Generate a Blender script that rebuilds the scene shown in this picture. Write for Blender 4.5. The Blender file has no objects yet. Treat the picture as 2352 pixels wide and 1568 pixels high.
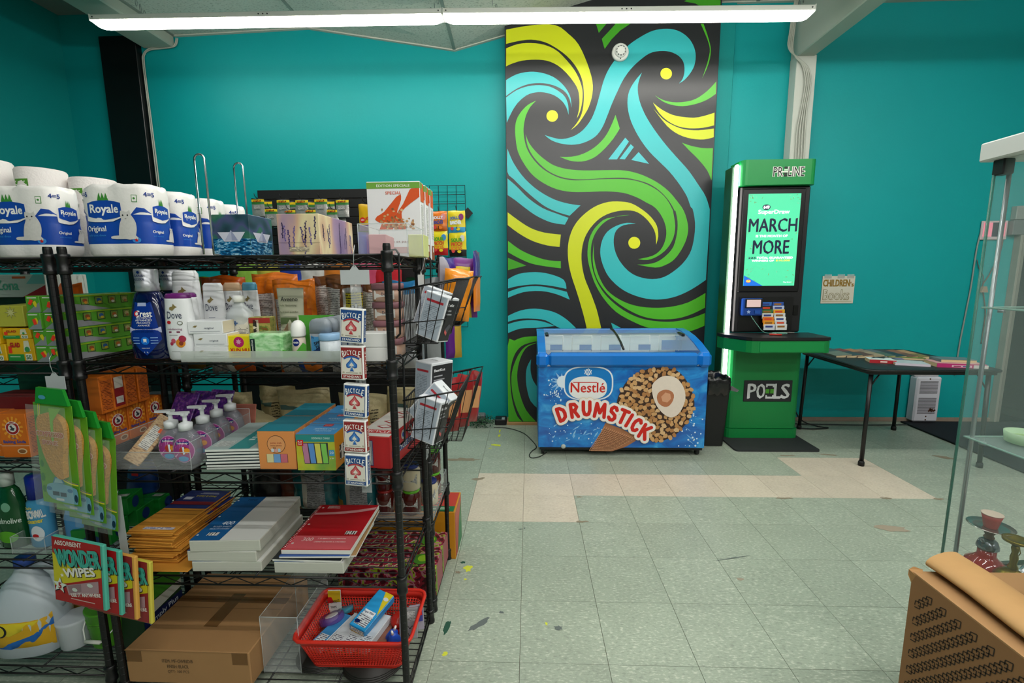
import bpy, math, random, mathutils
from mathutils import Vector, Matrix
random.seed(7)
PI = math.pi
scene = bpy.context.scene
COL = scene.collection
# ------------------------------------------------------------------ camera, world, exposure
cam_d = bpy.data.cameras.new('camera'); cam = bpy.data.objects.new('camera', cam_d); COL.objects.link(cam)
cam_d.sensor_width = 36.0; cam_d.lens = 16.126; cam_d.clip_start = 0.02; cam_d.clip_end = 60
YAW, PITCH, ROLL = math.radians(-2.1386), math.radians(8.2611), math.radians(0.4655)
fw = Vector((math.sin(YAW)*math.cos(PITCH), math.cos(YAW)*math.cos(PITCH), -math.sin(PITCH)))
rt = Vector((math.cos(YAW), -math.sin(YAW), 0)); dn = fw.cross(rt)
r2 = rt*math.cos(ROLL)+dn*math.sin(ROLL); d2 = -rt*math.sin(ROLL)+dn*math.cos(ROLL)
mw = Matrix.Identity(4)
for i in range(3):
    mw[i][0] = r2[i]; mw[i][1] = -d2[i]; mw[i][2] = -fw[i]
mw[0][3], mw[1][3], mw[2][3] = 0.0, 0.0, 1.325
cam.matrix_world = mw
scene.camera = cam
w = bpy.data.worlds.new('world'); scene.world = w; w.use_nodes = True
w.node_tree.nodes['Background'].inputs[0].default_value = (0.6, 0.65, 0.7, 1)
w.node_tree.nodes['Background'].inputs[1].default_value = 0.0
scene.view_settings.view_transform = 'Standard'; scene.view_settings.look = 'None'
scene.view_settings.gamma = 1.0; scene.view_settings.use_curve_mapping = False
scene.view_settings.exposure = 2.12
LAMP = 9.0          # emission of the fluorescent lenses

# ------------------------------------------------------------------ materials
def lin(h):
    h = h.lstrip('#'); o = []
    for i in (0, 2, 4):
        c = int(h[i:i+2], 16)/255; o.append(c/12.92 if c <= .04045 else ((c+.055)/1.055)**2.4)
    return (o[0], o[1], o[2], 1)
_mc = {}
def C(hx, rough=.5, metal=0, spec=.5, var=0, vs=30, bump=0, bs=200, alpha=1, trans=0, ior=1.45, emit=0, coat=0, stretch=None):
    """plain procedural paint: noise-varied base colour, optional bump"""
    k = (hx, rough, metal, spec, var, vs, bump, bs, alpha, trans, ior, emit, coat, stretch)
    if k in _mc: return _mc[k]
    m = bpy.data.materials.new('m_'+hx.lstrip('#')); m.use_nodes = True
    nt = m.node_tree; b = nt.nodes['Principled BSDF']; c = lin(hx)
    b.inputs['Base Color'].default_value = c; b.inputs['Roughness'].default_value = rough
    b.inputs['Metallic'].default_value = metal; b.inputs['Specular IOR Level'].default_value = spec
    b.inputs['Alpha'].default_value = alpha; b.inputs['Transmission Weight'].default_value = trans
    b.inputs['IOR'].default_value = ior; b.inputs['Coat Weight'].default_value = coat
    if emit:
        b.inputs['Emission Color'].default_value = c; b.inputs['Emission Strength'].default_value = emit
    if var or bump:
        tc = nt.nodes.new('ShaderNodeTexCoord'); src = tc.outputs['Object']
        if stretch:
            mp = nt.nodes.new('ShaderNodeMapping'); mp.inputs['Scale'].default_value = stretch
            nt.links.new(src, mp.inputs[0]); src = mp.outputs[0]
    if var:
        n = nt.nodes.new('ShaderNodeTexNoise'); n.inputs['Scale'].default_value = vs; n.inputs['Detail'].default_value = 4
        nt.links.new(src, n.inputs['Vector'])
        mx = nt.nodes.new('ShaderNodeMix'); mx.data_type = 'RGBA'
        mx.inputs[6].default_value = tuple(max(0, x*(1-var)) for x in c[:3])+(1,)
        mx.inputs[7].default_value = tuple(min(1, x*(1+var)) for x in c[:3])+(1,)
        nt.links.new(n.outputs['Fac'], mx.inputs[0]); nt.links.new(mx.outputs[2], b.inputs['Base Color'])
    if bump:
        n2 = nt.nodes.new('ShaderNodeTexNoise'); n2.inputs['Scale'].default_value = bs; n2.inputs['Detail'].default_value = 3
        nt.links.new(src, n2.inputs['Vector'])
        bp = nt.nodes.new('ShaderNodeBump'); bp.inputs['Strength'].default_value = bump; bp.inputs['Distance'].default_value = .01
        nt.links.new(n2.outputs['Fac'], bp.inputs['Height']); nt.links.new(bp.outputs[0], b.inputs['Normal'])
    _mc[k] = m
    return m
def ramp_mat(name, scale, stops, rough=.4, stretch=(1, 1, 1), detail=3, dist=0, tex='noise', interp='LINEAR', metal=0, coat=0, bump=0):
    """photo-like print: noise through a colour ramp"""
    k = (name,)
    if k in _mc: return _mc[k]
    m = bpy.data.materials.new(name); m.use_nodes = True; nt = m.node_tree; b = nt.nodes['Principled BSDF']
    b.inputs['Roughness'].default_value = rough; b.inputs['Metallic'].default_value = metal; b.inputs['Coat Weight'].default_value = coat
    tc = nt.nodes.new('ShaderNodeTexCoord'); mp = nt.nodes.new('ShaderNodeMapping'); mp.inputs['Scale'].default_value = stretch
    nt.links.new(tc.outputs['Object'], mp.inputs[0])
    if tex == 'voronoi':
        n = nt.nodes.new('ShaderNodeTexVoronoi'); n.inputs['Scale'].default_value = scale; out = n.outputs['Distance']
    elif tex == 'wave':
        n = nt.nodes.new('ShaderNodeTexWave'); n.inputs['Scale'].default_value = scale; n.inputs['Distortion'].default_value = dist
        n.inputs['Detail'].default_value = detail; out = n.outputs['Fac']
    else:
        n = nt.nodes.new('ShaderNodeTexNoise'); n.inputs['Scale'].default_value = scale; n.inputs['Detail'].default_value = detail
        n.inputs['Distortion'].default_value = dist; out = n.outputs['Fac']
    nt.links.new(mp.outputs[0], n.inputs['Vector'])
    r = nt.nodes.new('ShaderNodeValToRGB'); r.color_ramp.interpolation = interp
    e = r.color_ramp.elements
    while len(e) > 1: e.remove(e[-1])
    e[0].position = stops[0][0]; e[0].color = lin(stops[0][1])
    for p, h in stops[1:]:
        x = e.new(p); x.color = lin(h)
    nt.links.new(out, r.inputs[0]); nt.links.new(r.outputs[0], b.inputs['Base Color'])
    if bump:
        bp = nt.nodes.new('ShaderNodeBump'); bp.inputs['Strength'].default_value = bump; bp.inputs['Distance'].default_value = .005
        nt.links.new(out, bp.inputs['Height']); nt.links.new(bp.outputs[0], b.inputs['Normal'])
    _mc[k] = m
    return m
def fine(bg, fg, lines=260, rough=.5, axis=2, words=120):
    """rows of tiny unreadable small print"""
    k = ('fine', bg, fg, lines, axis, words, rough)
    if k in _mc: return _mc[k]
    m = bpy.data.materials.new('fine_print'); m.use_nodes = True; nt = m.node_tree; b = nt.nodes['Principled BSDF']
    b.inputs['Roughness'].default_value = rough
    tc = nt.nodes.new('ShaderNodeTexCoord')
    wv = nt.nodes.new('ShaderNodeTexWave'); wv.bands_direction = 'XYZ'[axis]; wv.inputs['Scale'].default_value = lines/6.283*1.0
    nt.links.new(tc.outputs['Object'], wv.inputs['Vector'])
    mp = nt.nodes.new('ShaderNodeMapping'); sc = [words, words, words]; sc[axis] = lines; mp.inputs['Scale'].default_value = sc
    nt.links.new(tc.outputs['Object'], mp.inputs[0])
    n = nt.nodes.new('ShaderNodeTexNoise'); n.inputs['Scale'].default_value = 1.0; n.inputs['Detail'].default_value = 1
    nt.links.new(mp.outputs[0], n.inputs['Vector'])
    g1 = nt.nodes.new('ShaderNodeMath'); g1.operation = 'GREATER_THAN'; g1.inputs[1].default_value = .55
    g2 = nt.nodes.new('ShaderNodeMath'); g2.operation = 'GREATER_THAN'; g2.inputs[1].default_value = .44
    nt.links.new(wv.outputs['Fac'], g1.inputs[0]); nt.links.new(n.outputs['Fac'], g2.inputs[0])
    mu = nt.nodes.new('ShaderNodeMath'); mu.operation = 'MULTIPLY'
    nt.links.new(g1.outputs[0], mu.inputs[0]); nt.links.new(g2.outputs[0], mu.inputs[1])
    mx = nt.nodes.new('ShaderNodeMix'); mx.data_type = 'RGBA'; mx.inputs[6].default_value = lin(bg); mx.inputs[7].default_value = lin(fg)
    nt.links.new(mu.outputs[0], mx.inputs[0]); nt.links.new(mx.outputs[2], b.inputs['Base Color'])
    _mc[k] = m
    return m
def glassy(hx='f2fbf8', alpha=.12, rough=.04, spec=.5):
    return C(hx, rough=rough, alpha=alpha, spec=spec)

# ------------------------------------------------------------------ shapes -> (verts, faces)
def gbox(x0, x1, y0, y1, z0, z1, b=0):
    if b <= 0:
        v = [(x0,y0,z0),(x1,y0,z0),(x1,y1,z0),(x0,y1,z0),(x0,y0,z1),(x1,y0,z1),(x1,y1,z1),(x0,y1,z1)]
        return v, [(3,2,1,0),(4,5,6,7),(0,1,5,4),(1,2,6,5),(2,3,7,6),(3,0,4,7)]
    b = min(b, (x1-x0)*.49, (y1-y0)*.49, (z1-z0)*.49)
    v = []; idx = {}
    xs, ys, zs = (x0, x1), (y0, y1), (z0, z1)
    for i in (0, 1):
        for j in (0, 1):
            for k in (0, 1):
                px, py, pz = xs[i], ys[j], zs[k]
                sx, sy, sz = (b if i == 0 else -b), (b if j == 0 else -b), (b if k == 0 else -b)
                for a, p in enumerate(((px, py+sy, pz+sz), (px+sx, py, pz+sz), (px+sx, py+sy, pz))):
                    idx[i, j, k, a] = len(v); v.append(p)
    I = lambda i, j, k, a: idx[i, j, k, a]
    f = []
    for i in (0, 1):
        q = [I(i,0,0,0), I(i,1,0,0), I(i,1,1,0), I(i,0,1,0)]; f.append(q if i else q[::-1])
    for j in (0, 1):
        q = [I(0,j,0,1), I(0,j,1,1), I(1,j,1,1), I(1,j,0,1)]; f.append(q if j else q[::-1])
    for k in (0, 1):
        q = [I(0,0,k,2), I(1,0,k,2), I(1,1,k,2), I(0,1,k,2)]; f.append(q if k else q[::-1])
    for j in (0, 1):
        for k in (0, 1):
            f.append([I(0,j,k,1), I(1,j,k,1), I(1,j,k,2), I(0,j,k,2)])
    for i in (0, 1):
        for k in (0, 1):
            f.append([I(i,0,k,0), I(i,1,k,0), I(i,1,k,2), I(i,0,k,2)])
    for i in (0, 1):
        for j in (0, 1):
            f.append([I(i,j,0,0), I(i,j,1,0), I(i,j,1,1), I(i,j,0,1)])
            for k in (0, 1): f.append([I(i,j,k,0), I(i,j,k,1), I(i,j,k,2)])
    return v, [tuple(t) for t in f]
def glathe(prof, n=20, sx=1, sy=1, pw=2.0):
    """profile (r, z) turned round Z; pw > 2 squares the section"""
    v = []; f = []
    for r, z in prof:
        for i in range(n):
            a = 2*PI*i/n; c, s = math.cos(a), math.sin(a)
            k = 1 if pw == 2 else (abs(c)**pw+abs(s)**pw)**(-1/pw)
            v.append((r*c*k*sx, r*s*k*sy, z))
    for j in range(len(prof)-1):
        for i in range(n):
            a, b = j*n+i, j*n+(i+1) % n
            f.append((a, b, b+n, a+n))
    if prof[0][0] > 1e-6: f.append(tuple(range(n))[::-1])
    if prof[-1][0] > 1e-6: f.append(tuple(range((len(prof)-1)*n, len(prof)*n)))
    return v, f
def gtube(pts, r, n=6, closed=False):
    P = [Vector(p) for p in pts]; v = []; f = []; N = len(P); up = None
    for i in range(N):
        if closed: t = P[(i+1) % N]-P[i-1]
        elif i == 0: t = P[1]-P[0]
        elif i == N-1: t = P[-1]-P[-2]
        else: t = (P[i+1]-P[i]).normalized()+(P[i]-P[i-1]).normalized()
        t = t.normalized() if t.length > 1e-9 else Vector((0, 0, 1))
        if up is None: up = Vector((0, 0, 1)) if abs(t.z) < .9 else Vector((1, 0, 0))
        s = t.cross(up)
        if s.length < 1e-6: s = t.cross(Vector((0, 1, 0)))
        s.normalize(); up = s.cross(t).normalized()
        rr = r[i] if isinstance(r, (list, tuple)) else r
        for k in range(n):
            a = 2*PI*k/n; v.append(tuple(P[i]+s*(rr*math.cos(a))+up*(rr*math.sin(a))))
    for i in range(N if closed else N-1):
        for k in range(n):
            a, b = i*n+k, i*n+(k+1) % n; c, d = ((i+1) % N)*n+(k+1) % n, ((i+1) % N)*n+k
            f.append((a, b, c, d))
    if not closed: f.append(tuple(range(n))[::-1]); f.append(tuple(range((N-1)*n, N*n)))
    return v, f
def gprism(poly, z0, z1):
    n = len(poly); v = [(x, y, z0) for x, y in poly]+[(x, y, z1) for x, y in poly]
    f = [tuple(range(n))[::-1], tuple(range(n, 2*n))]
    for i in range(n): f.append((i, (i+1) % n, n+(i+1) % n, n+i))
    return v, f
def gbag(wd, ht, dp, seed=0, nx=10, ny=14, wr=.12, seal=.05, squash=0):
    """a filled pouch standing on its lower seam, front towards -Y; returns verts, faces and (u, v, side) of each face"""
    rnd = random.Random(seed); ph = [rnd.uniform(0, 6.28) for _ in range(8)]
    v = []; f = []; uv = []
    for side in (0, 1):
        s = -1 if side == 0 else 1
        for j in range(ny+1):
            for i in range(nx+1):
                u, t = i/nx*2-1, j/ny
                vv = t*2-1
                prof = max(0, 1-abs(u)**3.0)**.6 * max(0, min(1, (1-abs(vv))/.34))**.6
                if t > 1-seal or t < seal*.6: prof *= .08
                w_ = wr*(math.sin(7*u+9*t+ph[0])*.5+math.sin(13*u-11*t+ph[1])*.35+math.sin(23*t+5*u+ph[2])*.25)
                y = s*dp/2*prof*(1+w_)
                pinch = 1-.10*prof*(1-abs(vv)) + .03*math.sin(14*t+ph[3])*.4
                x = u*wd/2*pinch
                z = ht*t + .012*ht*math.sin(4*u+ph[4])*(t**3)
                y += squash*ht*.10*math.sin(3*t+ph[5])*t
                v.append((x, y, z))
    N = (nx+1)*(ny+1)
    for side in (0, 1):
        o = side*N
        for j in range(ny):
            for i in range(nx):
                a = o+j*(nx+1)+i; q = (a, a+1, a+nx+2, a+nx+1)
                f.append(q if side == 0 else q[::-1]); uv.append(((i+.5)/nx, (j+.5)/ny, side))
    return v, f, uv
class Fr:
    """a flat face: (a, b) -> o + a u + b v, normal u x v"""
    def __init__(s, o, u, v):
        s.o = Vector(o); s.u = Vector(u); s.v = Vector(v); s.n = s.u.cross(s.v).normalized()
    def p(s, a, b, off=0): return tuple(s.o+s.u*a+s.v*b+s.n*off)
class CFr:
    """a print frame bent round an upright body: outline points (x, y) anticlockwise seen from above, arc length 0 at the front"""
    def __init__(s, pts, step=.012, vstep=.03, z0=0, scale=None):
        s.step, s.vstep, s.z0, s.scale = step, vstep, z0, scale
        n = len(pts); i0 = min((i for i in range(n) if pts[i][1] < 0), key=lambda i: abs(pts[i][0]))
        s.pts = [Vector(pts[(i0+k) % n]) for k in range(n+1)]
        s.d = [0]
        for k in range(n): s.d.append(s.d[-1]+(s.pts[k+1]-s.pts[k]).length)
    def p(s, a, b, off=0):
        L = s.d[-1]; a = a % L; k = 0
        lo, hi = 0, len(s.d)-1
        while hi-lo > 1:
            m = (lo+hi)//2
            if s.d[m] <= a: lo = m
            else: hi = m
        t = (a-s.d[lo])/max(1e-9, s.d[hi]-s.d[lo]); q = s.pts[lo].lerp(s.pts[hi], t); e = (s.pts[hi]-s.pts[lo]).normalized()
        k = s.scale(b+s.z0) if s.scale else 1
        return (q.x*k+e.y*off, q.y*k-e.x*off, b+s.z0)
def ring(r, sx=1, sy=1, pw=2.0, n=48):
    out = []
    for i in range(n):
        a = 2*PI*i/n; c, q = math.cos(a), math.sin(a); k = 1 if pw == 2 else (abs(c)**pw+abs(q)**pw)**(-1/pw)
        out.append((r*c*k*sx, r*q*k*sy))
    return out
def interp(prof):
    """radius of a turned profile at height z"""
    def f(z):
        for (r0, z0), (r1, z1) in zip(prof, prof[1:]):
            if z0 <= z <= z1 and z1 > z0: return r0+(r1-r0)*(z-z0)/(z1-z0)
        return prof[-1][0]
    return f
def bottle_frame(prof, sx=1, sy=1, pw=2.0, step=.008, vstep=.02):
    f = interp(prof); return CFr(ring(1, sx, sy, pw), step, vstep, 0, f)._scaled(max(r for r, z in prof))
def _scaled(s, R):
    s.d = [x*R for x in s.d]; s.R = R; return s
CFr._scaled = _scaled
_tc = {}
def text_mesh(t, bold):
    k = (t, bold)
    if k in _tc: return _tc[k]
    c = bpy.data.curves.new('lettering', 'FONT'); c.body = t; c.size = 1; c.resolution_u = 2; c.offset = bold
    o = bpy.data.objects.new('lettering', c); m = o.to_mesh()
    v = [(p.co.x, p.co.y) for p in m.vertices]; f = [tuple(p.vertices) for p in m.polygons]
    flip = [p.normal.z < 0 for p in m.polygons]
    f = [q[::-1] if fl else q for q, fl in zip(f, flip)]
    o.to_mesh_clear(); bpy.data.objects.remove(o); bpy.data.curves.remove(c)
    xs = [p[0] for p in v] or [0]; ys = [p[1] for p in v] or [0]
    _tc[k] = (v, f, min(xs), max(xs), min(ys), max(ys))
    return _tc[k]
EPS = .0007
class MB:
    def __init__(s): s.v = []; s.f = []; s.fm = []; s.fs = []; s.mats = []
    def mi(s, m):
        if m not in s.mats: s.mats.append(m)
        return s.mats.index(m)
    def add(s, g, m, M=None, smooth=False):
        v, f = g[0], g[1]; o = len(s.v); i = s.mi(m)
        s.v += [tuple(M @ Vector(p)) for p in v] if M is not None else list(v)
        for q in f: s.f.append(tuple(o+k for k in q)); s.fm.append(i); s.fs.append(smooth)
        return s
    def box(s, x0, x1, y0, y1, z0, z1, m, b=0, M=None): return s.add(gbox(x0, x1, y0, y1, z0, z1, b), m, M)
    def tube(s, pts, r, m, n=6, closed=False, M=None): return s.add(gtube(pts, r, n, closed), m, M, True)
    def lathe(s, prof, m, n=20, M=None, sx=1, sy=1, pw=2.0): return s.add(glathe(prof, n, sx, sy, pw), m, M, True)
    def poly(s, fr, pts, m, off=EPS):
        if getattr(fr, 'step', 0):
            n = len(pts); st = fr.step; xs = [p[0] for p in pts]; ys = [p[1] for p in pts]; V = [Vector(p) for p in pts]
            a = min(xs)+st*.5
            while a < max(xs):
                b = min(ys)+fr.vstep*.5
                while b < max(ys): V.append(Vector((a, b))); b += fr.vstep
                a += st
            r = mathutils.geometry.delaunay_2d_cdt(V, [], [list(range(n))], 1, 1e-6)
            return s.add(([fr.p(q.x, q.y, off) for q in r[0]], [tuple(q) for q in r[2]]), m, None, True)
        return s.add(([fr.p(a, b, off) for a, b in pts], [tuple(range(len(pts)))]), m)
    def rect(s, fr, x, y, w_, h_, m, off=EPS): return s.poly(fr, [(x, y), (x+w_, y), (x+w_, y+h_), (x, y+h_)], m, off)
    def disc(s, fr, cx, cy, r, m, off=EPS, ry=None, n=20, pw=2.0):
        ry = ry or r; pts = []
        for i in range(n):
            a = 2*PI*i/n; c, q = math.cos(a), math.sin(a); k = 1 if pw == 2 else (abs(c)**pw+abs(q)**pw)**(-1/pw)
            pts.append((cx+r*c*k, cy+ry*q*k))
        return s.poly(fr, pts, m, off)
    def star(s, fr, cx, cy, r, ri, n, m, off=EPS, rot=0):
        return s.poly(fr, [(cx+(r if i % 2 == 0 else ri)*math.sin(PI*i/n+rot), cy+(r if i % 2 == 0 else ri)*math.cos(PI*i/n+rot)) for i in range(2*n)], m, off)
    def text(s, fr, t, cx, cy, w_, h_, m, off=None, rot=0, bold=.012, skew=0):
        v, f, x0, x1, y0, y1 = text_mesh(t, min(0, bold))
        if not v: return s
        off = off or EPS*2
        kx, ky = w_/max(1e-6, x1-x0), h_/max(1e-6, y1-y0); c, q = math.cos(rot), math.sin(rot); out = []
        for x, y in v:
            a, b = (x-(x0+x1)/2)*kx, (y-(y0+y1)/2)*ky; a += skew*b
            out.append((cx+a*c-b*q, cy+a*q+b*c))
        sh = [(0, 0)] if bold < .01 else [(-1, -.6), (1, .6), (0, 0)] if bold < .03 else [(-1, -.7), (1, -.7), (-1, .7), (1, .7)]
        for i, (dx, dy) in enumerate(sh):      # heavy letters: shifted copies, each a hair above the last
            e = bold*ky*.8; dx, dy = dx*e, dy*e
            s.add(([fr.p(a+dx*c-dy*q, b+dx*q+dy*c, off+.00002*i) for a, b in out], f), m)
        return s
    def mesh(s, name):
        me = bpy.data.meshes.new(name); me.from_pydata(s.v, [], s.f)
        for m in s.mats: me.materials.append(m)
        me.polygons.foreach_set('material_index', s.fm); me.polygons.foreach_set('use_smooth', s.fs)
        me.update()
        return me
    def ob(s, name, parent=None, loc=(0, 0, 0), rot=(0, 0, 0)):
        o = bpy.data.objects.new(name, s.mesh(name)); COL.objects.link(o)
        o.location = loc; o.rotation_euler = rot
        if parent is not None: o.parent = parent
        return o
def fix_normals(me):
    import bmesh
    bm = bmesh.new(); bm.from_mesh(me); bmesh.ops.recalc_face_normals(bm, faces=bm.faces); bm.to_mesh(me); bm.free()
def tag(o, label=None, cat=None, group=None, kind=None):
    if label: o['label'] = label
    if cat: o['category'] = cat
    if group: o['group'] = group
    if kind: o['kind'] = kind
    return o
def thing(name, label, cat, loc=(0, 0, 0), rz=0, group=None):
    o = bpy.data.objects.new(name, None); COL.objects.link(o); o.empty_display_size = .05
    o.location = loc; o.rotation_euler = (0, 0, rz)
    return tag(o, label, cat, group)
def dup(root, loc=None, rot=None, label=None, group=None):
    r = root.copy(); COL.objects.link(r)
    if loc is not None: r.location = loc
    if rot is not None: r.rotation_euler = rot
    if label: r['label'] = label
    if group: r['group'] = group
    for ch in list(root.children):
        c = ch.copy(); COL.objects.link(c); c.parent = r
        for g in list(ch.children):
            d = g.copy(); COL.objects.link(d); d.parent = c
    return r
def faces(w_, d, h):
    """print frames of a carton whose base centre is the origin"""
    return dict(front=Fr((-w_/2, -d/2, 0), (1, 0, 0), (0, 0, 1)), right=Fr((w_/2, -d/2, 0), (0, 1, 0), (0, 0, 1)),
                left=Fr((-w_/2, d/2, 0), (0, -1, 0), (0, 0, 1)), back=Fr((w_/2, d/2, 0), (-1, 0, 0), (0, 0, 1)),
                top=Fr((-w_/2, -d/2, h), (1, 0, 0), (0, 1, 0)))
def carton(name, label, cat, w_, d, h, m, loc, rz=0, group=None, b=.0015, rot=None):
    o = MB().box(-w_/2, w_/2, -d/2, d/2, 0, h, m, b).ob(name, None, loc, rot or (0, 0, rz))
    tag(o, label, cat, group)
    return o, faces(w_, d, h)
def spline(pts, k=4, closed=True):
    """Catmull-Rom, corners kept sharp"""
    n = len(pts); out = []
    for i in range(n):
        p0, p1, p2, p3 = (Vector(pts[(i+j-1) % n]) for j in range(4))
        a = (p1-p0); b = (p2-p1); c = (p3-p2)
        def ang(u, v):
            return u.angle(v) if u.length > 1e-9 and v.length > 1e-9 else 0
        t1 = Vector((0, 0)) if ang(a, b) > .9 else (p2-p0)*.5
        t2 = Vector((0, 0)) if ang(b, c) > .9 else (p3-p1)*.5
        for s_ in range(k):
            t = s_/k; h1 = 2*t**3-3*t**2+1; h2 = -2*t**3+3*t**2; h3 = t**3-2*t**2+t; h4 = t**3-t**2
            q = p1*h1+p2*h2+t1*h3+t2*h4
            if t1.length == 0 and t2.length == 0: q = p1.lerp(p2, t)
            out.append((q.x, q.y))
    return out
WHITE = C('f2f2ee', .45); BLACK = C('111214', .4); INK = C('1c1c20', .6); BLKMET = C('0b0b0c', .42, .0, .5)
RED = C('c4161c', .45); CHROME = C('c8ccd0', .18, 1.0)
# ================================================================== THE ROOM
def struct(name, mb, parent=None):
    o = mb.ob(name, parent)
    if parent is None: o['kind'] = 'structure'
    return o
TEAL = C('049b9c', .5, spec=.35, var=.05, vs=2.2, bump=.06, bs=60)
TEALD = C('048c8a', .55, spec=.35, var=.05, vs=2.0, bump=.06, bs=60)
OFFW = C('b9bfb4', .6, var=.06, vs=5)
WY = 4.10
# floor slab under the tiles
struct('floor', MB().box(-4.1, 4.8, -4.5, WY+.1, -.12, -.004, C('5a4a3c', .8, var=.2, vs=8)))
floor = bpy.data.objects['floor']
def tile_mat(name, base, fleck, dark):
    m = bpy.data.materials.new(name); m.use_nodes = True; nt = m.node_tree; b = nt.nodes['Principled BSDF']
    b.inputs['Roughness'].default_value = .38
    tc = nt.nodes.new('ShaderNodeTexCoord'); oi = nt.nodes.new('ShaderNodeObjectInfo')
    ad = nt.nodes.new('ShaderNodeVectorMath'); ad.operation = 'ADD'
    ml = nt.nodes.new('ShaderNodeVectorMath'); ml.operation = 'SCALE'; ml.inputs[3].default_value = 13.0
    cb = nt.nodes.new('ShaderNodeCombineXYZ'); nt.links.new(oi.outputs['Random'], cb.inputs[0]); nt.links.new(oi.outputs['Random'], cb.inputs[2])
    nt.links.new(cb.outputs[0], ml.inputs[0]); nt.links.new(tc.outputs['Object'], ad.inputs[0]); nt.links.new(ml.outputs[0], ad.inputs[1])
    mp = nt.nodes.new('ShaderNodeMapping'); mp.inputs['Scale'].default_value = (70, 150, 70); nt.links.new(ad.outputs[0], mp.inputs[0])
    n1 = nt.nodes.new('ShaderNodeTexNoise'); n1.inputs['Scale'].default_value = 1; n1.inputs['Detail'].default_value = 2; nt.links.new(mp.outputs[0], n1.inputs['Vector'])
    r1 = nt.nodes.new('ShaderNodeValToRGB'); e = r1.color_ramp.elements
    e[0].position = .28; e[0].color = lin(dark); e[1].position = .44; e[1].color = lin(base)
    x = e.new(.56); x.color = lin(base); x = e.new(.70); x.color = lin(fleck)
    nt.links.new(n1.outputs['Fac'], r1.inputs[0])
    n2 = nt.nodes.new('ShaderNodeTexNoise'); n2.inputs['Scale'].default_value = 7; n2.inputs['Detail'].default_value = 5; nt.links.new(ad.outputs[0], n2.inputs['Vector'])
    r2_ = nt.nodes.new('ShaderNodeMapRange'); r2_.inputs[1].default_value = .3; r2_.inputs[2].default_value = .75; r2_.inputs[3].default_value = .93; r2_.inputs[4].default_value = 1.06
    nt.links.new(n2.outputs['Fac'], r2_.inputs[0])
    r3 = nt.nodes.new('ShaderNodeMapRange'); r3.inputs[3].default_value = .95; r3.inputs[4].default_value = 1.04; nt.links.new(oi.outputs['Random'], r3.inputs[0])
    mm = nt.nodes.new('ShaderNodeMath'); mm.operation = 'MULTIPLY'; nt.links.new(r2_.outputs[0], mm.inputs[0]); nt.links.new(r3.outputs[0], mm.inputs[1])
    mx = nt.nodes.new('ShaderNodeVectorMath'); mx.operation = 'SCALE'; nt.links.new(r1.outputs[0], mx.inputs[0]); nt.links.new(mm.outputs[0], mx.inputs[3])
    nt.links.new(mx.outputs[0], b.inputs['Base Color'])
    return m
T_GREEN = tile_mat('vinyl_tile_sage', '98a292', 'b8beae', '868f81')
T_WHITE = tile_mat('vinyl_tile_cream', 'c8bcaa', 'd2c8b8', 'b4a896')
S, X0, Y0 = .305, -.3394, 1.4095
def tile_mesh(sx, sy, m, nm):
    return MB().box(0, sx-.0014, 0, sy-.0014, -.004, 0, m, .0004).mesh(nm)
tm = {k: tile_mesh(S, S, m, 'floor_tile') for k, m in (('g', T_GREEN), ('w', T_WHITE))}
tend = tile_mesh(S, WY-(Y0+8*S), T_GREEN, 'floor_tile')
whites = {(c, 4) for c in range(0, 9)} | {(0, 3), (1, 3), (7, 5), (8, 5)}
for r in range(-3, 9):
    for c in range(-6, 15):
        if r < 0 and (c < -4 or c > 6): continue
        me = tend if r == 8 else tm['w' if (c, r) in whites else 'g']
        o = bpy.data.objects.new('floor_tile', me); COL.objects.link(o); o.parent = floor
        o.location = (X0+c*S, Y0+r*S, random.uniform(-.0006, 0))
rest = MB()
for r in range(-19, 9):
    for c in range(-12, 17):
        if -3 <= r and -6 <= c < 15 and not (r < 0 and (c < -4 or c > 6)): continue
        x0, y0 = X0+c*S, Y0+r*S
        rest.box(max(-4.0, x0), min(4.7, x0+S-.002), y0, min(WY, y0+S-.002), -.004, 0, T_GREEN)
o = rest.ob('floor_tile_field', floor); o['kind'] = 'stuff'
# stains and paint drips on the floor
def stain(pts, m, nm='floor_stain', z=.0006):
    MB().poly(Fr((0, 0, 0), (1, 0, 0), (0, 1, 0)), pts, m, z).ob(nm, floor)
def blob(cx, cy, r, seed, n=14, ex=1.0, ey=1.0, j=.35, a=0):
    rd = random.Random(seed); out = []
    for i in range(n):
        t = 2*PI*i/n; q = r*(1+rd.uniform(-j, j)); x, y = q*math.cos(t)*ex, q*math.sin(t)*ey
        out.append((cx+x*math.cos(a)-y*math.sin(a), cy+x*math.sin(a)+y*math.cos(a)))
    return out
YEL = C('c9cf3a', .6); GRND = C('1d4a39', .6); GRY = C('5c6462', .6); BRN = C('867c68', .8); RUST = C('988c7a', .8)
stain(blob(-0.281, 1.916, 0.02, 1, ex=1, ey=1.1, a=0), YEL, z=0.00052)
stain(blob(-0.283, 1.84, 0.006, 2, ex=1, ey=1, a=0), YEL, z=0.00054)
stain(blob(-0.311, 1.96, 0.01, 3, ex=1.3, ey=0.8, a=0), GRND, z=0.00056)
stain(blob(-0.313, 1.562, 0.016, 4, ex=0.7, ey=2.6, a=-0.12), GRND, z=0.00058)
stain(blob(-0.3, 1.437, 0.009, 5, ex=1, ey=1, a=0), YEL, z=0.00060)
stain(blob(-0.195, 1.58, 0.017, 6, ex=2.6, ey=0.8, a=0.75), GRY, z=0.00062)
stain(blob(-0.113, 1.644, 0.01, 7, ex=1.1, ey=0.7, a=0), GRY, z=0.00064)
stain(blob(0.108, 1.569, 0.012, 8, ex=1.2, ey=1, a=0), GRY, z=0.00066)
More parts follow.
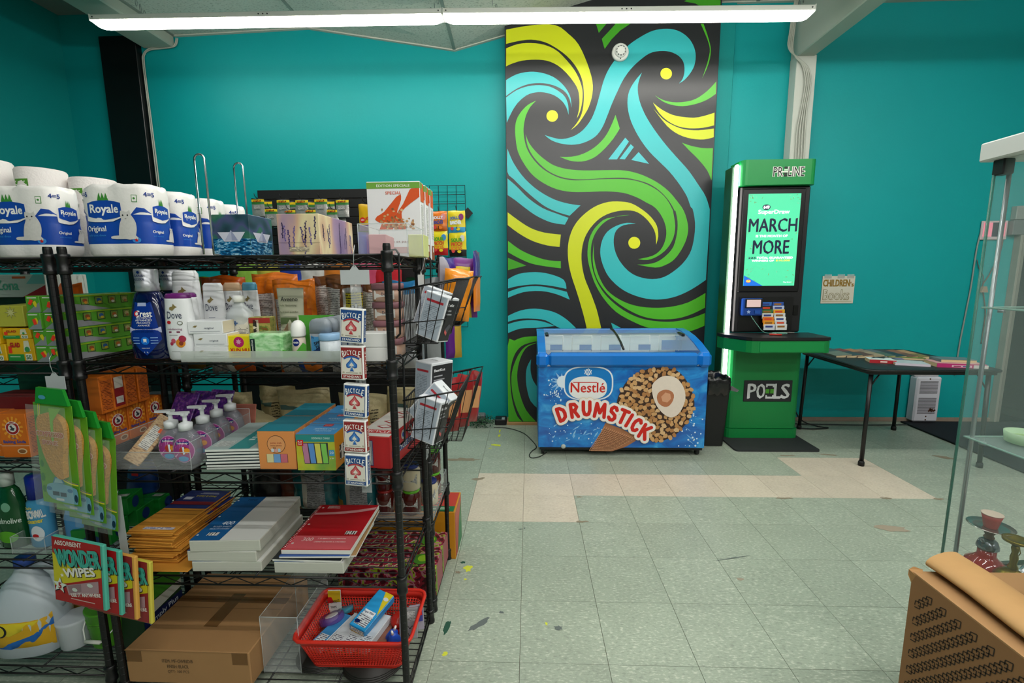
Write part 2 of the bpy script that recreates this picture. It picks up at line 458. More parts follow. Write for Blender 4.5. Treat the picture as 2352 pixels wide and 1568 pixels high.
stain(blob(-0.323, 1.887, 0.01, 9, ex=1.2, ey=0.9, a=0), BRN, z=0.00068)
stain(blob(0.064, 1.589, 0.006, 10, ex=0.8, ey=1.2, a=0), YEL, z=0.00070)
stain(blob(-0.262, 3.449, 0.02, 11, ex=2.0, ey=1.0, a=-0.4), YEL, z=0.00072)
stain(blob(-0.249, 3.667, 0.014, 12, ex=0.7, ey=2.4, a=0), YEL, z=0.00074)
stain(blob(-0.302, 3.384, 0.01, 13, ex=1.6, ey=0.8, a=0), YEL, z=0.00076)
stain(blob(-0.252, 3.775, 0.012, 14, ex=0.6, ey=3, a=0), YEL, z=0.00078)
stain(blob(-0.477, 3.162, 0.05, 15, ex=2.2, ey=0.5, a=0), BRN, z=0.00080)
stain(blob(-0.337, 2.841, 0.028, 17, ex=1.6, ey=0.6, a=0.3), BRN, z=0.00084)
stain(blob(1.883, 2.3, 0.045, 18, ex=1.8, ey=0.7, a=-0.1), RUST, z=0.00086)
stain(blob(0.92, 1.87, 0.014, 19, ex=1.1, ey=0.7, a=0), RUST, z=0.00088)
stain(blob(-0.048, 2.248, 0.006, 20, ex=1.4, ey=0.7, a=0), GRY, z=0.00090)
stain(blob(-0.026, 2.257, 0.005, 21, ex=1, ey=1, a=0), GRY, z=0.00092)
stain(blob(0.947, 2.021, 0.05, 22, ex=1.6, ey=0.06, a=0.25), GRY, z=0.00094)
stain(blob(0.28, 2.328, 0.022, 23, ex=1.5, ey=0.5, a=0), BRN, z=0.00096)
stain(blob(0.299, 2.609, 0.014, 24, ex=1.3, ey=0.5, a=0), BRN, z=0.00098)
stain(blob(2.403, 2.625, 0.022, 25, ex=1.4, ey=0.5, a=0), BRN, z=0.00100)
stain(blob(2.108, 2.63, 0.02, 26, ex=1.6, ey=0.5, a=0), BRN, z=0.00102)
stain(blob(1.509, 2.618, 0.026, 27, ex=1.8, ey=0.3, a=0), BRN, z=0.00104)
stain(blob(1.893, 3.274, 0.035, 28, ex=2, ey=0.3, a=0), BRN, z=0.00106)
stain(blob(2.186, 3.295, 0.035, 29, ex=2, ey=0.3, a=-0.2), BRN, z=0.00108)
stain(blob(2.99, 3.26, 0.04, 30, ex=1.5, ey=0.6, a=-0.6), BRN, z=0.00110)
# ---- walls
struct('wall_rear', MB().box(-4.1, 5.0, WY, WY+.12, -.02, 3.8, TEAL))
struct('wall_left', MB().box(-4.1, -3.98, -4.5, WY, -.02, 3.8, TEALD))
struct('wall_right', MB().box(4.7, 4.82, -4.5, WY, -.02, 3.8, C('9a9c98', .7)))
struct('wall_front', MB().box(-4.1, 4.82, -4.6, -4.5, -.02, 3.8, C('8e928e', .7)))
# ---- black post in the corner
struct('trim_1', MB().box(-3.60, -3.285, WY-.06, WY+.01, 0, 3.33, C('0a0b0c', .35), .004))
# ---- beams
struct('trim_2', MB().box(-3.26, -2.99, -4.4, WY, 3.25, 3.62, C('a9afa2', .6, var=.1, vs=4), .01))
struct('trim_3', MB().box(2.13, 2.27, -4.4, WY, 3.02, 3.62, C('b4b9ae', .6, var=.05, vs=3), .008))
# ---- pale pipe chase under the right beam
struct('trim_4', MB().box(2.13, 2.285, WY-.10, WY, 0, 3.03, C('c3c6bd', .6, var=.04, vs=6), .004))
struct('trim_5', MB().box(1.50, 1.66, WY-.05, WY, 0, 3.45, TEALD, .004))  # teal pilaster beside the mural; the board's shadow is put into its darker teal
# ---- wooden strip at the foot of the wall
struct('baseboard_rear', MB().box(1.55, 4.6, WY-.02, WY, 0, .035, C('8a7a6c', .7, var=.2, vs=20), .003))
# ---- ceiling: sagging lay-in tiles on a T-bar grid
def zc(x, y):
    sag = max(0, 1-abs(x+.61)/1.22)*max(0, min(1, (y-2.55)/1.5))
    return 3.37-.20*sag + (.10 if x > .6 else .10*max(0, min(1, (x+.61)/1.2))) - .03*max(0, min(1, (-x-1.83)/.5))
struct('ceiling', MB().box(-4.0, 4.75, -4.5, WY+.05, 3.62, 3.70, C('8b9088', .8)))
ceil = bpy.data.objects['ceiling']
CT = ramp_mat('ceiling_tile_mat', 60, [(0, '6f766e'), (.36, '98a096'), (.44, 'b3baaf'), (1, 'bcc2b8')], .85, (1, 2.2, 1), 2)
TB = C('7c867e', .5)
gx = [-2.98, -1.83, -.61, .61, 1.83, 2.13]; gy = [WY-.61*k for k in range(0, 9)]
for i in range(len(gx)-1):
    for j in range(len(gy)-1):
        a, b, c, d = gx[i]+.012, gx[i+1]-.012, gy[j+1]+.012, gy[j]-.012
        drop = random.uniform(0, .006)
        v = [(a, c, zc(a, c)+drop), (b, c, zc(b, c)+drop), (b, d, zc(b, d)), (a, d, zc(a, d))]
        v += [(x, y, z+.015) for x, y, z in v]
        MB().add((v, [(3,2,1,0),(4,5,6,7),(0,1,5,4),(1,2,6,5),(2,3,7,6),(3,0,4,7)]), CT).ob('ceiling_tile', ceil)
def bar(p, q, w_=.012, m=TB):
    p, q = Vector(p), Vector(q); d = (q-p).normalized(); s_ = d.cross(Vector((0, 0, 1))).normalized()*w_
    up = Vector((0, 0, .012))
    v = [tuple(p-s_), tuple(p+s_), tuple(q+s_), tuple(q-s_)]; v += [tuple(Vector(k)+up) for k in v]
    MB().add((v, [(3,2,1,0),(4,5,6,7),(0,1,5,4),(1,2,6,5),(2,3,7,6),(3,0,4,7)]), m).ob('ceiling_bar', ceil)
for x in gx:
    for j in range(len(gy)-1):
        bar((x, gy[j], zc(x, gy[j])-.006), (x, gy[j+1], zc(x, gy[j+1])-.006))
for y in gy[1:]:
    for i in range(len(gx)-1):
        bar((gx[i], y, zc(gx[i], y)-.005), (gx[i+1], y, zc(gx[i+1], y)-.005))
for i in range(len(gx)-1):
    bar((gx[i], WY-.012, zc(gx[i], WY)-.008), (gx[i+1], WY-.012, zc(gx[i+1], WY)-.008), .014, C('bdbdb2', .5))
struct('ceiling_right', MB().box(2.27, 4.75, -4.4, WY, 3.44, 3.5, C('a7ada3', .7)))
struct('ceiling_left', MB().box(-4.0, -3.26, -4.4, WY, 3.53, 3.6, C('7d857d', .7)))

# ------------------------------------------------------------------ hanging fluorescent fixtures
LENS = C('fffdf8', .5, emit=LAMP); LENS_DIM = C('fffcf4', .5, emit=LAMP*.62)  # second lens: front pair set dimmer to lessen its glow on the wall
def fixture(label, x0, x1, y, z0, z1, group, lens=LENS):
    """8 ft channel with two wraparound lenses, end plates, screws and two chains; the ends hang at z0 and z1"""
    L = x1-x0; th = -math.atan2(z1-z0, L)
    t = thing('fluorescent_light', label, 'light', (x0, y, z0), 0, group); t.rotation_euler = (0, th, 0)
    wm = C('e9e9e2', .4)
    MB().box(0, L, -.05, .05, .030, .066, wm, .004).ob('channel', t)
    for k in (0, 1):
        a, b = k*L/2+.004, (k+1)*L/2-.004; n = 10; v = []; f = []
        sec = [(.049*math.cos(PI+PI*i/n), .031+.036*math.sin(PI+PI*i/n)*1.0) for i in range(n+1)]
        rows = [(a, .35), (a+.02, .8), (a+.05, 1), (b-.05, 1), (b-.02, .8), (b, .35)] if False else [(a+(.0 if k else 0), 1), (b, 1)]
        if k == 0: rows = [(a, .25), (a+.015, .62), (a+.04, .9), (a+.07, 1), (b, 1)]
        if k == 1: rows = [(a, 1), (b-.07, 1), (b-.04, .9), (b-.015, .62), (b, .25)]
        for x, s_ in rows:
            for yy, zz in sec: v.append((x, yy, .031+(zz-.031)*s_))
        m_ = n+1
        for i in range(len(rows)-1):
            for q in range(n): f.append((i*m_+q, i*m_+q+1, (i+1)*m_+q+1, (i+1)*m_+q))
        f.append(tuple(range(m_))[::-1]); f.append(tuple(range((len(rows)-1)*m_, len(rows)*m_)))
        MB().add((v, f), lens, None, True).ob('lens', t)
    for x in (0, L): MB().box(x-.003, x+.003, -.053, .053, .026, .068, wm, .001).ob('end_plate', t)
    for x in (.02, L/2-.03, L/2, L/2+.03, L-.02):
        MB().lathe([(.005, 0), (.004, .003)], C('55585a', .4, .8), 8, Matrix.Translation((x, -.05, .05)) @ Matrix.Rotation(PI/2, 4, 'X')).ob('screw', t)
    for x, lean in ((.35, -.05), (L-.08, .05)):
        n = 6; top = max(.06, min(.26, zc(x0+x, y)-z0-.075)); ch = MB()
        for i in range(n):
            M = Matrix.Translation((x+lean*i/n*3, 0, .066+top*(i+.5)/n)) @ Matrix.Rotation(PI/2*(i % 2), 4, 'Z')
            ch.add(gtube([(.007*math.cos(a_*PI/4), 0, top/n*.68*math.sin(a_*PI/4)) for a_ in range(8)], .0018, 4, True), C('8b8f92', .35, .9), M, True)
        ch.ob('chain', t)
    return t
fixture('white fluorescent strip light over the black post and racks', -2.985, -.575, 3.35, 3.035, 3.010, None, LENS_DIM)
fixture('white fluorescent strip light over the mural, ending near the right beam', -.565, 1.850, 3.35, 3.010, 2.965, None, LENS_DIM)
# unseen rows above and behind the camera, guessed and added to brighten the room
for rname, yy in (('nearest row', 1.75), ('second row', .2), ('third row', -1.4), ('last row', -3.0)):
    for k, xa in enumerate((-.72, 1.72)):
        fixture('added unseen fluorescent strip light above the camera, %s, %s half' % (rname, ('left', 'right')[k]), xa, xa+2.41, yy, 3.03, 3.03, None)
# ================================================================== MURAL PANEL
MURAL = [
('y',[(-174,3248),(34,3275),(216,3270),(319,3204),(400,3123),(470,2984),(512,2854),(514,2756),(487,2659),(442,2583),(396,2523),(344,2485),(390,2534),(430,2605),(446,2703),(444,2790),(426,2877),(379,2964),(309,3041),(217,3107),(126,3151),(23,3170),(-80,3162),(-175,3143)]),
('y',[(-175,3111),(-81,3140),(23,3145),(126,3130),(217,3091),(287,3031),(356,2954),(403,2878),(433,2791),(434,2704),(418,2627),(392,2573),(408,2639),(411,2715),(398,2791),(357,2857),(299,2923),(230,2978),(149,3012),(57,3022),(-47,3017),(-128,2997),(-177,2977)]),
('b',[(-178,2875),(-94,2916),(11,2933),(103,2924),(195,2893),(265,2843),(312,2788),(341,2727),(348,2656),(333,2717),(300,2772),(242,2811),(173,2836),(92,2847),(-1,2840),(-94,2808),(-179,2755)]),
('b',[(-179,2744),(-94,2797),(-1,2825),(92,2831),(173,2818),(242,2784),(295,2739),(322,2673),(325,2602),(307,2657),(272,2707),(208,2752),(126,2776),(57,2777),(-13,2757),(-83,2703),(-131,2638),(-176,2551)]),
('g',[(63,2714),(-2,2685),(-60,2631),(-96,2571),(-108,2505),(-103,2415),(-86,2325),(-39,2233),(32,2141),(128,2071),(235,2023),(355,2000),(497,1998),(640,2000),(782,1986),(889,1950),(967,1909),(1046,1863),(1111,1778),(1143,1681),(1136,1595),(1102,1522),(1035,1473),(918,1447),(999,1440),(1085,1473),(1157,1534),(1203,1619),(1215,1716),(1194,1825),(1187,1848),(1137,1930),(1064,1999),(968,2052),(873,2082),(779,2095),(637,2097),(496,2094),(377,2092),(270,2109),(175,2150),(92,2208),(21,2289),(-20,2369),(-38,2459),(-37,2526),(-19,2603),(16,2668)]),
('g',[(-22,2459),(3,2396),(56,2328),(127,2265),(211,2212),(317,2182),(447,2169),(612,2168),(753,2166),(848,2151),(942,2121),(1050,2068),(1146,1998),(1220,1917),(1280,1836),(1318,1727),(1319,1642),(1287,1545),(1223,1447),(1150,1398),(1064,1376),(913,1402),(1000,1405),(1075,1423),(1147,1472),(1206,1545),(1232,1655),(1232,1752),(1212,1837),(1206,1836),(1155,1918),(1076,1999),(980,2058),(873,2090),(779,2106),(637,2106),(496,2099),(377,2101),(270,2120),(175,2161),(98,2220),(33,2294),(-8,2374)]),
('b',[(1198,2820),(1237,2843),(1280,2890),(1311,2948),(1319,3017),(1304,3080),(1268,3139),(1210,3187),(1142,3215),(1063,3222),(974,3209),(885,3169),(797,3114),(720,3041),(653,2958),(609,2873),(577,2766),(550,2668),(511,2570),(454,2494),(397,2451),(327,2424),(245,2418),(133,2450),(186,2410),(257,2384),(351,2371),(444,2383),(537,2426),(594,2492),(633,2579),(671,2677),(715,2774),(758,2859),(813,2933),(880,2995),(957,3046),(1036,3062),(1115,3055),(1183,3025),(1225,2977),(1237,2913),(1225,2854)]),
('b',[(903,2906),(850,2846),(807,2772),(795,2685),(812,2587),(849,2498),(910,2397),(983,2306),(1067,2226),(1152,2146),(1238,2043),(1300,1950),(1333,1869),(1352,1847),(1376,1738),(1375,1629),(1356,1519),(1310,1433),(1239,1360),(1142,1298),(1042,1280),(929,1300),(839,1350),(762,1438),(722,1526),(711,1612),(731,1685),(792,1727),(890,1738),(816,1745),(730,1722),(656,1674),(614,1601),(601,1502),(625,1402),(677,1302),(768,1213),(870,1155),(998,1116),(1124,1109),(1249,1134),(1371,1190),(1489,1270),(1490,1432),(1493,1677),(1491,1845),(1491,1844),(1452,1948),(1389,2040),(1303,2155),(1205,2258),(1120,2349),(1036,2450),(963,2551),(914,2639),(882,2727),(874,2803),(884,2856)]),
('g',[(702,2594),(739,2489),(689,2412),(609,2324),(528,2264),(435,2239),(340,2247),(257,2279),(352,2278),(446,2299),(539,2348),(619,2424),(669,2512)]),
('B',[(785,2418),(815,2387),(722,2251),(652,2252)]),
('B',[(830,2367),(856,2344),(786,2250),(743,2254)]),
('B',[(896,2305),(984,2211),(839,2245)]),
('G',[(581,3161),(658,3238),(702,3283),(826,3280),(726,3220),(660,3159),(605,3087)]),
('G',[(533,3272),(629,3285),(557,3206)]),
('g',[(1346,3251),(1368,3250),(1413,3140),(1434,3056),(1422,2961),(1377,2853),(1402,2930),(1420,3004),(1426,3067),(1402,3140)]),
('g',[(1011,2735),(1072,2701),(1153,2681),(1244,2681),(1334,2701),(1422,2759),(1488,2827),(1491,2736),(1425,2694),(1336,2663),(1234,2649),(1142,2662),(1072,2690)]),
('y',[(998,2681),(1063,2631),(1157,2585),(1261,2565),(1364,2563),(1488,2595),(1490,2499),(1402,2482),(1299,2480),(1206,2497),(1124,2537),(1053,2598)]),
('y',[(1002,2637),(1077,2559),(1160,2508),(1253,2474),(1368,2464),(1489,2475),(1492,2409),(1418,2393),(1314,2401),(1209,2436),(1114,2504)]),
('g',[(1241,2371),(1317,2345),(1410,2327),(1490,2325),(1492,2073),(1453,2153),(1380,2238),(1307,2306)]),
('b',[(-172,2349),(-134,2258),(-75,2165),(-3,2084),(92,2008),(212,1942),(332,1906),(431,1891),(342,1809),(248,1837),(140,1885),(44,1956),(-51,2039),(-123,2109),(-174,2167)]),
('b',[(-174,2115),(-99,2051),(-4,1957),(116,1874),(237,1826),(333,1792),(303,1737),(189,1756),(68,1810),(-28,1876),(-112,1941),(-174,1982)]),
('y',[(-175,1843),(-82,1774),(18,1712),(131,1674),(270,1656),(260,1555),(157,1568),(31,1607),(-83,1670),(-176,1739)]),
('g',[(-174,1609),(-71,1534),(56,1476),(170,1444),(271,1437),(272,1377),(145,1394),(18,1420),(-97,1471),(-175,1516)]),
('G',[(-176,1468),(-21,1402),(-176,1365)]),
('b',[(-177,1289),(-85,1333),(56,1347),(183,1328),(298,1279),(320,1203),(196,1229),(56,1243),(-85,1231),(-178,1210)]),
('b',[(-178,1181),(-60,1219),(68,1228),(196,1210),(324,1178),(350,1111),(235,1159),(107,1186),(-47,1178),(-179,1130)]),
('b',[(-180,975),(-74,1020),(55,1036),(197,1012),(300,960),(391,881),(443,816),(262,869),(146,934),(30,950),(-87,948),(-181,923)]),
('b',[(-181,903),(-87,929),(30,937),(133,921),(223,885),(68,870),(-74,864),(-181,825)]),
('y',[(1063,1565),(1079,1633),(1064,1718),(1012,1791),(936,1853),(848,1902),(762,1917),(663,1916),(565,1887),(480,1834),(406,1762),(357,1677),(331,1567),(334,1442),(361,1317),(413,1164),(460,1010),(494,881),(508,803),(643,802),(618,880),(581,1023),(528,1164),(475,1291),(448,1416),(447,1528),(470,1627),(519,1712),(592,1784),(678,1826),(776,1845),(875,1839),(950,1798),(1014,1731),(1054,1657)]),
('g',[(839,1808),(753,1803),(667,1774),(606,1729),(557,1663),(527,1577),(523,1478),(537,1378),(577,1265),(642,1163),(733,1073),(836,1002),(952,950),(1080,924),(1233,919),(1383,948),(1494,990),(1497,883),(1388,839),(1262,826),(1134,845),(1006,872),(877,927),(747,1003),(643,1112),(565,1239),(518,1366),(495,1478),(502,1590),(532,1675),(581,1736),(654,1784)]),
('g',[(548,1589),(547,1503),(562,1403),(602,1290),(667,1188),(770,1111),(898,1059),(1051,1038),(1202,1045),(1351,1082),(1491,1161),(1494,1037),(1381,980),(1257,945),(1105,940),(977,963),(849,1021),(732,1099),(642,1188),(576,1290),(543,1403),(539,1503)]),
('g',[(-190,713),(-127,759),(-36,791),(94,798),(94,758),(-36,726),(-102,673),(-142,593),(-166,472),(-163,337),(-145,201),(-105,77),(-59,8),(-200,7)]),
('g',[(94,745),(-10,706),(-63,633),(-96,526),(-103,405),(-78,269),(-25,132),(61,8),(-52,8),(-105,132),(-144,269),(-156,432),(-129,553),(-76,659),(-10,719)]),
('b',[(18,593),(-17,526),(-28,432),(-18,324),(15,215),(95,133),(95,297),(35,405),(13,499)]),
('b',[(705,912),(789,867),(725,854)]),
('Y',[(240,2595),(238,2581),(231,2569),(221,2559),(208,2553),(194,2551),(179,2554),(166,2560),(156,2570),(149,2583),(147,2596),(149,2610),(156,2622),(166,2632),(179,2638),(193,2640),(208,2637),(221,2631),(231,2621),(238,2608)]),
('Y',[(1139,2893),(1138,2880),(1132,2868),(1122,2859),(1110,2853),(1096,2852),(1082,2854),(1069,2860),(1058,2870),(1051,2882),(1049,2895),(1050,2909),(1056,2920),(1066,2930),(1078,2935),(1092,2937),(1106,2935),(1119,2928),(1130,2919),(1137,2907)]),
('Y',[(932,1581),(930,1566),(924,1553),(913,1542),(899,1535),(884,1533),(869,1535),(854,1542),(843,1553),(836,1567),(833,1582),(835,1598),(842,1611),(852,1622),(866,1629),(881,1631),(897,1628),(911,1621),(922,1610),(929,1597)]),
('G',[(1211,3414),(1265,3443),(1488,3437),(1492,3353),(1368,3356),(1300,3396)])]
mural = thing('wall_mural', 'tall black panel painted with yellow, green and blue swirls', 'mural', (0, 3.95, 0))
MBLK = C('232427', .33, var=.12, vs=3)
MB().box(-.185, 1.502, 0, .15, .025, 3.46, MBLK, .003).ob('board', mural)
mb = MB().box(-.20, 1.5, -.012, .15, 0, .025, C('b48a5c', .7, var=.15, vs=12, stretch=(1, 12, 12)), .002); mb.ob('wood_foot', mural)
MC = dict(y=C('c3cc12', .36, var=.05, vs=4), Y=C('d4d814', .36), g=C('4cae22', .36, var=.08, vs=3), G=C('3f9a1e', .36), b=C('2fb0b4', .36, var=.06, vs=3), B=C('3bb3bb', .36))
fr = Fr((0, 0, 0), (1, 0, 0), (0, 0, 1))
import mathutils
def flat_poly(name, pts, m, y, parent):
    """one painted shape: filled outline"""
    area = sum(pts[i-1][0]*pts[i][1]-pts[i][0]*pts[i-1][1] for i in range(len(pts)))
    if area < 0: pts = pts[::-1]
    me = bpy.data.meshes.new(name); n = len(pts)
    r = mathutils.geometry.delaunay_2d_cdt([Vector(p) for p in pts], [], [list(range(n))], 1, 1e-5)
    me.from_pydata([(p.x, y, p.y) for p in r[0]], [], [tuple(q) for q in r[2]]); me.materials.append(m)
    o = bpy.data.objects.new(name, me); COL.objects.link(o); o.parent = parent
    return o
for k, (c, pts) in enumerate(MURAL):
    pts = [(max(-.1845, min(1.5015, x/1000)), max(.03, min(3.455, z/1000))) for x, z in pts]
    if c not in 'BGY' : pts = spline(pts, 3)
    nm = {'y': 'yellow_swirl', 'Y': 'yellow_dot', 'g': 'green_swirl', 'G': 'green_patch', 'b': 'blue_swirl', 'B': 'blue_patch'}[c]
    flat_poly(nm, pts, MC[c], -.0008-.00004*(k % 5), mural)
# smoke detector on the mural
sd = thing('smoke_detector', 'round white smoke detector on the black part of the mural', 'smoke detector', (.726, 3.95, 3.054)); sd.rotation_euler = (PI/2, 0, 0)
MB().lathe([(.066, 0), (.066, .018), (.060, .026), (.052, .028)], C('d9dad6', .4), 28).ob('base', sd)
MB().lathe([(.046, .028), (.044, .042), (.030, .050), (.0, .052)], C('e2e3df', .4), 24).ob('dome', sd)
v = MB()
for i in range(10):
    a = 2*PI*i/10; v.box(-.007, .007, .030, .037, .044, .0495, C('55585a', .6), 0, Matrix.Rotation(a, 4, 'Z'))
v.ob('vent', sd)
MB().lathe([(.004, .03), (.004, .034)], C('3a3a3a'), 8, Matrix.Translation((0, -.052, 0))).ob('indicator', sd)
# ================================================================== BLACK WIRE RACKS
PR = .0108
def post_mesh():
    prof = [(PR, 0)]; z = .03
    while z < 1.40:
        prof += [(PR, z-.0006), (PR*.955, z), (PR, z+.0006)]; z += .0254
    prof += [(PR, 1.405), (PR*.9, 1.412)]
    return MB().add(glathe(prof, 14), BLKMET).mesh('post')
POST = post_mesh()
COLLAR = MB().lathe([(.0125, -.048), (.0165, -.044), (.0165, -.034), (.0150, -.032), (.0150, -.004), (.0165, -.002), (.0165, .008), (.0135, .010)], C('131314', .35), 14).mesh('collar')
def zigzag(p, q, zt, zb, step):
    n = max(3, int(round((Vector(q)-Vector(p)).length/step))); out = []
    for i in range(n+1):
        t = i/n; out.append((p[0]+(q[0]-p[0])*t, p[1]+(q[1]-p[1])*t, zt if i % 2 else zb))
    return out
def shelf_mesh(L, D):
    """frame: top and bottom rails with zigzag truss all round"""
    f = MB(); c = [(0, 0), (L, 0), (L, D), (0, D)]
    for i in range(4):
        p, q = c[i], c[(i+1) % 4]
        f.tube([(p[0], p[1], -.003), (q[0], q[1], -.003)], .003, BLKMET, 6)
        f.tube([(p[0], p[1], -.031), (q[0], q[1], -.031)], .003, BLKMET, 6)
        f.tube(zigzag(p, q, -.005, -.029, .058), .0019, BLKMET, 4)
    return f.mesh('shelf_frame')
def deck_mesh(L, D):
    d = MB(); n = 13
    for i in range(1, n): d.tube([(0, D*i/n, -.0018), (L, D*i/n, -.0018)], .0017, BLKMET, 5)
    return d.mesh('wire_deck')
def rib_mesh(L, D):
    d = MB().tube([(0, 0, -.007), (0, D, -.007)], .003, BLKMET, 5)
    return d.mesh('cross_rib')
_L, _D = .911, .34
SHF, DCK, RIB = shelf_mesh(_L, _D), deck_mesh(_L, _D), rib_mesh(_L, _D)
def link(me, name, parent, loc=(0, 0, 0)):
    o = bpy.data.objects.new(name, me); COL.objects.link(o); o.parent = parent; o.location = loc
    return o
def rack(label, x0, y0, zs):
    t = thing('wire_rack', label, 'shelf rack', (x0, y0, 0), 0, 'black wire racks')
    for x in (0, _L):
        for y in (0, _D): link(POST, 'post', t, (x, y, 0))
    for z in zs:
        s_ = link(SHF, 'shelf', t, (0, 0, z)); tag(link(DCK, 'wire_deck', s_), kind='stuff')
        for x in (.25, .5, .75): link(RIB, 'cross_rib', s_, (_L*x, 0, 0))
        for x in (0, _L):
            for y in (0, _D): link(COLLAR, 'collar', s_, (x, y, -.002))
    return t
A1, A2, A3, A4, A5 = 1.385, 1.085, .757, .425, .045
B1, B2, B3, B4, B5 = 1.385, 1.085, .785, .47, .10
C1, C2, C3, C4, C5 = 1.385, .955, .62, .37, .045
rack('black wire rack in front holding lotions, chalk and notebooks', -1.295, 1.25, (A1, A2, A3, A4, A5))
rack('black wire rack at the left edge holding cleaning products', -2.247, 1.25, (B1, B2, B3, B4, B5))
rack('black wire rack behind, holding chip bags, jars and soda cases', -1.295, 1.65, (C1, C2, C3, C4, C5))
rack('black wire rack in the back left, mostly hidden behind cleaning products', -2.247, 1.65, (C1, C2, C3, C4, C5))

# ------------------------------------------------------------------ hanging wire baskets on the rack ends
def basket(label, yc, ztop, rz=0, wy=.30, h=.155, d_top=.165, d_bot=.10, hook=1.39, plate=False):
    """hooks over the end rail at x = -0.384 and leans out to +X; long side along Y"""
    t = thing('wire_basket', label, 'basket', (-.384, yc, 0), rz, 'wire baskets on the rack ends')
    m = BLKMET; z1, z0 = ztop, ztop-h; lift = .03
    x_in, xt, xb = .018, .018+d_top, .018+d_bot; hw = wy/2; hb = hw*.82
    rim = [(x_in, -hw, z1), (xt, -hw, z1+lift), (xt, hw, z1+lift), (x_in, hw, z1)]
    MB().tube(rim, .0028, m, 6, True).ob('rim', t)
    bot = [(x_in, -hb, z0), (xb, -hb, z0), (xb, hb, z0), (x_in, hb, z0)]
    b = MB().tube(bot, .0022, m, 5, True)
    mid = [(x_in+(0), -(hw*.38+hb*.62), z0+h*.38), (xb+(xt-xb)*.38, -(hw*.38+hb*.62), z0+(h+lift)*.38), (xb+(xt-xb)*.38, (hw*.38+hb*.62), z0+(h+lift)*.38), (x_in, (hw*.38+hb*.62), z0+h*.38)]
    b.tube(mid, .0018, m, 5, True)
    n = 16
    for i in range(1, n):
        k = -1+2*i/n
        b.tube([(xt, k*hw, z1+lift), (xb, k*hb, z0), (x_in, k*hb, z0), (x_in, k*hw, z1)], .0013, m, 4)
    for s_ in (-1, 1):
        for i in range(1, 5):
            q = i/5; b.tube([(x_in+(xt-x_in)*q, s_*hw, z1+lift*q), (x_in+(xb-x_in)*q, s_*hb, z0)], .0013, m, 4)
    for i in range(1, 4):
        q = i/4; b.tube([(x_in+(xb-x_in)*q, -hb, z0), (x_in+(xb-x_in)*q, hb, z0)], .0013, m, 4)
    b.ob('wire_mesh', t)
    for s_ in (-1, 1):
        y = s_*hw*.93
        MB().tube([(-.006, y, hook-.010), (-.004, y, hook+.006), (.012, y, hook+.008), (.020, y, hook-.004), (x_in, y, z1), (x_in-.004, y, z0+.03), (x_in-.016, y, z0+.018)], .0032, m, 6).ob('hook', t)
    if plate:
        MB().box(xt-.004, xt-.001, -hw*.2, hw, z1-.09, z1+lift, BLACK, 0).ob('end_plate', t)
    return t
bk1 = basket('upper black wire basket holding two white gadget boxes', 1.435, 1.285)
bk2 = basket('lower black wire basket holding three white gadget boxes', 1.435, .965, hook=1.09)
bk3 = basket('upper far black wire basket full of candy bags', 1.835, 1.29, wy=.26)
bk4 = basket('lower far black wire basket holding red snack bags', 1.83, .90, wy=.26, h=.22, hook=.96)

# ------------------------------------------------------------------ clip strips
def clip_strip(label, x, y, ztop, zbot, rz=0, w_=.077, header=True):
    t = thing('clip_strip', label, 'clip strip', (x, y, 0), rz)
    gm = C('aeb2b4', .4, alpha=.9); L = ztop-zbot
    MB().tube([(-.002, .006, ztop+.055), (.004, -.001, ztop+.062), (.006, -.012, ztop+.05), (.003, -.010, ztop+.03), (0, -.004, ztop+.012), (.003, 0, ztop+.006)], .0012, C('c9ccd0', .25, .8), 5).ob('s_hook', t)
    MB().add(gprism([(-w_/2, -.001), (w_/2, -.001), (w_/2, .001), (-w_/2, .001)], ztop-.04, ztop-.002), C('b4b9bb', .4)).ob('header', t)
    f = Fr((0, -.001, ztop-.002), (1, 0, 0), (0, 0, 1))
    MB().poly(f, [(-.012, 0), (.012, 0), (.003, .012), (-.003, .012)], C('b4b9bb', .4), .0).ob('hanger_tab', t)
    s_ = MB().box(-.014, .014, 0, .0012, zbot, ztop-.04, C('c3c8ca', .3, alpha=.3), 0)
    k = zbot+.03
    while k < ztop-.05:
        s_.add(gbox(-.012, -.006, -.004, 0, k, k+.006), gm); s_.add(gbox(.006, .012, -.004, 0, k, k+.006), gm)
        s_.box(-.002, .002, -.005, 0, k-.012, k+.012, gm); k += .098
    s_.ob('strip', t)
    return t
clip_strip('grey hanging clip strip holding five decks of playing cards', -.458, 1.205, 1.343, .72)
clip_strip('grey hanging clip strip with green sponge packets, left of the front rack', -1.322, 1.205, 1.058, .70, w_=.055)
cs3 = clip_strip('grey hanging clip strip behind the gadget baskets on the rack end', -.352, 1.50, 1.33, .70, rz=PI/2)
# ================================================================== TOP SHELF
BLU = C('1747a8', .28, coat=.3); BLUD = C('15398c', .3); LBL = C('3f8fd8', .3); PLW = C('ece9e6', .32, var=.02, vs=40, bump=.10, bs=70); PGRN = C('3d8a35', .4)
CATC = C('cfcdca', .7, var=.12, vs=160); CATS = C('9d9a98', .7)
def tp_outline(n=64):
    out = []
    for i in range(n):
        a = 2*PI*i/n; c, q = math.cos(a), math.sin(a); k = (abs(c)**4.2+abs(q)**2.6)**(-1/3.2)
        x, y = .103*c*k, .056*q*k; out.append((x, y*(1-.07*math.exp(-(x/.022)**2))))
    return out
CAT = [(-.047,-.045),(-.030,-.047),(.000,-.047),(.012,-.049),(.026,-.047),(.034,-.049),(.036,-.043),(.030,-.036),(.034,-.020),(.034,.000),(.028,.016),(.022,.026),(.020,.040),(.012,.034),(.000,.036),(-.008,.038),(-.010,.026),(-.008,.012),(-.014,.000),(-.020,-.020),(-.022,-.036),(-.040,-.037),(-.048,-.040)]
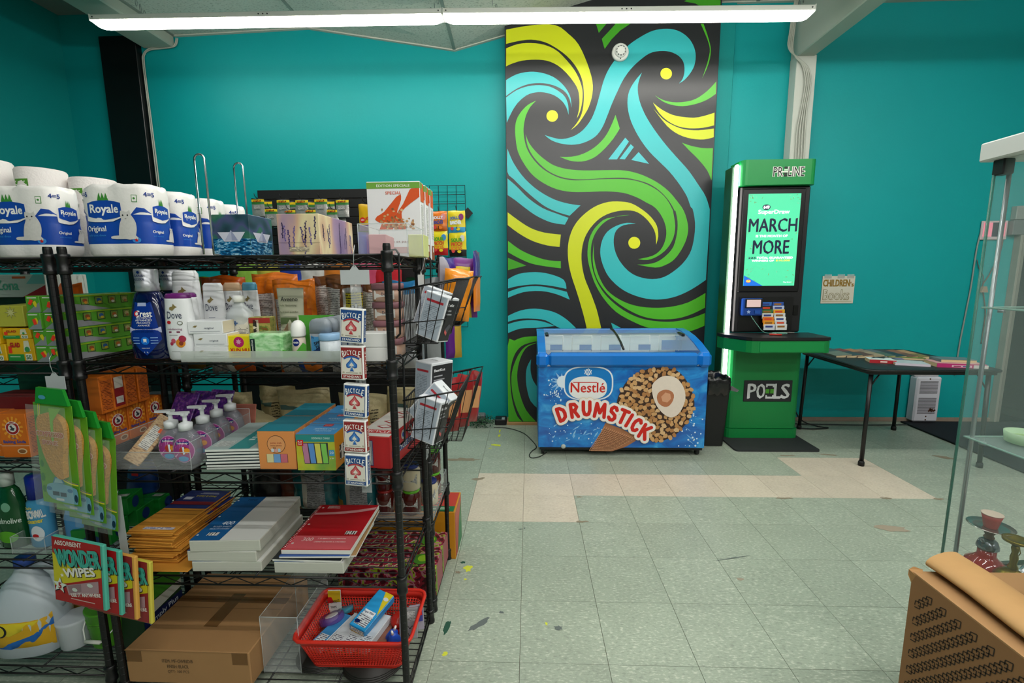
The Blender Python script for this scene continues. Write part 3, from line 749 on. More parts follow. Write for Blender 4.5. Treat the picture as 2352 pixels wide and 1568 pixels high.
def tp_pack(label, loc, rz, prnt=True):
    o2 = tp_outline(); n = len(o2); M = MB(); v = []; f = []
    zz = [(.0, .90), (.008, .97), (.03, 1.0), (.036, 1.0), (.075, 1.0), (.094, .985), (.100, .98), (.116, .99), (.15, 1.0), (.185, .985), (.195, .95), (.199, .88)]
    for z, s_ in zz:
        for x, y in o2: v.append((x*s_, y*s_, z+(.004*math.sin(x*90)+.003*math.sin(y*130+x*40) if z > .18 else 0)))
    rows = []
    for j in range(len(zz)-1):
        for i in range(n): rows.append((j, (j*n+i, j*n+(i+1) % n, (j+1)*n+(i+1) % n, (j+1)*n+i)))
    M.add((v, [q for j, q in rows if not 3 <= j <= 6]+[tuple(range(n))[::-1], tuple(range((len(zz)-1)*n, len(zz)*n))]), PLW, None, True)
    M.add((v, [q for j, q in rows if 3 <= j <= 6]), BLU, None, True)
    o = tag(M.ob('toilet_paper_pack', None, loc, (0, 0, rz)), label, 'toilet paper', 'wrapped toilet paper packs on the racks')
    p = MB(); fr = CFr(o2, .010, .02)
    top = [(-.115+.23*i/16, .118+.012*math.sin(1.1*i)) for i in range(17)]
    for base, k in ((0, 1.0), (.142, .52), (-.142, .52)):
        cx = base-.022*k
        p.poly(fr, spline([(cx-.055*k, .100), (cx-.055*k, .13+.02*k), (cx-.03*k, .142+.02*k), (cx+.03*k, .142+.02*k), (cx+.055*k, .13+.02*k), (cx+.055*k, .112), (cx+.02*k, .098), (cx-.03*k, .096)], 2), PLW, .0009)
        p.poly(fr, spline([(cx-.05*k, .112), (cx-.049*k, .13+.018*k), (cx, .136+.021*k), (cx+.049*k, .13+.018*k), (cx+.05*k, .112), (cx, .106-.004*k)], 2), BLU, .0014)
        p.text(fr, 'Royale', cx, .125+.004*k, .080*k, .030*k, WHITE, .0019, bold=.03)
        for q in (-1, 0, 1): p.poly(fr, [(cx+q*.009*k-.006*k, .134+.021*k), (cx+q*.009*k+.006*k, .134+.021*k), (cx+q*.009*k, .150+.026*k)], PGRN, .0016)
        p.text(fr, 'Original', base-.052*k, .062+.014*k, .058*k, .020*k, WHITE, .0012, bold=.02)
        p.text(fr, 'soft tout doux', base-.052*k, .056+.004*k, .054*k, .006*k, LBL, .0012)
        kx, ky = base+.032*k, .040+.052*k
        p.poly(fr, spline([(kx+x*k*.92, ky+y*k*.92) for x, y in CAT], 2), CATC, .0018)
        for ex in (-.001, .012): p.disc(fr, kx+ex*k, ky+.022*k, .0022*k, INK, .0023, n=8)
        p.poly(fr, [(kx+.003*k, ky+.014*k), (kx+.009*k, ky+.014*k), (kx+.006*k, ky+.011*k)], CATS, .0023)
        p.disc(fr, base+.06*k, .046, .011*k, LBL, .0012, ry=.008*k); p.star(fr, base+.06*k, .046, .006*k, .003*k, 5, RED, .0018)
        p.rect(fr, base+.058*k, .150, .014*k, .02*k, PGRN, .0008); p.rect(fr, base+.0595*k, .1515, .011*k, .017*k, PLW, .0012); p.disc(fr, base+.065*k, .160, .003, PGRN, .0016, n=8)
    for a in (.080, -.105, .2): p.poly(fr, [(a-.03, .114), (a-.012, .136), (a+.006, .134), (a+.03, .114)], BLU, .0006)
    for a in (.100, -.080, .215): p.text(fr, '4=5', a, .172, .024, .012, BLUD, .0012, bold=.03)
    p.ob('printed_wrap', o)
    return o
def towel_roll(label, loc, cm):
    o = MB().lathe([(.02, 0), (.062, 0), (.064, .006), (.064, .262), (.060, .268), (.02, .268), (.02, .255)], C('e4dedb', .8, bump=.2, bs=160), 28).ob('paper_towel_roll', None, loc)
    tag(o, label, 'paper towel', 'paper towel rolls behind the toilet paper')
    p = MB(); fr = CFr(ring(.064), .012, .05)
    p.rect(fr, -.028, .205, .046, .026, cm, .0008); p.rect(fr, -.026, .211, .040, .003, WHITE, .0013); p.rect(fr, -.026, .221, .036, .003, WHITE, .0013)
    p.ob('printed_band', o)
    return o
tp_pack('wrapped white and blue toilet paper pack nearest the rack post, kitten facing out', (-1.168, 1.338, A1), .02)
tp_pack('wrapped toilet paper pack standing second in the receding row', (-1.170, 1.462, A1), -.03)
tp_pack('wrapped toilet paper pack standing third, beside the chrome wire loops', (-1.160, 1.585, A1), .02)
tp_pack('wrapped toilet paper pack farthest back behind the boat tissue box', (-1.17, 1.72, C1), -.02)
tp_pack('wrapped toilet paper pack at the left edge of the photo, left of the twin posts', (-1.448, 1.338, B1), .03)
tp_pack('wrapped toilet paper pack partly cut by the left picture border', (-1.675, 1.345, B1), .03)
towel_roll('bare paper towel roll with green band, larger one behind the toilet paper', (-1.585, 1.50, B1+.02), C('4f8f2c', .6))
towel_roll('bare paper towel roll with green band, smaller one near the black post', (-1.470, 1.56, B1), C('4f8f2c', .6))
towel_roll('bare paper towel roll with orange band at the left picture border', (-1.735, 1.47, B1+.045), C('d88a6a', .6))
MB().box(-1.80, -1.52, 1.43, 1.57, B1, B1+.018, C('c9b798', .8), .001).ob('cardboard_pad'); tag(bpy.data.objects['cardboard_pad'], 'flat cardboard pad under the paper towel rolls', 'cardboard')
bpy.data.objects['cardboard_pad'].location = (0, 0, 0)
# chrome divider loops
t = thing('wire_divider', 'pair of tall chrome wire loops standing on the top shelf', 'shelf divider', (-.886, 1.262, A1))
def loop(x, y, w_, h):
    return [(x-w_/2, y, .003), (x-w_/2, y, h-w_/2)]+[(x+w_/2*math.cos(PI-PI*i/8), y, h-w_/2+w_/2*math.sin(PI-PI*i/8)) for i in range(9)]+[(x+w_/2, y, h-w_/2), (x+w_/2, y, .003)]
MB().tube(loop(0, 0, .028, .268), .0026, CHROME, 8).ob('wire_loop', t)
MB().tube(loop(-.04, .235, .030, .300), .0026, CHROME, 8).ob('wire_loop', t)
MB().tube([(.014, 0, .003), (-.025, .235, .003)], .0026, CHROME, 6).ob('base_wire', t)
# tissue boxes
BOKEH = ramp_mat('bokeh_print', 16, [(.25, '12202c'), (.40, '2c4a58'), (.5, '4a4f78'), (.58, '2f6a58'), (.66, '46725a'), (.8, '20384c')], .3, (1, 1, 1), 1)
WATER = ramp_mat('water_print', 60, [(.3, '041c33'), (.45, '0a4a78'), (.55, '1375a8'), (.63, 'a8d4e6'), (.7, '0d5a8a')], .3, (1, 1, 3), 4, .6)
o, F = carton('tissue_box', 'cube tissue box printed with white paper boats on dark water', 'tissue box', .108, .118, .115, BOKEH, (-.842, 1.359, A1), 0)
p = MB()
for k in ('front', 'right'):
    q = F[k]; p.rect(q, 0, 0, .108, .048, WATER)
    for cx, s_ in ((.055, 1.0),) if k == 'front' else ((.058, 1.1),):
        p.poly(q, [(cx-.040*s_, .066), (cx+.040*s_, .066), (cx+.022*s_, .040), (cx-.022*s_, .040)], C('c7cad8', .4), .0012)
        p.poly(q, [(cx-.020*s_, .043), (cx, .072), (cx+.018*s_, .043)], C('aab0c8', .4), .0017)
        p.poly(q, [(cx, .072), (cx+.018*s_, .043), (cx+.001, .043)], C('8f96b4', .4), .0021)
p.ob('printed_side', o)
LAV = ramp_mat('lavender_print', 7, [(.30, '5f5288'), (.42, '9a84a4'), (.52, 'c9a488'), (.60, 'dccfa4'), (.68, 'b98a72'), (.76, '7a6aa0')], .35, (1, 1, .35), 2, .3)
o, F = carton('tissue_box', 'long tissue box printed with purple lavender stems', 'tissue box', .119, .245, .112, LAV, (-.6395, 1.405, A1), 0)
p = MB(); rd = random.Random(3); LV = [C('4d4276', .4), C('6a5c98', .4), C('3b3358', .4)]
for k, L in (('front', .119), ('right', .245)):
    for s_ in range(9 if k == 'front' else 14):
        x = rd.uniform(.008, L-.008); lean = rd.uniform(-.12, .12); z0 = rd.uniform(.0, .05); n = rd.randint(7, 13)
        for i in range(n):
            z = z0+i*.0048
            if z > .107: break
            p.disc(F[k], x+lean*(z-.05)+rd.uniform(-.002, .002), z, rd.uniform(.0016, .003), LV[s_ % 3], ry=.0026, n=6)
p.rect(F['front'], .032, .010, .056, .012, fine('cfc3a6', '5a5048', 600), .0012)
p.rect(F['front'], 0, .033, .119, .0006, INK, .0013)
p.ob('printed_side', o)
# clear acrylic bin
ACR = glassy('dfe6e6', .09, .05); ACE = C('cfd8d8', .15, alpha=.5)
def acrylic(label, x0, x1, y0, y1, z0, z1, th=.0025, lip=None, name='acrylic_bin', hs=None):
    t = thing(name, label, 'bin', ((x0+x1)/2, (y0+y1)/2, z0)); a, b = (x1-x0)/2, (y1-y0)/2; h = z1-z0
    hs = hs or (h, h, h, h)
    MB().box(-a, a, -b, b, 0, th, ACR).ob('base', t)
    MB().box(-a, a, -b, -b+th, th, hs[0], ACR).ob('wall', t); MB().box(-a, a, b-th, b, th, hs[1], ACR).ob('wall', t)
    MB().box(-a, -a+th, -b+th, b-th, th, hs[2], ACR).ob('wall', t); MB().box(a-th, a, -b+th, b-th, th, hs[3], ACR).ob('wall', t)
    e = MB(); r = .0012
    e.tube([(-a, -b, hs[0]), (a, -b, hs[0])], r, ACE, 4); e.tube([(-a, b, hs[1]), (a, b, hs[1])], r, ACE, 4)
    e.tube([(-a, -b, hs[2]), (-a, b, hs[2])], r, ACE, 4); e.tube([(a, -b, hs[3]), (a, b, hs[3])], r, ACE, 4)
    for sx in (-1, 1):
        for sy in (-1, 1): e.tube([(sx*a, sy*b, 0), (sx*a, sy*b, max(hs[0] if sy < 0 else hs[1], .001))], r, ACE, 4)
    e.ob('edge', t)
    return t

acrylic('clear acrylic display box on the top shelf before the cereal boxes', -.473, -.335, 1.285, 1.47, A1, A1+.083)
carton('snack_box', 'mauve snack box lying inside the clear acrylic display', 'box', .05, .12, .055, C('c08a8f', .5), (-.44, 1.39, A1+.003), .1)
carton('tea_box', 'pale yellow carton standing behind the clear acrylic display', 'box', .05, .09, .07, C('cbd08a', .5), (-.362, 1.53, A1), .05)
# cereal boxes
KOR = C('d9541e', .45); KGR = C('6fa63c', .5); KBR = C('8a4a2c', .5)
def cereal(label, y, x=-.4765):
    o, F = carton('cereal_box', label, 'cereal box', .19, .052, .268, C('e9e9ec', .45), (x, y, C1), 0, 'cereal boxes on the top shelf')
    p = MB(); q = F['front']
    p.rect(q, 0, .244, .19, .021, KGR); p.text(q, 'ÉDITION SPÉCIALE', .095, .2545, .118, .010, WHITE)
    p.text(q, 'SPECIAL', .095, .229, .056, .010, KOR)
    p.poly(q, spline([(.034, .150), (.060, .165), (.105, .215), (.122, .222), (.122, .205), (.108, .170), (.098, .130), (.088, .104), (.040, .104), (.052, .128), (.040, .128), (.026, .138)], 2), KOR, .001)
    p.poly(q, spline([(.106, .160), (.128, .190), (.150, .232), (.160, .243), (.188, .243), (.188, .215), (.160, .196), (.136, .178), (.122, .160), (.126, .130), (.136, .104), (.094, .104), (.100, .135)], 2), KOR, .0012)
    rd = random.Random(5)
    for i in range(95):
        a = rd.gauss(.0, .5); xx = .100+.062*max(-1, min(1, rd.gauss(0, .55))); zz = .106+abs(rd.gauss(0, .028))
        if abs(xx-.1) > .055 and zz > .14: continue
        p.disc(q, xx, zz, rd.uniform(.003, .006), C(('c79a64', 'a8743f', 'd9b487', '8f5a34', 'b98a5c')[i % 5], .6), .0014+.00001*i, ry=rd.uniform(.002, .005), n=7)
    p.text(q, 'cannelle et pacanes', .105, .060, .14, .010, C('8a4a3c', .5)); p.rect(q, .02, .020, .15, .022, C('c9a0a0', .5))
    q = F['right']
    p.rect(q, .002, .200, .048, .064, KOR); p.rect(q, .002, .000, .048, .055, KBR); p.rect(q, .010, .080, .032, .11, fine('e4e2e0', '8a8a8a', 500)); p.rect(q, .002, .244, .024, .021, KGR, .0012); p.rect(q, .02, .03, .014, .02, WHITE, .0014)
    p.ob('printed_panel', o)
    return o
cereal('cereal box at the front with large orange K and green banner', 1.685)
cereal('cereal box second in the row behind the front one', 1.758, -.4745)
cereal('cereal box last in the row, nearest the black grid', 1.830, -.472)
# ================================================================== SECOND SHELF OF THE FRONT RACK
def bottle(name, label, cat, loc, prof, m, sx=1, sy=1, pw=2.0, parts=(), rz=0, group=None, n=24, k=1.0):
    prof = [(r*k, z*k) for r, z in prof]
    o = MB().lathe(prof, m, n, None, sx, sy, pw).ob(name, None, loc, (0, 0, rz)); tag(o, label, cat, group)
    for pn, pp, pm in parts: MB().lathe([(r*k, z*k) for r, z in pp], pm, n, None, sx if pn != 'pump' else 1, sy if pn != 'pump' else 1, pw if pn in ('cap', 'lid') else 2).ob(pn, o)
    return o, bottle_frame(prof, sx, sy, pw)
MOUTH = C('071244', .12, coat=.5, spec=.6); SILV = C('b9bcc2', .3, .6); NAVY = C('0c1f5c', .25)
def mouthwash(label, loc, rz, front=True):
    prof = [(.046, 0), (.052, .004), (.054, .05), (.0535, .085), (.049, .12), (.041, .165), (.033, .192), (.024, .203)]
    o, fr = bottle('mouthwash_bottle', label, 'bottle', loc, prof, MOUTH, 1.05, .62, 3.0, rz=rz, group='blue mouthwash bottles')
    MB().lathe([(.026, .200), (.031, .203), (.029, .215), (.030, .222), (.0285, .226), (.030, .262), (.028, .266)], SILV, 24).ob('cap', o)
    p = MB(); fc = CFr(ring(.0305), .008, .02)
    p.text(fc, 'SANS', .0, .246, .024, .007, NAVY, .0012); p.text(fc, 'ALCOOL', .0, .236, .03, .007, NAVY, .0012); p.disc(fc, 0, .256, .004, NAVY, .001, n=10)
    p.poly(fr, [(-.034, .17), (.030, .17), (.040, .10), (.046, .06), (.02, .03), (0, .012), (-.02, .03), (-.046, .06), (-.042, .10)], C('10338c', .2), .0006)
    p.rect(fr, -.020, .158, .032, .010, C('a8b6d8', .3), .0012)
    p.text(fr, 'Crest', .0, .136, .056, .018, WHITE, .0014, bold=.03); p.disc(fr, -.023, .136, .008, RED, .0018, n=12); p.disc(fr, -.021, .136, .005, WHITE, .0021, n=12)
    p.text(fr, 'PRO-HEALTH', 0, .124, .046, .005, WHITE, .0014); p.text(fr, 'ADVANCED', 0, .117, .052, .006, WHITE, .0014); p.text(fr, 'PRO-SANTE', 0, .109, .042, .005, WHITE, .0014); p.text(fr, 'AVANCÉ', 0, .102, .036, .006, WHITE, .0014)
    p.rect(fr, -.047, .080, .094, .017, C('b8bcdc', .3), .0012); p.text(fr, 'ENAMEL CARE', 0, .0925, .052, .005, NAVY, .0018); p.text(fr, "SOIN DE L'ÉMAIL", 0, .0845, .056, .006, NAVY, .0018)
    p.disc(fr, 0, .056, .012, C('1d74d8', .2), .0012); p.poly(fr, [(-.005, .062), (.005, .062), (.004, .050), (.001, .054), (-.001, .054), (-.004, .050)], WHITE, .0018)
    for k in (-1, 1):
        for z in (.064, .056, .048): p.rect(fr, k*.026-.010, z, .020, .002, C('8fb6e8', .3), .0014)
    p.text(fr, 'FRESH MINT', 0, .034, .024, .003, WHITE, .0014); p.text(fr, '1 L', 0, .022, .012, .004, WHITE, .0014)
    p.ob('printed_label', o)
    return o
mouthwash('tall blue mouthwash bottle with silver cap, front one at the shelf end', (-1.133, 1.333, A2), .06)
mouthwash('tall blue mouthwash bottle half hidden behind the front one', (-1.142, 1.438, A2), .02)
DW = C('e8eaec', .3); PURP = C('6b1f6e', .35); GOLD = C('8a7a4a', .4); DNAVY = C('27304f', .4)
def lotion(label, loc, h=.2, cap=PURP, w_=.043, rz=0, fruit=False, big=True, body=DW):
    k = h/.2
    prof = [(.034, 0), (.039, .006), (.042, .04), (.0415, .08), (.039, .13), (.036, .172), (.0355, .176)]
    prof = [(r*w_/.043, z*k) for r, z in prof]; zt = .176*k; r0 = prof[-1][0]
    o, fr = bottle('lotion_bottle', label, 'bottle', loc, prof, body, 1, .58, 2.4, rz=rz, group='white body wash and lotion bottles')
    MB().lathe([(r0, zt), (r0*1.0, zt+.002), (r0*.99, zt+.008*k), (r0*.86, zt+.0135*k)] if cap is PURP else [(r0, zt), (r0*1.0, zt+.004), (r0*.98, zt+.016*k), (r0*.80, zt+.024*k)], cap, 24, None, 1, .58, 2.4).ob('cap', o)
    p = MB(); s_ = w_/.043
    p.poly(fr, spline([(-.014*s_, .146*k), (-.004*s_, .142*k), (.006*s_, .150*k), (.013*s_, .152*k), (.006*s_, .156*k), (.000, .162*k), (-.003*s_, .154*k), (-.012*s_, .152*k)], 2), GOLD, .001)
    p.text(fr, 'Dove', 0, .130*k, .046*s_, .020*k, DNAVY, .0012, bold=.0)
    if fruit:
        p.disc(fr, -.018, .112, .007, RED, .001, ry=.005); p.disc(fr, .016, .110, .008, C('6a6f5a', .5), .001, ry=.006, n=12); p.disc(fr, .016, .110, .006, DW, .0014, ry=.004, n=12)
        p.text(fr, 'rebalancing', -.002, .092, .044, .007, C('8a3f6e', .4), .0012); p.rect(fr, -.02, .082, .034, .004, C('7a2a4a', .4), .001); p.rect(fr, -.02, .074, .026, .0015, C('8a8a8a', .5), .001)
        p.disc(fr, .012, .052, .013, C('d98a2a', .4), .001); p.disc(fr, .014, .051, .006, C('8a3a22', .5), .0015); p.disc(fr, .018, .064, .010, C('a8324a', .4), .0014); p.disc(fr, -.008, .058, .007, C('c8566a', .4), .0012); p.disc(fr, -.014, .050, .005, C('b03050', .4), .0013)
        p.rect(fr, -.018, .026, .034, .0015, C('9a9a9a', .5), .0012)
    else:
        p.rect(fr, -.012*s_, .10*k, .024*s_, .002, C('9aa0b0', .5), .001); p.poly(fr, spline([(-.04*s_, .10*k), (0, .085*k), (.035*s_, .095*k), (.036*s_, .088*k), (0, .076*k), (-.04*s_, .092*k)], 2), C('cfd4d8', .35), .0008)
        p.poly(fr, spline([(-.04*s_, .06*k), (0, .050*k), (.035*s_, .058*k), (.036*s_, .052*k), (0, .043*k), (-.04*s_, .052*k)], 2), C('cfd4d8', .35), .0008)
    p.ob('printed_label', o)
    return o
lotion('white body wash bottle with purple cap and peach picture, frontmost', (-1.022, 1.305, A2), .205, fruit=True)
lotion('white body wash bottle with purple cap, second one just behind', (-1.052, 1.365, A2), .205, rz=.2)
lotion('tallest white lotion bottle with white cap behind the purple caps', (-1.088, 1.43, A2), .262, DW, .046, rz=.1)
lotion('white lotion bottle with white cap right of the tallest one', (-1.020, 1.455, A2), .222, DW, .036, rz=.1)
lotion('white lotion bottle with peach cap in the second row', (-.985, 1.50, A2), .222, C('d9b48f', .4), .034)
lotion('white lotion bottle with light blue cap farthest right in the second row', (-.945, 1.53, A2), .222, C('5fa8c8', .3), .030)
# rubbing alcohol
prof = [(.036, 0), (.040, .004), (.040, .115), (.036, .132), (.020, .150), (.0145, .158), (.0145, .166)]
o, fr = bottle('alcohol_bottle', 'milky plastic rubbing alcohol bottle with white screw cap', 'bottle', (-.893, 1.385, A2), prof, C('c9ced0', .25, alpha=.92), 1, .6, 3.0)
MB().lathe([(.017, .164), (.017, .182), (.014, .185)], WHITE, 18).ob('cap', o)
p = MB(); p.rect(fr, -.036, .045, .072, .065, C('d9d6cc', .5), .0006); p.rect(fr, -.034, .062, .030, .018, C('23407f', .5), .0012); p.rect(fr, -.031, .067, .024, .005, C('c8d0e0'), .0016)
p.text(fr, 'DIN', -.022, .098, .018, .007, INK, .0012); p.rect(fr, -.003, .094, .004, .014, C('4a6a9a', .5), .0012); p.rect(fr, -.008, .099, .014, .004, C('4a6a9a', .5), .0013); p.rect(fr, .004, .048, .03, .045, fine('d9d6cc', '5a5a5a', 500), .0012)
p.ob('printed_label', o)
# boxed soap, three high
for i, (dx, rz, lb) in enumerate(((.0, .04, 'white soap box at the bottom of the stack of three'), (.002, .02, 'white soap box in the middle of the stack of three'), (-.012, .10, 'white soap box on top of the stack of three'))):
    o, F = carton('soap_box', lb, 'soap', .098, .062, .0365, C('e6e8ea', .4), (-.928+dx, 1.318, A2+.0045+.0368*i), rz, 'stacked boxes of soap')
    p = MB(); p.text(F['front'], 'original', .06, .016, .026, .006, DNAVY); p.poly(F['front'], [(.014, .020), (.022, .018), (.028, .024), (.020, .024)], GOLD); p.rect(F['front'], .006, .006, .084, .0012, C('9aa0a8'))
    p.rect(F['right'], .001, .001, .06, .0345, C('e2d9c2', .5)); p.ob('printed_panel', o)
o, F = carton('soap_box', 'bright yellow soap box with a round magenta stamp', 'soap', .077, .05, .066, C('e3cf12', .4), (-.8515, 1.318, A2+.0045), 0)
p = MB(); q = F['front']; p.disc(q, .045, .048, .0155, C('b81f6a', .4)); p.star(q, .045, .049, .009, .005, 7, C('d9a0b8', .5), .0012); p.text(q, 'XUN HU', .046, .025, .056, .010, RED, bold=.03); p.rect(q, .022, .0145, .05, .0025, C('8a5a1a')); p.rect(q, .027, .008, .04, .0025, C('a8761a')); p.ob('printed_panel', o)
o, F = carton('tea_box', 'small red and green tea box peeking over the yellow soap', 'box', .062, .045, .118, ramp_mat('tea_print', 40, [(.35, '7a8a3a'), (.5, 'b8a85a'), (.6, '5a7a2a'), (.7, 'a03a2a')], .5), (-.828, 1.392, A2), .15)
p = MB(); p.rect(F['front'], .0, .100, .062, .016, C('a8322a')); p.rect(F['front'], .012, .07, .016, .04, fine('e8e2d0', '2a2a2a', 60, axis=0)); p.ob('printed_panel', o)
# green film-wrapped bars
o, F = carton('soap_bar', 'green leaf-print wrapped soap bar with dark vertical label', 'soap', .10, .07, .074, ramp_mat('leaf_print', 30, [(.3, '5fae62'), (.48, 'a8dca0'), (.6, 'c8ecc0'), (.75, '7ac27a')], .2, (1, 1, 2.5), 3, .4, coat=.4), (-.7635, 1.322, A2+.0045), .0, b=.006)
p = MB(); p.rect(F['front'], .006, .006, .014, .052, C('122a26', .3)); p.text(F['front'], 'palmolive', .013, .032, .046, .008, WHITE, rot=PI/2); p.rect(F['front'], .068, .006, .022, .016, C('9aa8a8', .4)); p.ob('printed_panel', o)
# Aveeno tube standing on its cap
tb = MB(); v = []; f = []; n = 20; rows = [(0, .026, .022), (.03, .027, .022), (.032, .031, .024), (.10, .036, .018), (.16, .039, .009), (.196, .041, .0025), (.206, .041, .002)]
for z, a, b in rows:
    for i in range(n): v.append((a*math.cos(2*PI*i/n), b*math.sin(2*PI*i/n), z))
for j in range(len(rows)-1):
    for i in range(n): f.append((j*n+i, j*n+(i+1) % n, (j+1)*n+(i+1) % n, (j+1)*n+i))
f += [tuple(range(n))[::-1], tuple(range((len(rows)-1)*n, len(rows)*n))]
tb.add((v, f), C('b3b29c', .4), None, True); o = tag(tb.ob('lotion_tube', None, (-.735, 1.395, A2), (0, 0, .05)), 'sage green lotion tube with flat crimped top', 'lotion tube')
fr = Fr((0, -.0255, 0), (1, 0, 0), (0, .10, 1)); p = MB()
p.text(fr, 'Aveeno', 0, .172, .052, .013, INK, .003); p.text(fr, 'Daily Moisturizing', -.004, .152, .052, .007, C('5a6048'), .003); p.text(fr, 'hydratant quotidien', .0, .132, .054, .007, C('5a6048'), .003); p.rect(fr, -.028, .096, .05, .020, C('4f5f3a'), .002); p.rect(fr, -.028, .118, .05, .0012, C('7a806a'), .002); p.rect(fr, -.028, .072, .034, .016, fine('b3b29c', '6a6a58', 500), .002)
p.ob('printed_label', o)
MB().lathe([(.0265, 0), (.0265, .03), (.02, .031)], C('a8a892', .4), 20, None, 1, .82).ob('cap', o)
# torn green display carton with roll-on
t = thing('display_carton', 'torn green cardboard display tray around the roll-on', 'carton', (-.690, 1.335, A2+.0045))
GC = C('55a83a', .5); KR = C('8a6f58', .8)
MB().add(gprism([(-.05, 0), (-.012, 0), (.0, .006), (.02, 0), (.045, 0), (.045, .04), (.036, .046), (.012, .018), (-.012, .022), (-.04, .030), (-.05, .034)], 0, .0015), GC, Matrix.Translation((0, -.043, 0)) @ Matrix.Rotation(PI/2, 4, 'X')).ob('front_flap', t)
MB().add(gprism([(-.043, 0), (.05, 0), (.05, .10), (-.043, .034)], -.0008, .0008), KR, Matrix.Translation((-.05, 0, 0)) @ Matrix.Rotation(PI/2, 4, 'Z') @ Matrix.Rotation(PI/2, 4, 'X')).ob('side_flap', t)
MB().box(-.05, .09, .050, .0515, 0, .118, GC).ob('back_flap', t)
MB().box(-.05, .09, -.043, .05, 0, .001, KR).ob('tray_floor', t)
prof = [(.018, 0), (.020, .003), (.0195, .03), (.0175, .058), (.0195, .060), (.0205, .064), (.0205, .085), (.017, .098), (.009, .106), (0, .108)]
o, fr = bottle('roll_on_deodorant', 'cream roll-on deodorant with round navy label and white dome cap', 'deodorant', (-.676, 1.312, A2+.0065), prof[:4], C('cfc3b2', .4))
MB().lathe(prof[4:], WHITE, 24).ob('cap', o); p = MB(); p.disc(fr, 0, .044, .0105, C('101f6e', .3), .0008); p.text(fr, 'NIVEA', 0, .044, .016, .005, WHITE, .0014, bold=.03); p.ob('printed_label', o)
# stick deodorants in a row
lbs = ('grey stick deodorant at the front of the row with blue label', 'grey stick deodorant second in the row', 'grey stick deodorant third in the row', 'grey stick deodorant at the back of the row')
for i in range(4):
    prof = [(.029, 0), (.031, .003), (.031, .072)]
    o, fr = bottle('stick_deodorant', lbs[i], 'deodorant', (-.606+.006*i, 1.306+.037*i, A2+.0045), prof, C('8f979f', .3), 1, .5, 3.2, group='grey stick deodorants')
    MB().lathe([(.0312, .073), (.0312, .096), (.029, .106), (.022, .113), (.012, .115)], C('8b939b', .28), 24, None, 1, .5, 3.2).ob('cap', o)
    p = MB(); p.rect(fr, -.024, .012, .046, .054, C('4a8fc0', .3), .0006); p.poly(fr, [(-.024, .02), (.0, .034), (.022, .03), (.022, .012), (-.024, .012)], C('16386e', .3), .001); p.text(fr, 'SPEED', .002, .046, .034, .010, INK, .0013, rot=.2, bold=.03); p.text(fr, 'STICK', .004, .034, .028, .010, INK, .0013, rot=.2, bold=.03); p.text(fr, '0%', -.018, .061, .008, .005, NAVY, .0013); p.ob('printed_label', o)
# clear cotton-swab jar with blue lid
o, fr = bottle('cotton_jar', 'clear plastic tub of white cotton with pale blue lid', 'jar', (-.572, 1.288, A2+.0045), [(.026, 0), (.0285, .003), (.029, .055)], C('d9e2e8', .2, alpha=.9), 1, 1)
MB().lathe([(.030, .055), (.031, .058), (.031, .071), (.028, .074)], C('8db4d8', .3), 24).ob('lid', o)
# body butter jars, stacked
MV = C('8f6068', .4)
for i in range(4):
    lb = ('square body butter jar at the bottom of the mauve-lidded stack', 'square body butter jar second from the bottom of the mauve-lidded stack', 'square body butter jar third from the bottom of the mauve-lidded stack', 'square body butter jar on top of the mauve-lidded stack')[i]
    prof = [(.038, 0), (.041, .003), (.041, .036)]
    o, fr = bottle('body_butter_jar', lb, 'jar', (-.424, 1.375, A2+.0545*i), prof, C('b7937f', .35), 1, 1, 4.0, group='mauve-lidded body butter jars')
    MB().lathe([(.0435, .037), (.0435, .052), (.041, .0545)], MV, 28, None, 1, 1, 4.0).ob('lid', o)
    p = MB(); p.rect(fr, -.030, .008, .060, .026, C('d9d4cf', .4), .0007); p.text(fr, 'Dove', .004, .024, .022, .009, DNAVY, .0013, bold=0); p.text(fr, 'body love', .004, .014, .02, .004, C('8a6a4a'), .0013); p.rect(fr, -.030, .004, .060, .004, C('8a5a32', .4), .0008); p.ob('printed_label', o)
for i in range(2):
    o, F = carton('white_carton', ('plain white carton lying under another beside the front right post', 'plain white carton on top of its twin beside the front right post')[i], 'box', .095, .062, .040, C('dcdcda', .45), (-.447+.003*i, 1.295, A2+.0405*i), .05*i, 'plain white cartons')
# frosted tray with a low lip under the soaps
t = thing('frosted_tray', 'frosted clear plastic tray under the soaps and deodorants', 'tray', (-.735, 1.385, A2)); FR_ = C('c8d0c8', .5, alpha=.45)
MB().box(-.255, .245, -.123, .12, 0, .003, FR_).ob('base', t); MB().box(-.262, .25, -.126, -.123, 0, .031, FR_).ob('front_lip', t)
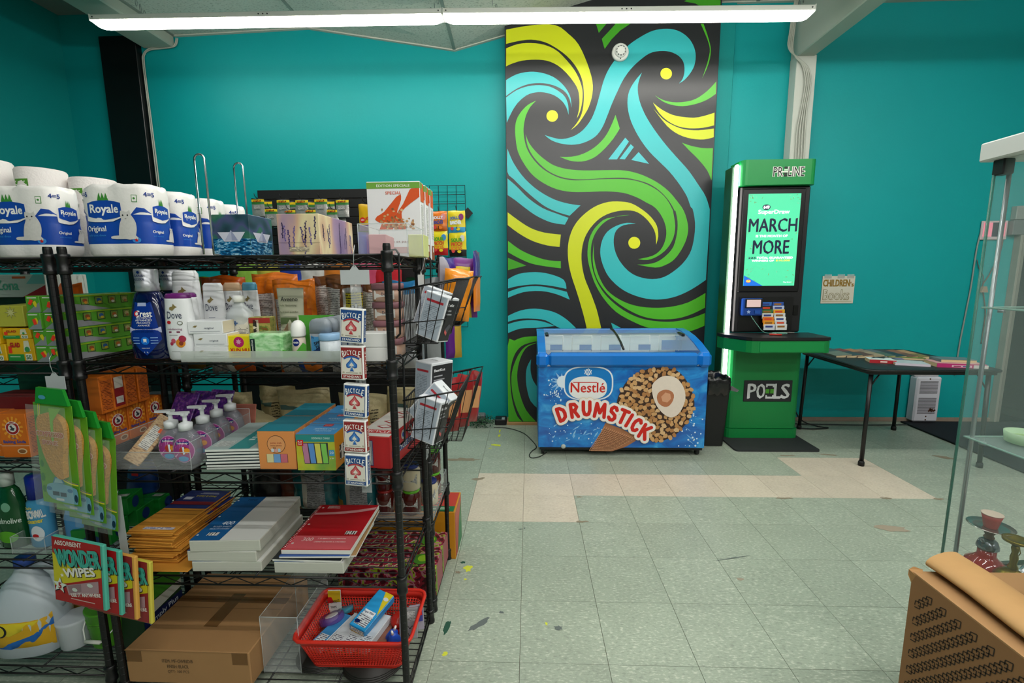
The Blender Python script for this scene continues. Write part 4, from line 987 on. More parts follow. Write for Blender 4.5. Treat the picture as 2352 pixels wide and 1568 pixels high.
# ================================================================== THIRD SHELF OF THE FRONT RACK
acrylic('shallow clear acrylic tray holding the hand soap bottles', -1.283, -1.005, 1.262, 1.56, A3, A3+.10, hs=(.055, .10, .085, .085), name='acrylic_tray')
PUMPW = C('dfe3e6', .25, alpha=.93)
def pump(label, loc, rz):
    prof = [(.026, 0), (.032, .004), (.040, .03), (.041, .055), (.036, .085), (.024, .104), (.017, .110)]
    o, fr = bottle('soap_pump', label, 'hand soap', loc, prof, C('93959f', .06, alpha=.5, spec=.7), 1, .62, 2.3, rz=rz, group='pump bottles of hand soap')
    MB().lathe([(.019, .108), (.019, .128), (.012, .131), (.006, .134), (.006, .150), (.010, .152), (.010, .158)], PUMPW, 16).ob('collar', o)
    MB().add(gprism([(-.010, -.008), (.008, -.010), (.010, .010), (-.010, .008), (-.040, .004), (-.042, -.004)], .156, .163), PUMPW).ob('pump_head', o)
    p = MB(); p.disc(fr, 0, .050, .031, C('a03a86', .3), .0008, ry=.037, n=28); p.disc(fr, 0, .050, .033, C('c8a0c4', .3), .0005, ry=.039, n=28)
    for k in range(7): p.poly(fr, [(-.006, .05), (-.004+.03*math.cos(1.2+k*.42), .05+.033*math.sin(1.2+k*.42)), (-.002+.03*math.cos(1.36+k*.42), .05+.033*math.sin(1.36+k*.42))], C('d9a0cc', .3), .0011)
    p.rect(fr, -.020, .067, .04, .011, C('1b2a78', .3), .0014); p.text(fr, 'Softsoap', 0, .0725, .034, .008, WHITE, .0018, bold=.02)
    p.disc(fr, .004, .050, .013, C('b23a2a', .3), .0015, n=16); p.disc(fr, .013, .050, .008, C('e89a2a', .3), .0018, n=14); p.disc(fr, 0, .024, .016, C('4f9ed0', .3), .0014, ry=.009, n=14); p.poly(fr, [(.000, .062), (.006, .062), (.008, .040), (.002, .038)], C('d8e8f4', .3), .002)
    p.ob('printed_label', o)
    return o
for lb, x, y, rz in (('hand soap pump bottle at the left front, beside the tan packet', -1.104, 1.325, .12), ('hand soap pump bottle at the right front of the tray', -1.043, 1.305, .08), ('hand soap pump bottle second from the front on the right', -1.038, 1.372, .1), ('hand soap pump bottle third from the front on the right', -1.040, 1.440, .05), ('hand soap pump bottle at the back of the tray', -1.040, 1.510, .1)):
    pump(lb, (x, y, A3+.003), rz)
o = MB().box(-.025, .025, -.004, .004, 0, .16, ramp_mat('tan_packet', 60, [(.35, 'b08a62'), (.5, 'd2b48c'), (.7, '8a5f48')], .5, (1, 1, 3)), .002).ob('card_packet', None, (-1.225, 1.30, A3+.006), (-.35, .62, .15))
tag(o, 'tan card packet leaning in the clear tray left of the pumps', 'packet'); p = MB(); q = Fr((-.025, -.004, 0), (1, 0, 0), (0, 0, 1)); p.rect(q, .010, .05, .03, .075, fine('d9d6d0', '7a7a7a', 400)); p.rect(q, .03, .11, .018, .014, C('e8602a'), .0012); p.ob('printed_panel', o)
for i in range(3):
    o = MB().box(-.05, .05, -.003, .003, 0, .10, ramp_mat('purple_candy', 90, [(.4, '3d1f6a'), (.55, '5f2f8a'), (.62, '8a4a9a'), (.7, '2a6a4a')], .4), .002).ob('candy_packet', None, (-1.22+.05*i, 1.50+.02*i, A3+.075), (-.5, 0, -.2))
    tag(o, ('purple candy packet leaning leftmost behind the hand soap', 'purple candy packet leaning in the middle behind the hand soap', 'purple candy packet leaning rightmost behind the hand soap')[i], 'candy', 'purple candy packets behind the soap')
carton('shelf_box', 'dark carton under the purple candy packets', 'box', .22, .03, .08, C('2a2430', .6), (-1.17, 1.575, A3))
o = MB().box(-.06, .06, -.002, .002, 0, .09, C('b06a58', .5), .001).ob('card_packet', None, (-1.06, 1.575, A3+.02), (-.25, 0, 0)); tag(o, 'salmon card packet propped behind the hand soap', 'packet')
# composition notebooks lying in a pile
for i in range(7):
    o = MB().box(-.085, .085, -.125, .125, 0, .0085, C(('9fb0ae', '1d2022', '22383c', '16191a', '2a3a3e', '1b1d1f', '30383a')[6-i], .5), .001).ob('notebook', None, (-.886+random.uniform(-.004, .004), 1.395+random.uniform(-.004, .004), A3+.0092*i), (0, 0, .08+random.uniform(-.03, .03)))
    tag(o, 'dark covered exercise notebook in the flat pile beside the chalk' if i < 6 else 'grey and teal notebook on top of the flat pile beside the chalk', 'notebook', 'exercise notebooks in a flat pile')
    MB().box(-.083, .084, -.1255, .1255, .0015, .007, C('d9dcd6', .8)).ob('pages', o)
    if i == 6:
        p = MB(); q = Fr((-.085, -.125, .0085), (1, 0, 0), (0, 1, 0)); p.rect(q, .07, 0, .06, .25, C('2f8a8a', .5)); [p.rect(q, .092, .07+.02*k_, .018, .012, C('bcd4d0'), .0012) for k_ in range(6)]; p.rect(q, .01, .02, .05, .05, fine('c9d0cc', '6a6a6a', 400, axis=1)); p.ob('printed_cover', o)
# jumbo chalk boxes
CHALK = ['d9d2a0', '6f9fd0', 'c86a78']
for i in range(2):
    o, F = carton('chalk_box', ('orange jumbo chalk box with round badge, front one', 'orange jumbo chalk box behind the front one')[i], 'chalk box', .112, .145, .118, C('dd8f4f', .5), (-.7475, 1.345+.15*i, A3), 0, 'jumbo chalk boxes')
    p = MB(); p.rect(F['top'], 0, 0, .112, .145, C('1b7f92', .5)); q = F['front']
    p.disc(q, .056, .078, .0275, INK, n=28); p.disc(q, .056, .078, .0262, C('dd9a62', .5), .0011, n=28); p.text(q, 'jumbo chalk', .056, .082, .034, .006, C('a83a2a')); p.text(q, 'craies géantes', .056, .074, .034, .005, C('8a3a2a')); p.text(q, '12', .05, .067, .008, .006, INK)
    p.rect(q, .024, .022, .064, .026, C('4a3a32', .6))
    for k in range(3): p.rect(q, .025+k*.021, .022, .020, .026, C(CHALK[k], .8), .0012); p.rect(q, .040+k*.010, .055, .008, .010, C(('c8d8e0', 'd0a0a0', 'a8c8d8')[k], .6), .0013)
    for k in range(6): p.rect(F['right'], .008+k*.022, .04, .014, .07, C(('c9a0b0', '9fb8cc', 'd9c48a', 'd0886a', 'b8c8d0', 'c9a0b0')[k], .6))
    p.ob('printed_panel', o)
PD = ramp_mat('chalk_print', 12, [(.3, 'c9a21a'), (.5, 'b8c23a'), (.7, '6aa84a')], .4)
for i in range(3):
    o, F = carton('chalk_box', ('blue topped sidewalk chalk box with window, front one', 'blue topped sidewalk chalk box in the middle', 'blue topped sidewalk chalk box at the back')[i], 'chalk box', .115, .098, .110, C('cf8a22', .45), (-.628, 1.318+.101*i, A3), 0, 'sidewalk chalk boxes')
    p = MB(); p.rect(F['top'], 0, 0, .115, .098, C('3f92cc', .4)); p.rect(F['top'], .05, .07, .028, .020, RED, .0012); p.text(F['top'], 'PLAY DAY', .064, .08, .022, .007, WHITE); p.text(F['top'], 'SIDEWALK CHALK', .070, .046, .07, .012, C('bfe0f0')); p.text(F['top'], 'TROTTOIR', .07, .028, .05, .010, C('bfe0f0'))
    q = F['front']; p.rect(q, 0, 0, .115, .11, PD); p.rect(q, .0, .088, .115, .022, C('2a8a86', .4), .001); p.text(q, 'SIDEWALK CHALK', .075, .099, .055, .006, C('cfe8e0'))
    p.poly(q, [(.022, .020), (.095, .020), (.095, .085), (.016, .085)], C('3a3a3a', .5), .0012)
    for k, hx in enumerate(('b87a98', '5a8fd0', 'd2cc5a', '7fc85a')): p.poly(q, [(.022+k*.0185-.004, .083), (.022+k*.0185+.012, .083), (.022+k*.0185+.016, .022), (.022+k*.0185+.001, .022)], C(hx, .8), .0016)
    p.rect(q, .004, .076, .018, .018, RED, .0018); p.text(q, 'PLAY', .013, .088, .013, .005, WHITE, .0022); p.text(q, 'DAY', .013, .081, .011, .005, WHITE, .0022)
    p.rect(q, .097, .045, .016, .018, C('3f9ad0'), .0016); p.text(q, '20', .105, .055, .011, .008, WHITE, .002); p.text(q, 'x 4+', .105, .038, .012, .005, WHITE, .002)
    p.rect(F['right'], .03, .02, .04, .045, fine('d8d8d0', '2a2a2a', 70, axis=1)); p.ob('printed_panel', o)
# carton of playing cards
o, F = carton('card_carton', 'red and white open carton of playing card decks behind the post', 'carton', .115, .30, .098, C('c0262a', .45), (-.446, 1.435, A3), -.14)
p = MB(); p.rect(F['front'], .006, .008, .055, .078, C('23407f')); p.rect(F['front'], .008, .010, .051, .074, C('d6d8da')); p.rect(F['front'], .012, .016, .042, .05, fine('e0e0de', '1a1a1a', 90, axis=0), .0012)
p.rect(F['top'], .004, .004, .107, .292, C('d9d4cc')); p.rect(F['top'], .004, .03, .107, .028, RED, .0012); p.text(F['top'], 'BICYCLE', .058, .044, .08, .018, WHITE)
for k in range(4): p.poly(F['top'], [(.030, .09+.05*k), (.058, .072+.05*k), (.086, .09+.05*k), (.058, .108+.05*k)], C('b03038'), .0012); p.poly(F['top'], [(.040, .09+.05*k), (.058, .078+.05*k), (.076, .09+.05*k), (.058, .102+.05*k)], C('e0ddd6'), .0016)
p.rect(F['right'], .01, .03, .28, .022, C('2a458a')); p.text(F['right'], 'BICYCLE STANDARD', .14, .041, .2, .016, WHITE)
for k in range(5): p.disc(F['right'], .04+.055*k, .075, .015, C('d6d0c8')); p.disc(F['right'], .04+.055*k, .075, .008, C('2a5ab0') if k % 2 else RED, .0012)
p.ob('printed_panel', o)
MB().add(gprism([(-.057, 0), (.057, 0), (.05, .045), (-.045, .05)], -.001, .001), C('c84a44', .5), Matrix.Translation((0, -.15, .098)) @ Matrix.Rotation(-.5, 4, 'X')).ob('open_flap', o)
# baking soda boxes
BSO = C('cf6a16', .5); BSY = C('e89a2c', .5)
def soda(label, loc, rz, w_=.072, d=.045, h=.118, side=False):
    o, F = carton('baking_soda_box', label, 'box', w_, d, h, BSO, loc, rz, 'orange baking soda boxes')
    p = MB(); q = F['front']
    for k in range(14):
        a = 2*PI*k/14; p.poly(q, [(w_/2, h*.68), (w_/2+.032*math.cos(a), h*.68+.036*math.sin(a)), (w_/2+.032*math.cos(a+.22), h*.68+.036*math.sin(a+.22))], BSY)
    p.disc(q, w_/2, h*.68, .021, WHITE, .0011, n=24); p.disc(q, w_/2, h*.68, .0195, C('9a1c22'), .0014, n=24); p.disc(q, w_/2, h*.68, .0125, C('dcd8d2'), .0018, n=20)
    p.poly(q, spline([(w_/2-.008, h*.68-.006), (w_/2+.004, h*.68-.008), (w_/2+.008, h*.68), (w_/2+.002, h*.68+.002), (w_/2-.001, h*.68+.009), (w_/2-.007, h*.68+.006), (w_/2-.003, h*.68)], 2), C('3a4048'), .0022)
    p.text(q, 'ARM & HAMMER', w_/2, h*.68+.0155, .024, .004, WHITE, .0022)
    p.text(q, 'Baking Soda', w_/2, h*.36, w_*.8, .012, C('2a4a9a'), .0012, bold=.03); p.text(q, 'Pure', w_/2, h*.45, .014, .006, C('2a4a9a'))
    p.rect(q, 0, h*.27, w_, .0015, C('e8d8c0')); p.disc(q, w_*.72, h*.15, .015, C('e8c89a'), ry=.009); p.disc(q, w_*.72, h*.15, .011, C('8a5a32'), .0012, ry=.006)
    p.rect(F['right'], .006, .012, d-.012, h-.024, fine('c8641a', '7a3408', 420)); p.ob('printed_panel', o)
    return o
# ================================================================== PLAYING CARDS ON THE CLIP STRIP
CREAM = C('dcd8cc', .5)
def spade(cx, cy, s_):
    return spline([(cx, cy+s_), (cx+.35*s_, cy+.45*s_), (cx+.78*s_, cy+.02*s_), (cx+.74*s_, cy-.42*s_), (cx+.40*s_, cy-.52*s_), (cx+.10*s_, cy-.34*s_), (cx+.14*s_, cy-.70*s_), (cx+.34*s_, cy-.95*s_), (cx-.34*s_, cy-.95*s_), (cx-.14*s_, cy-.70*s_), (cx-.10*s_, cy-.34*s_), (cx-.40*s_, cy-.52*s_), (cx-.74*s_, cy-.42*s_), (cx-.78*s_, cy+.02*s_), (cx-.35*s_, cy+.45*s_)], 2)
def deck(label, loc, tilt, main, sp, sp2):
    o, F = carton('card_deck', label, 'playing cards', .065, .018, .091, C('e9e9e6', .35), loc, 0, 'decks of playing cards on the clip strip', rot=(0, tilt, -.10))
    p = MB(); q = F['front']
    p.rect(q, .0035, .004, .058, .083, main); p.rect(q, .0048, .0145, .0554, .071, CREAM, .0011)
    p.poly(q, [(.0048, .0855), (.0602, .0855), (.0602, .061), (.052, .0585), (.042, .064), (.0325, .0655), (.023, .064), (.013, .0585), (.0048, .061)], main, .0014)
    for k, ch in enumerate('BICYCLE'):
        u = (-.0222, -.0162, -.0098, -.0016, .0066, .0146, .0222)[k]/.0225; p.text(q, ch, .0325+u*.0225, .0745-.0045*u*u, .0018 if ch == 'I' else .0056, .0125 if abs(u) < .9 else .0165, WHITE, .0019, rot=-.22*u, bold=.02)
    p.poly(q, spline([(.010, .058), (.020, .063), (.0325, .065), (.045, .063), (.055, .058), (.053, .055), (.045, .059), (.0325, .061), (.020, .059), (.012, .055)], 2), sp, .0017)
    p.poly(q, spade(.0325, .042, .0195), sp, .0016); p.poly(q, spade(.0325, .042, .0145), sp2, .0020); p.poly(q, spade(.0325, .041, .0075), CREAM, .0024)
    p.rect(q, .016, .0185, .033, .0016, C('8a8678'), .0016); p.disc(q, .009, .020, .003, C('b3ad9a'), .0015, n=8); p.disc(q, .056, .020, .003, C('b3ad9a'), .0015, n=8)
    p.text(q, 'STANDARD', .0325, .0092, .049, .0060, WHITE, .0016, bold=.02)
    r = F['right']; p.rect(r, .003, .004, .012, .083, main); p.text(r, 'BICYCLE', .009, .046, .06, .007, CREAM, rot=PI/2)
    p.ob('printed_box', o)
    return o
KB, KRd = C('1f4a86', .4), C('8f2a2a', .4); SPR, SPR2, SPB, SPB2 = C('b0383e', .4), C('cc6a6c', .4), C('1f5aa8', .4), C('4a86c8', .4)
for i, (x, z, tl) in enumerate(((-.4665, 1.151, .075), (-.4685, 1.052, .02), (-.4685, .949, .065), (-.4725, .849, .015), (-.4755, .753, .03))):
    deck(('blue deck of cards with red spade, topmost on the strip', 'red deck of cards with blue spade, second from the top', 'blue deck of cards with red spade, in the middle of the strip', 'red deck of cards with blue spade, fourth from the top', 'blue deck of cards with red spade, lowest on the strip')[i], (x, 1.186, z), tl, KRd if i % 2 else KB, SPB if i % 2 else SPR, SPB2 if i % 2 else SPR2)
# ------------------------------------------------------------------ compressed sponge packets
SPG = C('b9863a', .9, var=.15, vs=120, bump=.5, bs=180); SPGR = C('5d9a25', .4, var=.15, vs=25); FILM = glassy('e8f0ea', .08, .05)
def sponge(label, loc, rz, k):
    o = MB().box(-.062, .062, .001, .003, -.335, -.045, SPGR).ob('sponge_packet', None, loc, (0, .06+.02*k, rz)); tag(o, label, 'sponge packet', 'compressed sponge packets')
    f = Fr((0, .001, 0), (1, 0, 0), (0, 0, 1))
    MB().add(gprism([(-.048, -.045), (-.040, 0), (.044, 0), (.058, -.045)], -.004, .004), C('1f8a2a', .3), Matrix.Rotation(PI/2, 4, 'X')).ob('header_card', o)
    foot = spline([(-.034, -.085), (-.018, -.070), (.012, -.068), (.040, -.082), (.050, -.110), (.046, -.150), (.038, -.190), (.036, -.225), (.034, -.250), (.020, -.252), (.000, -.235), (-.018, -.200), (-.030, -.160), (-.036, -.120)], 3)
    MB().add(gprism(foot, 0, .014), SPG, Matrix.Rotation(PI/2, 4, 'X')).ob('sponge', o)
    MB().box(-.062, .064, -.017, -.0165, -.335, -.045, FILM).ob('clear_film', o)
    p = MB()
    p.poly(f, spline([(-.045, -.047), (-.050, -.10), (-.048, -.16), (-.030, -.21), (.0, -.255), (.035, -.272), (.062, -.275), (.062, -.268), (.035, -.264), (.004, -.248), (-.024, -.206), (-.042, -.155), (-.043, -.10), (-.038, -.047)], 2), C('e0d83a', .4), .0012)
    p.poly(f, spline([(-.042, -.047), (-.046, -.10), (-.043, -.158), (-.026, -.208), (.002, -.251), (.035, -.267), (.062, -.27), (.062, -.268), (.035, -.265), (.004, -.249), (-.024, -.206), (-.042, -.157), (-.0445, -.10), (-.040, -.047)], 2), C('20508f', .4), .0016)
    g = Fr((0, -.0145, 0), (1, 0, 0), (0, 0, 1))
    p.text(g, 'COMPRESSED', .006, -.124, .088, .015, C('d9c0a8'), .0008, bold=.05); p.text(g, 'COMPRESSED', .006, -.124, .086, .013, C('b8482a'), .0014, bold=.01); p.text(g, 'SPONGE', .004, -.148, .050, .013, C('d9c0a8'), .0008, bold=.05); p.text(g, 'SPONGE', .004, -.148, .048, .011, C('b8482a'), .0014, bold=.01)
    p.poly(g, [(.010, -.05), (.048, -.05), (.020, -.085), (.016, -.15), (.010, -.15)], C('7ab03a', .4), .0005)
    cb = C('6fa4b8', .35); cd = C('17384f', .35)
    p.poly(f, spline([(-.045, -.300), (-.040, -.280), (-.015, -.272), (.030, -.276), (.056, -.284), (.060, -.305), (.055, -.330), (.010, -.328), (-.030, -.320)], 2), cb, .0020); p.poly(f, [(-.022, -.274), (-.014, -.256), (.010, -.254), (.018, -.272)], C('3a86a8', .3), .0018); p.poly(f, [(-.017, -.272), (-.011, -.259), (.007, -.257), (.013, -.271)], C('9cc4cc', .3), .0023)
    for x in (-.034, .034): p.disc(f, x, -.291, .009, C('2a6f98', .3), .0024, ry=.006, n=12)
    p.rect(f, -.024, -.310, .022, .012, cd, .0024); p.rect(f, .001, -.311, .020, .012, cd, .0024); p.rect(f, -.014, -.324, .026, .007, C('c8d0d4'), .0024); p.disc(f, .052, -.312, .006, cd, .0025, ry=.012, n=10)
    for x, z, r in ((-.053, -.26, .007), (-.052, -.295, .006), (-.052, -.22, .006), (-.054, -.09, .006)): p.disc(f, x, z, r, C('2a7a1e', .4), .0012, ry=r*1.8, n=12)
    p.disc(Fr((0, -.004, 0), (1, 0, 0), (0, 0, 1)), -.022, -.026, .012, C('4f9ab8', .3), .001, ry=.006, n=12)
    p.ob('printed_card', o)
    return o
for i in range(4):
    sponge(('green compressed sponge packet hanging frontmost on its strip', 'green compressed sponge packet second from the front', 'green compressed sponge packet third from the front', 'green compressed sponge packet hanging rearmost and lowest')[i], (-1.292+.019*i, (1.160, 1.179, 1.198, 1.217)[i], 1.033-.036*i), -.12, i)
# ------------------------------------------------------------------ wonder wipes
WR = C('a31318', .35); WY_ = C('c8bf22', .35); WT = C('3fa897', .35)
def wipes(label, loc, k, dim):
    edge = (C('4fae9a', .5), C('4fae9a', .5), C('d9a24a', .5), C('cfc24a', .5))[k]
    o = MB().box(-.085, .085, -.006, .006, -.205, .0, edge, .003).ob('wipes_packet', None, loc, (0, .10, -.12)); tag(o, label, 'wipes', 'packets of cleaning wipes')
    p = MB(); q = Fr((-.085, -.006, -.205), (1, 0, 0), (0, 0, 1)); fr_ = WR if not dim else C('8a2a2c', .4)
    p.rect(q, .001, .004, .160, .200, fr_); p.poly(q, [(.001, .155), (.001, .050), (.02, .058), (.060, .070), (.16, .105), (.16, .135), (.06, .12)], WY_, .0011)
    p.text(q, 'ABSORBENT', .055, .190, .09, .014, C('d8d0c8'), rot=.06, bold=.03)
    for dx, m_, of in ((.003, INK, .0016), (0, WT, .0021)): p.text(q, 'WONDER', .085+dx, .150-dx, .145, .052, m_, of, rot=.13, bold=.04)
    for dx, m_, of in ((.002, INK, .0016), (0, C('e0e0d8'), .0021)): p.text(q, 'WIPES', .088+dx, .108-dx, .105, .026, m_, of, rot=.22, bold=.05)
    p.poly(q, [(.040, .058), (.150, .092), (.150, .055), (.048, .028)], C('a88a90', .5), .0015); p.poly(q, [(.046, .058), (.092, .072), (.092, .048), (.052, .036)], C('8f747a', .5), .0018); p.disc(q, .070, .05, .009, C('c8d4cc'), .0022, ry=.006, n=10); p.disc(q, .122, .074, .010, C('c8d4cc'), .0022, ry=.006, n=10)
    p.text(q, 'USE IT ANYWHERE', .106, .040, .100, .011, C('ddd6d0'), .0019, rot=.18, bold=.04); p.rect(q, .055, .018, .080, .003, C('c8a8a0'), .0016)
    p.star(q, .022, .052, .026, .011, 5, INK, .0015, .1); p.star(q, .020, .055, .025, .011, 5, C('d4e0d6'), .0020, .1); p.text(q, '5', .021, .054, .009, .018, WR, .0025, bold=.05); p.star(q, .030, .088, .007, .003, 5, C('e0e0d8'), .0018)
    p.ob('printed_card', o)
    return o
for i in range(4):
    wipes(('red and yellow cleaning wipes packet hanging frontmost', 'red cleaning wipes packet second from the front', 'red cleaning wipes packet third from the front, half hidden', 'red cleaning wipes packet rearmost and lowest')[i], (-1.264+.024*i, (1.150, 1.170, 1.190, 1.210)[i], .600-.030*i), i, i > 1)
t = thing('clip_strip', 'thin white plastic strip behind the cleaning wipes packets', 'clip strip', (-1.215, 1.229, 0)); MB().box(-.012, .012, 0, .0012, .30, .69, C('b9c0c0', .4, alpha=.7)).ob('strip', t); MB().tube([(0, .002, .69), (.0, .006, .705), (0, .012, .70)], .0012, CHROME, 5).ob('hook', t)
# ================================================================== LEFT RACK
GFO, GSIL = C('4f9428', .4), C('8f9296', .35, .3)
n = 0
for r in range(4):
    for c in range(2):
        o, F = carton('foil_box', 'green foil wrap box, %s column, %s' % (('left', 'right')[c], ('lowest', 'second from the bottom', 'third from the bottom', 'topmost')[r]), 'foil box', .0415, .30, .0475, GFO, (-1.4125+.0425*c+random.uniform(-.001, .001)-.004*r*.5, 1.412+random.uniform(-.004, .004), B2+.048*r), 0, 'green foil wrap boxes')
        p = MB(); q = F['front']; p.poly(q, [(.0, .0), (.0415, .0), (.0415, .030), (.014, .010)], GSIL); p.poly(q, spline([(.022, .030), (.030, .034), (.034, .024), (.030, .014), (.024, .022)], 2), C('c9bd1c'), .0011); p.rect(q, .006, .041, .028, .002, WHITE)
        a = random.uniform(-.7, .7); cx, cy = (.016, .030) if (r+c) % 2 else (.024, .022); w_, h_ = .010, .016
        p.poly(q, [(cx+x*math.cos(a)-y*math.sin(a), cy+x*math.sin(a)+y*math.cos(a)) for x, y in ((-w_/2, -h_/2), (w_/2, -h_/2), (w_/2, h_/2), (-w_/2, h_/2))], C('e0341c', .5), .0015)
        if c == 1:
            q = F['right']; p.poly(q, [(.0, .0), (.17, .0), (.08, .018), (.0, .026)], C('8d8f92', .4)); p.rect(q, .02, .042, .24, .003, C('8fae1c'), .0011)
            for k in range(4):
                x = .075+.046*k; p.rect(q, x, .016, .026, .024, INK, .0013); p.rect(q, x+.0015, .0175, .023, .021, C('6f8a3a', .5), .0016); p.disc(q, x+.013, .029, .008, C(('8a4a22', '2a5a8a', 'a8642a', 'a89a6a')[k], .5), .002, ry=.006, n=10); p.disc(q, x+.015, .023, .006, C(('c9862a', 'b8a02a', 'd0d0c0', '8a5a32')[k], .5), .0023, ry=.004, n=8)
        p.ob('printed_panel', o)
GLY = C('d2a60e', .45)
def glad(label, x, z, rz, w_=.085, h=.062, d=.2):
    o, F = carton('bag_box', label, 'box', w_, d, h, GLY, (x, 1.382, z), rz, 'yellow boxes of bags')
    p = MB(); q = F['front']; p.text(q, 'GLAD', w_*.32, h*.72, w_*.36, h*.20, C('a8201c'), bold=.05); p.rect(q, 0, 0, w_*.6, h*.30, C('2a8a3a')); p.rect(q, w_*.08, h*.17, w_*.38, h*.04, C('a8c8a0'), .0012)
    p.rect(q, w_*.66, h*.02, w_*.24, h*.30, C('d4d8c8'), .0012); p.text(q, '50', w_*.78, h*.17, w_*.18, h*.18, C('2a6a3a'), .0017, bold=.03)
    p.poly(q, spline([(w_*.62, h*.40), (w_*.88, h*.45), (w_*.84, h*.92), (w_*.66, h*.90)], 2), C('c8c8b0'), .0012); p.disc(q, w_*.76, h*.52, h*.12, C('3a8a4a'), .0016); p.rect(q, w_*.06, h*.36, w_*.12, h*.30, C('e0341c'), .0013); p.ob('printed_panel', o)
glad('yellow bag box at the bottom front with green 50 band', -1.4975, B2, 0, .082, .066); glad('yellow bag box second up, under the tissue box', -1.505, B2+.0665, .03, .082, .030); glad('yellow bag box at the left picture border, lower', -1.59, B2, .02, .085, .05); glad('yellow bag box at the left picture border, upper', -1.595, B2+.0505, -.03, .085, .05)

o, F = carton('tissue_box', 'chartreuse tissue box with a flower drawing on the yellow boxes', 'tissue box', .105, .20, .062, C('a8a83a', .5), (-1.535, 1.385, B2+.101), .04); p = MB(); q = F['front']; p.rect(q, 0, 0, .03, .062, C('8fb8c0')); [p.rect(q, .008, .02+.008*k_, .012, .004, C('4a7a8a'), .0012) for k_ in range(4)]; p.star(q, .070, .042, .020, .008, 8, C('8a8a4a')); p.star(q, .070, .042, .014, .006, 8, C('bcbc7a'), .0012); p.ob('printed_panel', o)
# third shelf: baking soda
soda('orange baking soda box alone at the left picture border', (-1.562, 1.305, B3), .03, .085, .05, .138)
soda('orange baking soda box just left of the lone front one', (-1.655, 1.312, B3), .0, .085, .05, .138)
for i, y in enumerate((1.325, 1.400, 1.475, 1.550)):
    soda('orange baking soda box in the lower row facing right, %s the post' % ('right beside', 'second from', 'third from', 'fourth from')[i], (-1.368, y, B3), PI/2+.02)
for i, y in enumerate((1.36, 1.405, 1.450, 1.5)):
    o, F = carton('baking_soda_box', 'orange baking soda box in the upper row showing its side, %s' % ('nearest', 'second', 'third', 'farthest')[i], 'box', .043, .072, .118, BSO, (-1.368, y, B3+.1185), PI/2, 'orange baking soda boxes'); p = MB(); q = F['front']
    p.rect(q, .004, .010, .035, .095, fine('c4611a', '6a2c08', 420) if i != 1 else C('8f1c20')); 
    if i == 1: p.rect(q, .006, .07, .031, .036, C('cfc6b8'), .0012); p.rect(q, .008, .02, .026, .022, C('d0ccc4'), .0012)
    p.ob('printed_panel', o)
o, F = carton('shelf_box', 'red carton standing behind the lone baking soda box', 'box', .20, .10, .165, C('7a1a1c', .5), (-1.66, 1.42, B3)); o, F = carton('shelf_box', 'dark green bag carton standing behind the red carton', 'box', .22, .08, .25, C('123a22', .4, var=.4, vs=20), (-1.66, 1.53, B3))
# fourth shelf: dish soap, bowl cleaner, green detergent boxes
prof = [(.036, 0), (.040, .005), (.041, .10), (.037, .15), (.026, .19), (.015, .205)]
o, fr = bottle('dish_soap_bottle', 'dark green dish soap bottle at the left border', 'bottle', (-1.665, 1.325, B4), prof, C('0e4a24', .15, coat=.4), 1.1, .65, 2.4); MB().lathe([(.017, .205), (.017, .24), (.012, .246)], C('b8c4bc', .4), 18).ob('cap', o); p = MB(); p.text(fr, 'Palmolive', .01, .095, .07, .018, C('c8d8cc'), .001, bold=.02); p.disc(fr, .0, .04, .034, C('5aa822', .3), .0008, ry=.02); p.disc(fr, .01, .14, .015, C('6fa88a', .3), .0008); p.ob('printed_label', o)
prof = [(.032, 0), (.036, .005), (.036, .13), (.034, .15), (.020, .165)]
o, fr = bottle('bowl_cleaner_bottle', 'light blue bowl cleaner bottle with dark blue cap', 'bottle', (-1.575, 1.330, B4), prof, C('4a9ac8', .25), 1, .7, 2.4); MB().lathe([(.026, .163), (.026, .235), (.022, .24)], C('10248a', .3), 18).ob('cap', o); p = MB(); p.text(fr, 'BOWL', .004, .115, .056, .026, C('e8e8e8'), .0013, rot=.12, bold=.06); p.text(fr, 'cleaner', .002, .092, .05, .014, C('e0d048'), .0013, rot=.12, bold=.04); p.text(fr, 'Daily', -.012, .134, .026, .010, C('e0d048'), .0013, rot=.1, bold=.03); p.disc(fr, .006, .05, .02, C('dce4ea'), .001, ry=.026); p.disc(fr, .0, .042, .010, RED, .0015, ry=.007); p.ob('printed_label', o)
acrylic('clear acrylic bin around the bowl cleaner bottle', -1.625, -1.515, 1.275, 1.39, B4, B4+.055, name='acrylic_tray')
o, fr = bottle('spray_bottle', 'pale blue bottle right of the bowl cleaner', 'bottle', (-1.472, 1.345, B4), [(.034, 0), (.038, .005), (.038, .09), (.03, .12), (.012, .14)], C('4a8fc8', .3), 1, .7); MB().lathe([(.013, .14), (.013, .17)], WHITE, 14).ob('cap', o)
for i, (x, y, z, rz) in enumerate(((-1.415, 1.36, B4, .15), (-1.42, 1.475, B4, .1), (-1.405, 1.548, B4+.0, -.02), (-1.425, 1.44, B4+.0585, .2))):
    o, F = carton('detergent_box', ('green detergent box nearest the wipes packets', 'green detergent box in the middle of the row', 'green detergent box at the back of the row', 'green detergent box lying on top of the others')[i], 'box', .115, .085 if i != 2 else .05, .058, C('157a2c', .4, var=.15, vs=20), (x, y, z), rz, 'green detergent boxes'); p = MB(); p.rect(F['top'], .07, .02, .034, .02, fine('b8c4b8', '2a2a2a', 300, axis=1)); p.poly(F['top'], [(.02, .04), (.042, .048), (.04, .058), (.018, .05)], C('d8341c')); p.disc(F['front'], .06, .022, .026, C('123a6a'), ry=.014); p.disc(F['right'], .04, .03, .018, C('12306a'), ry=.02); p.ob('printed_panel', o)
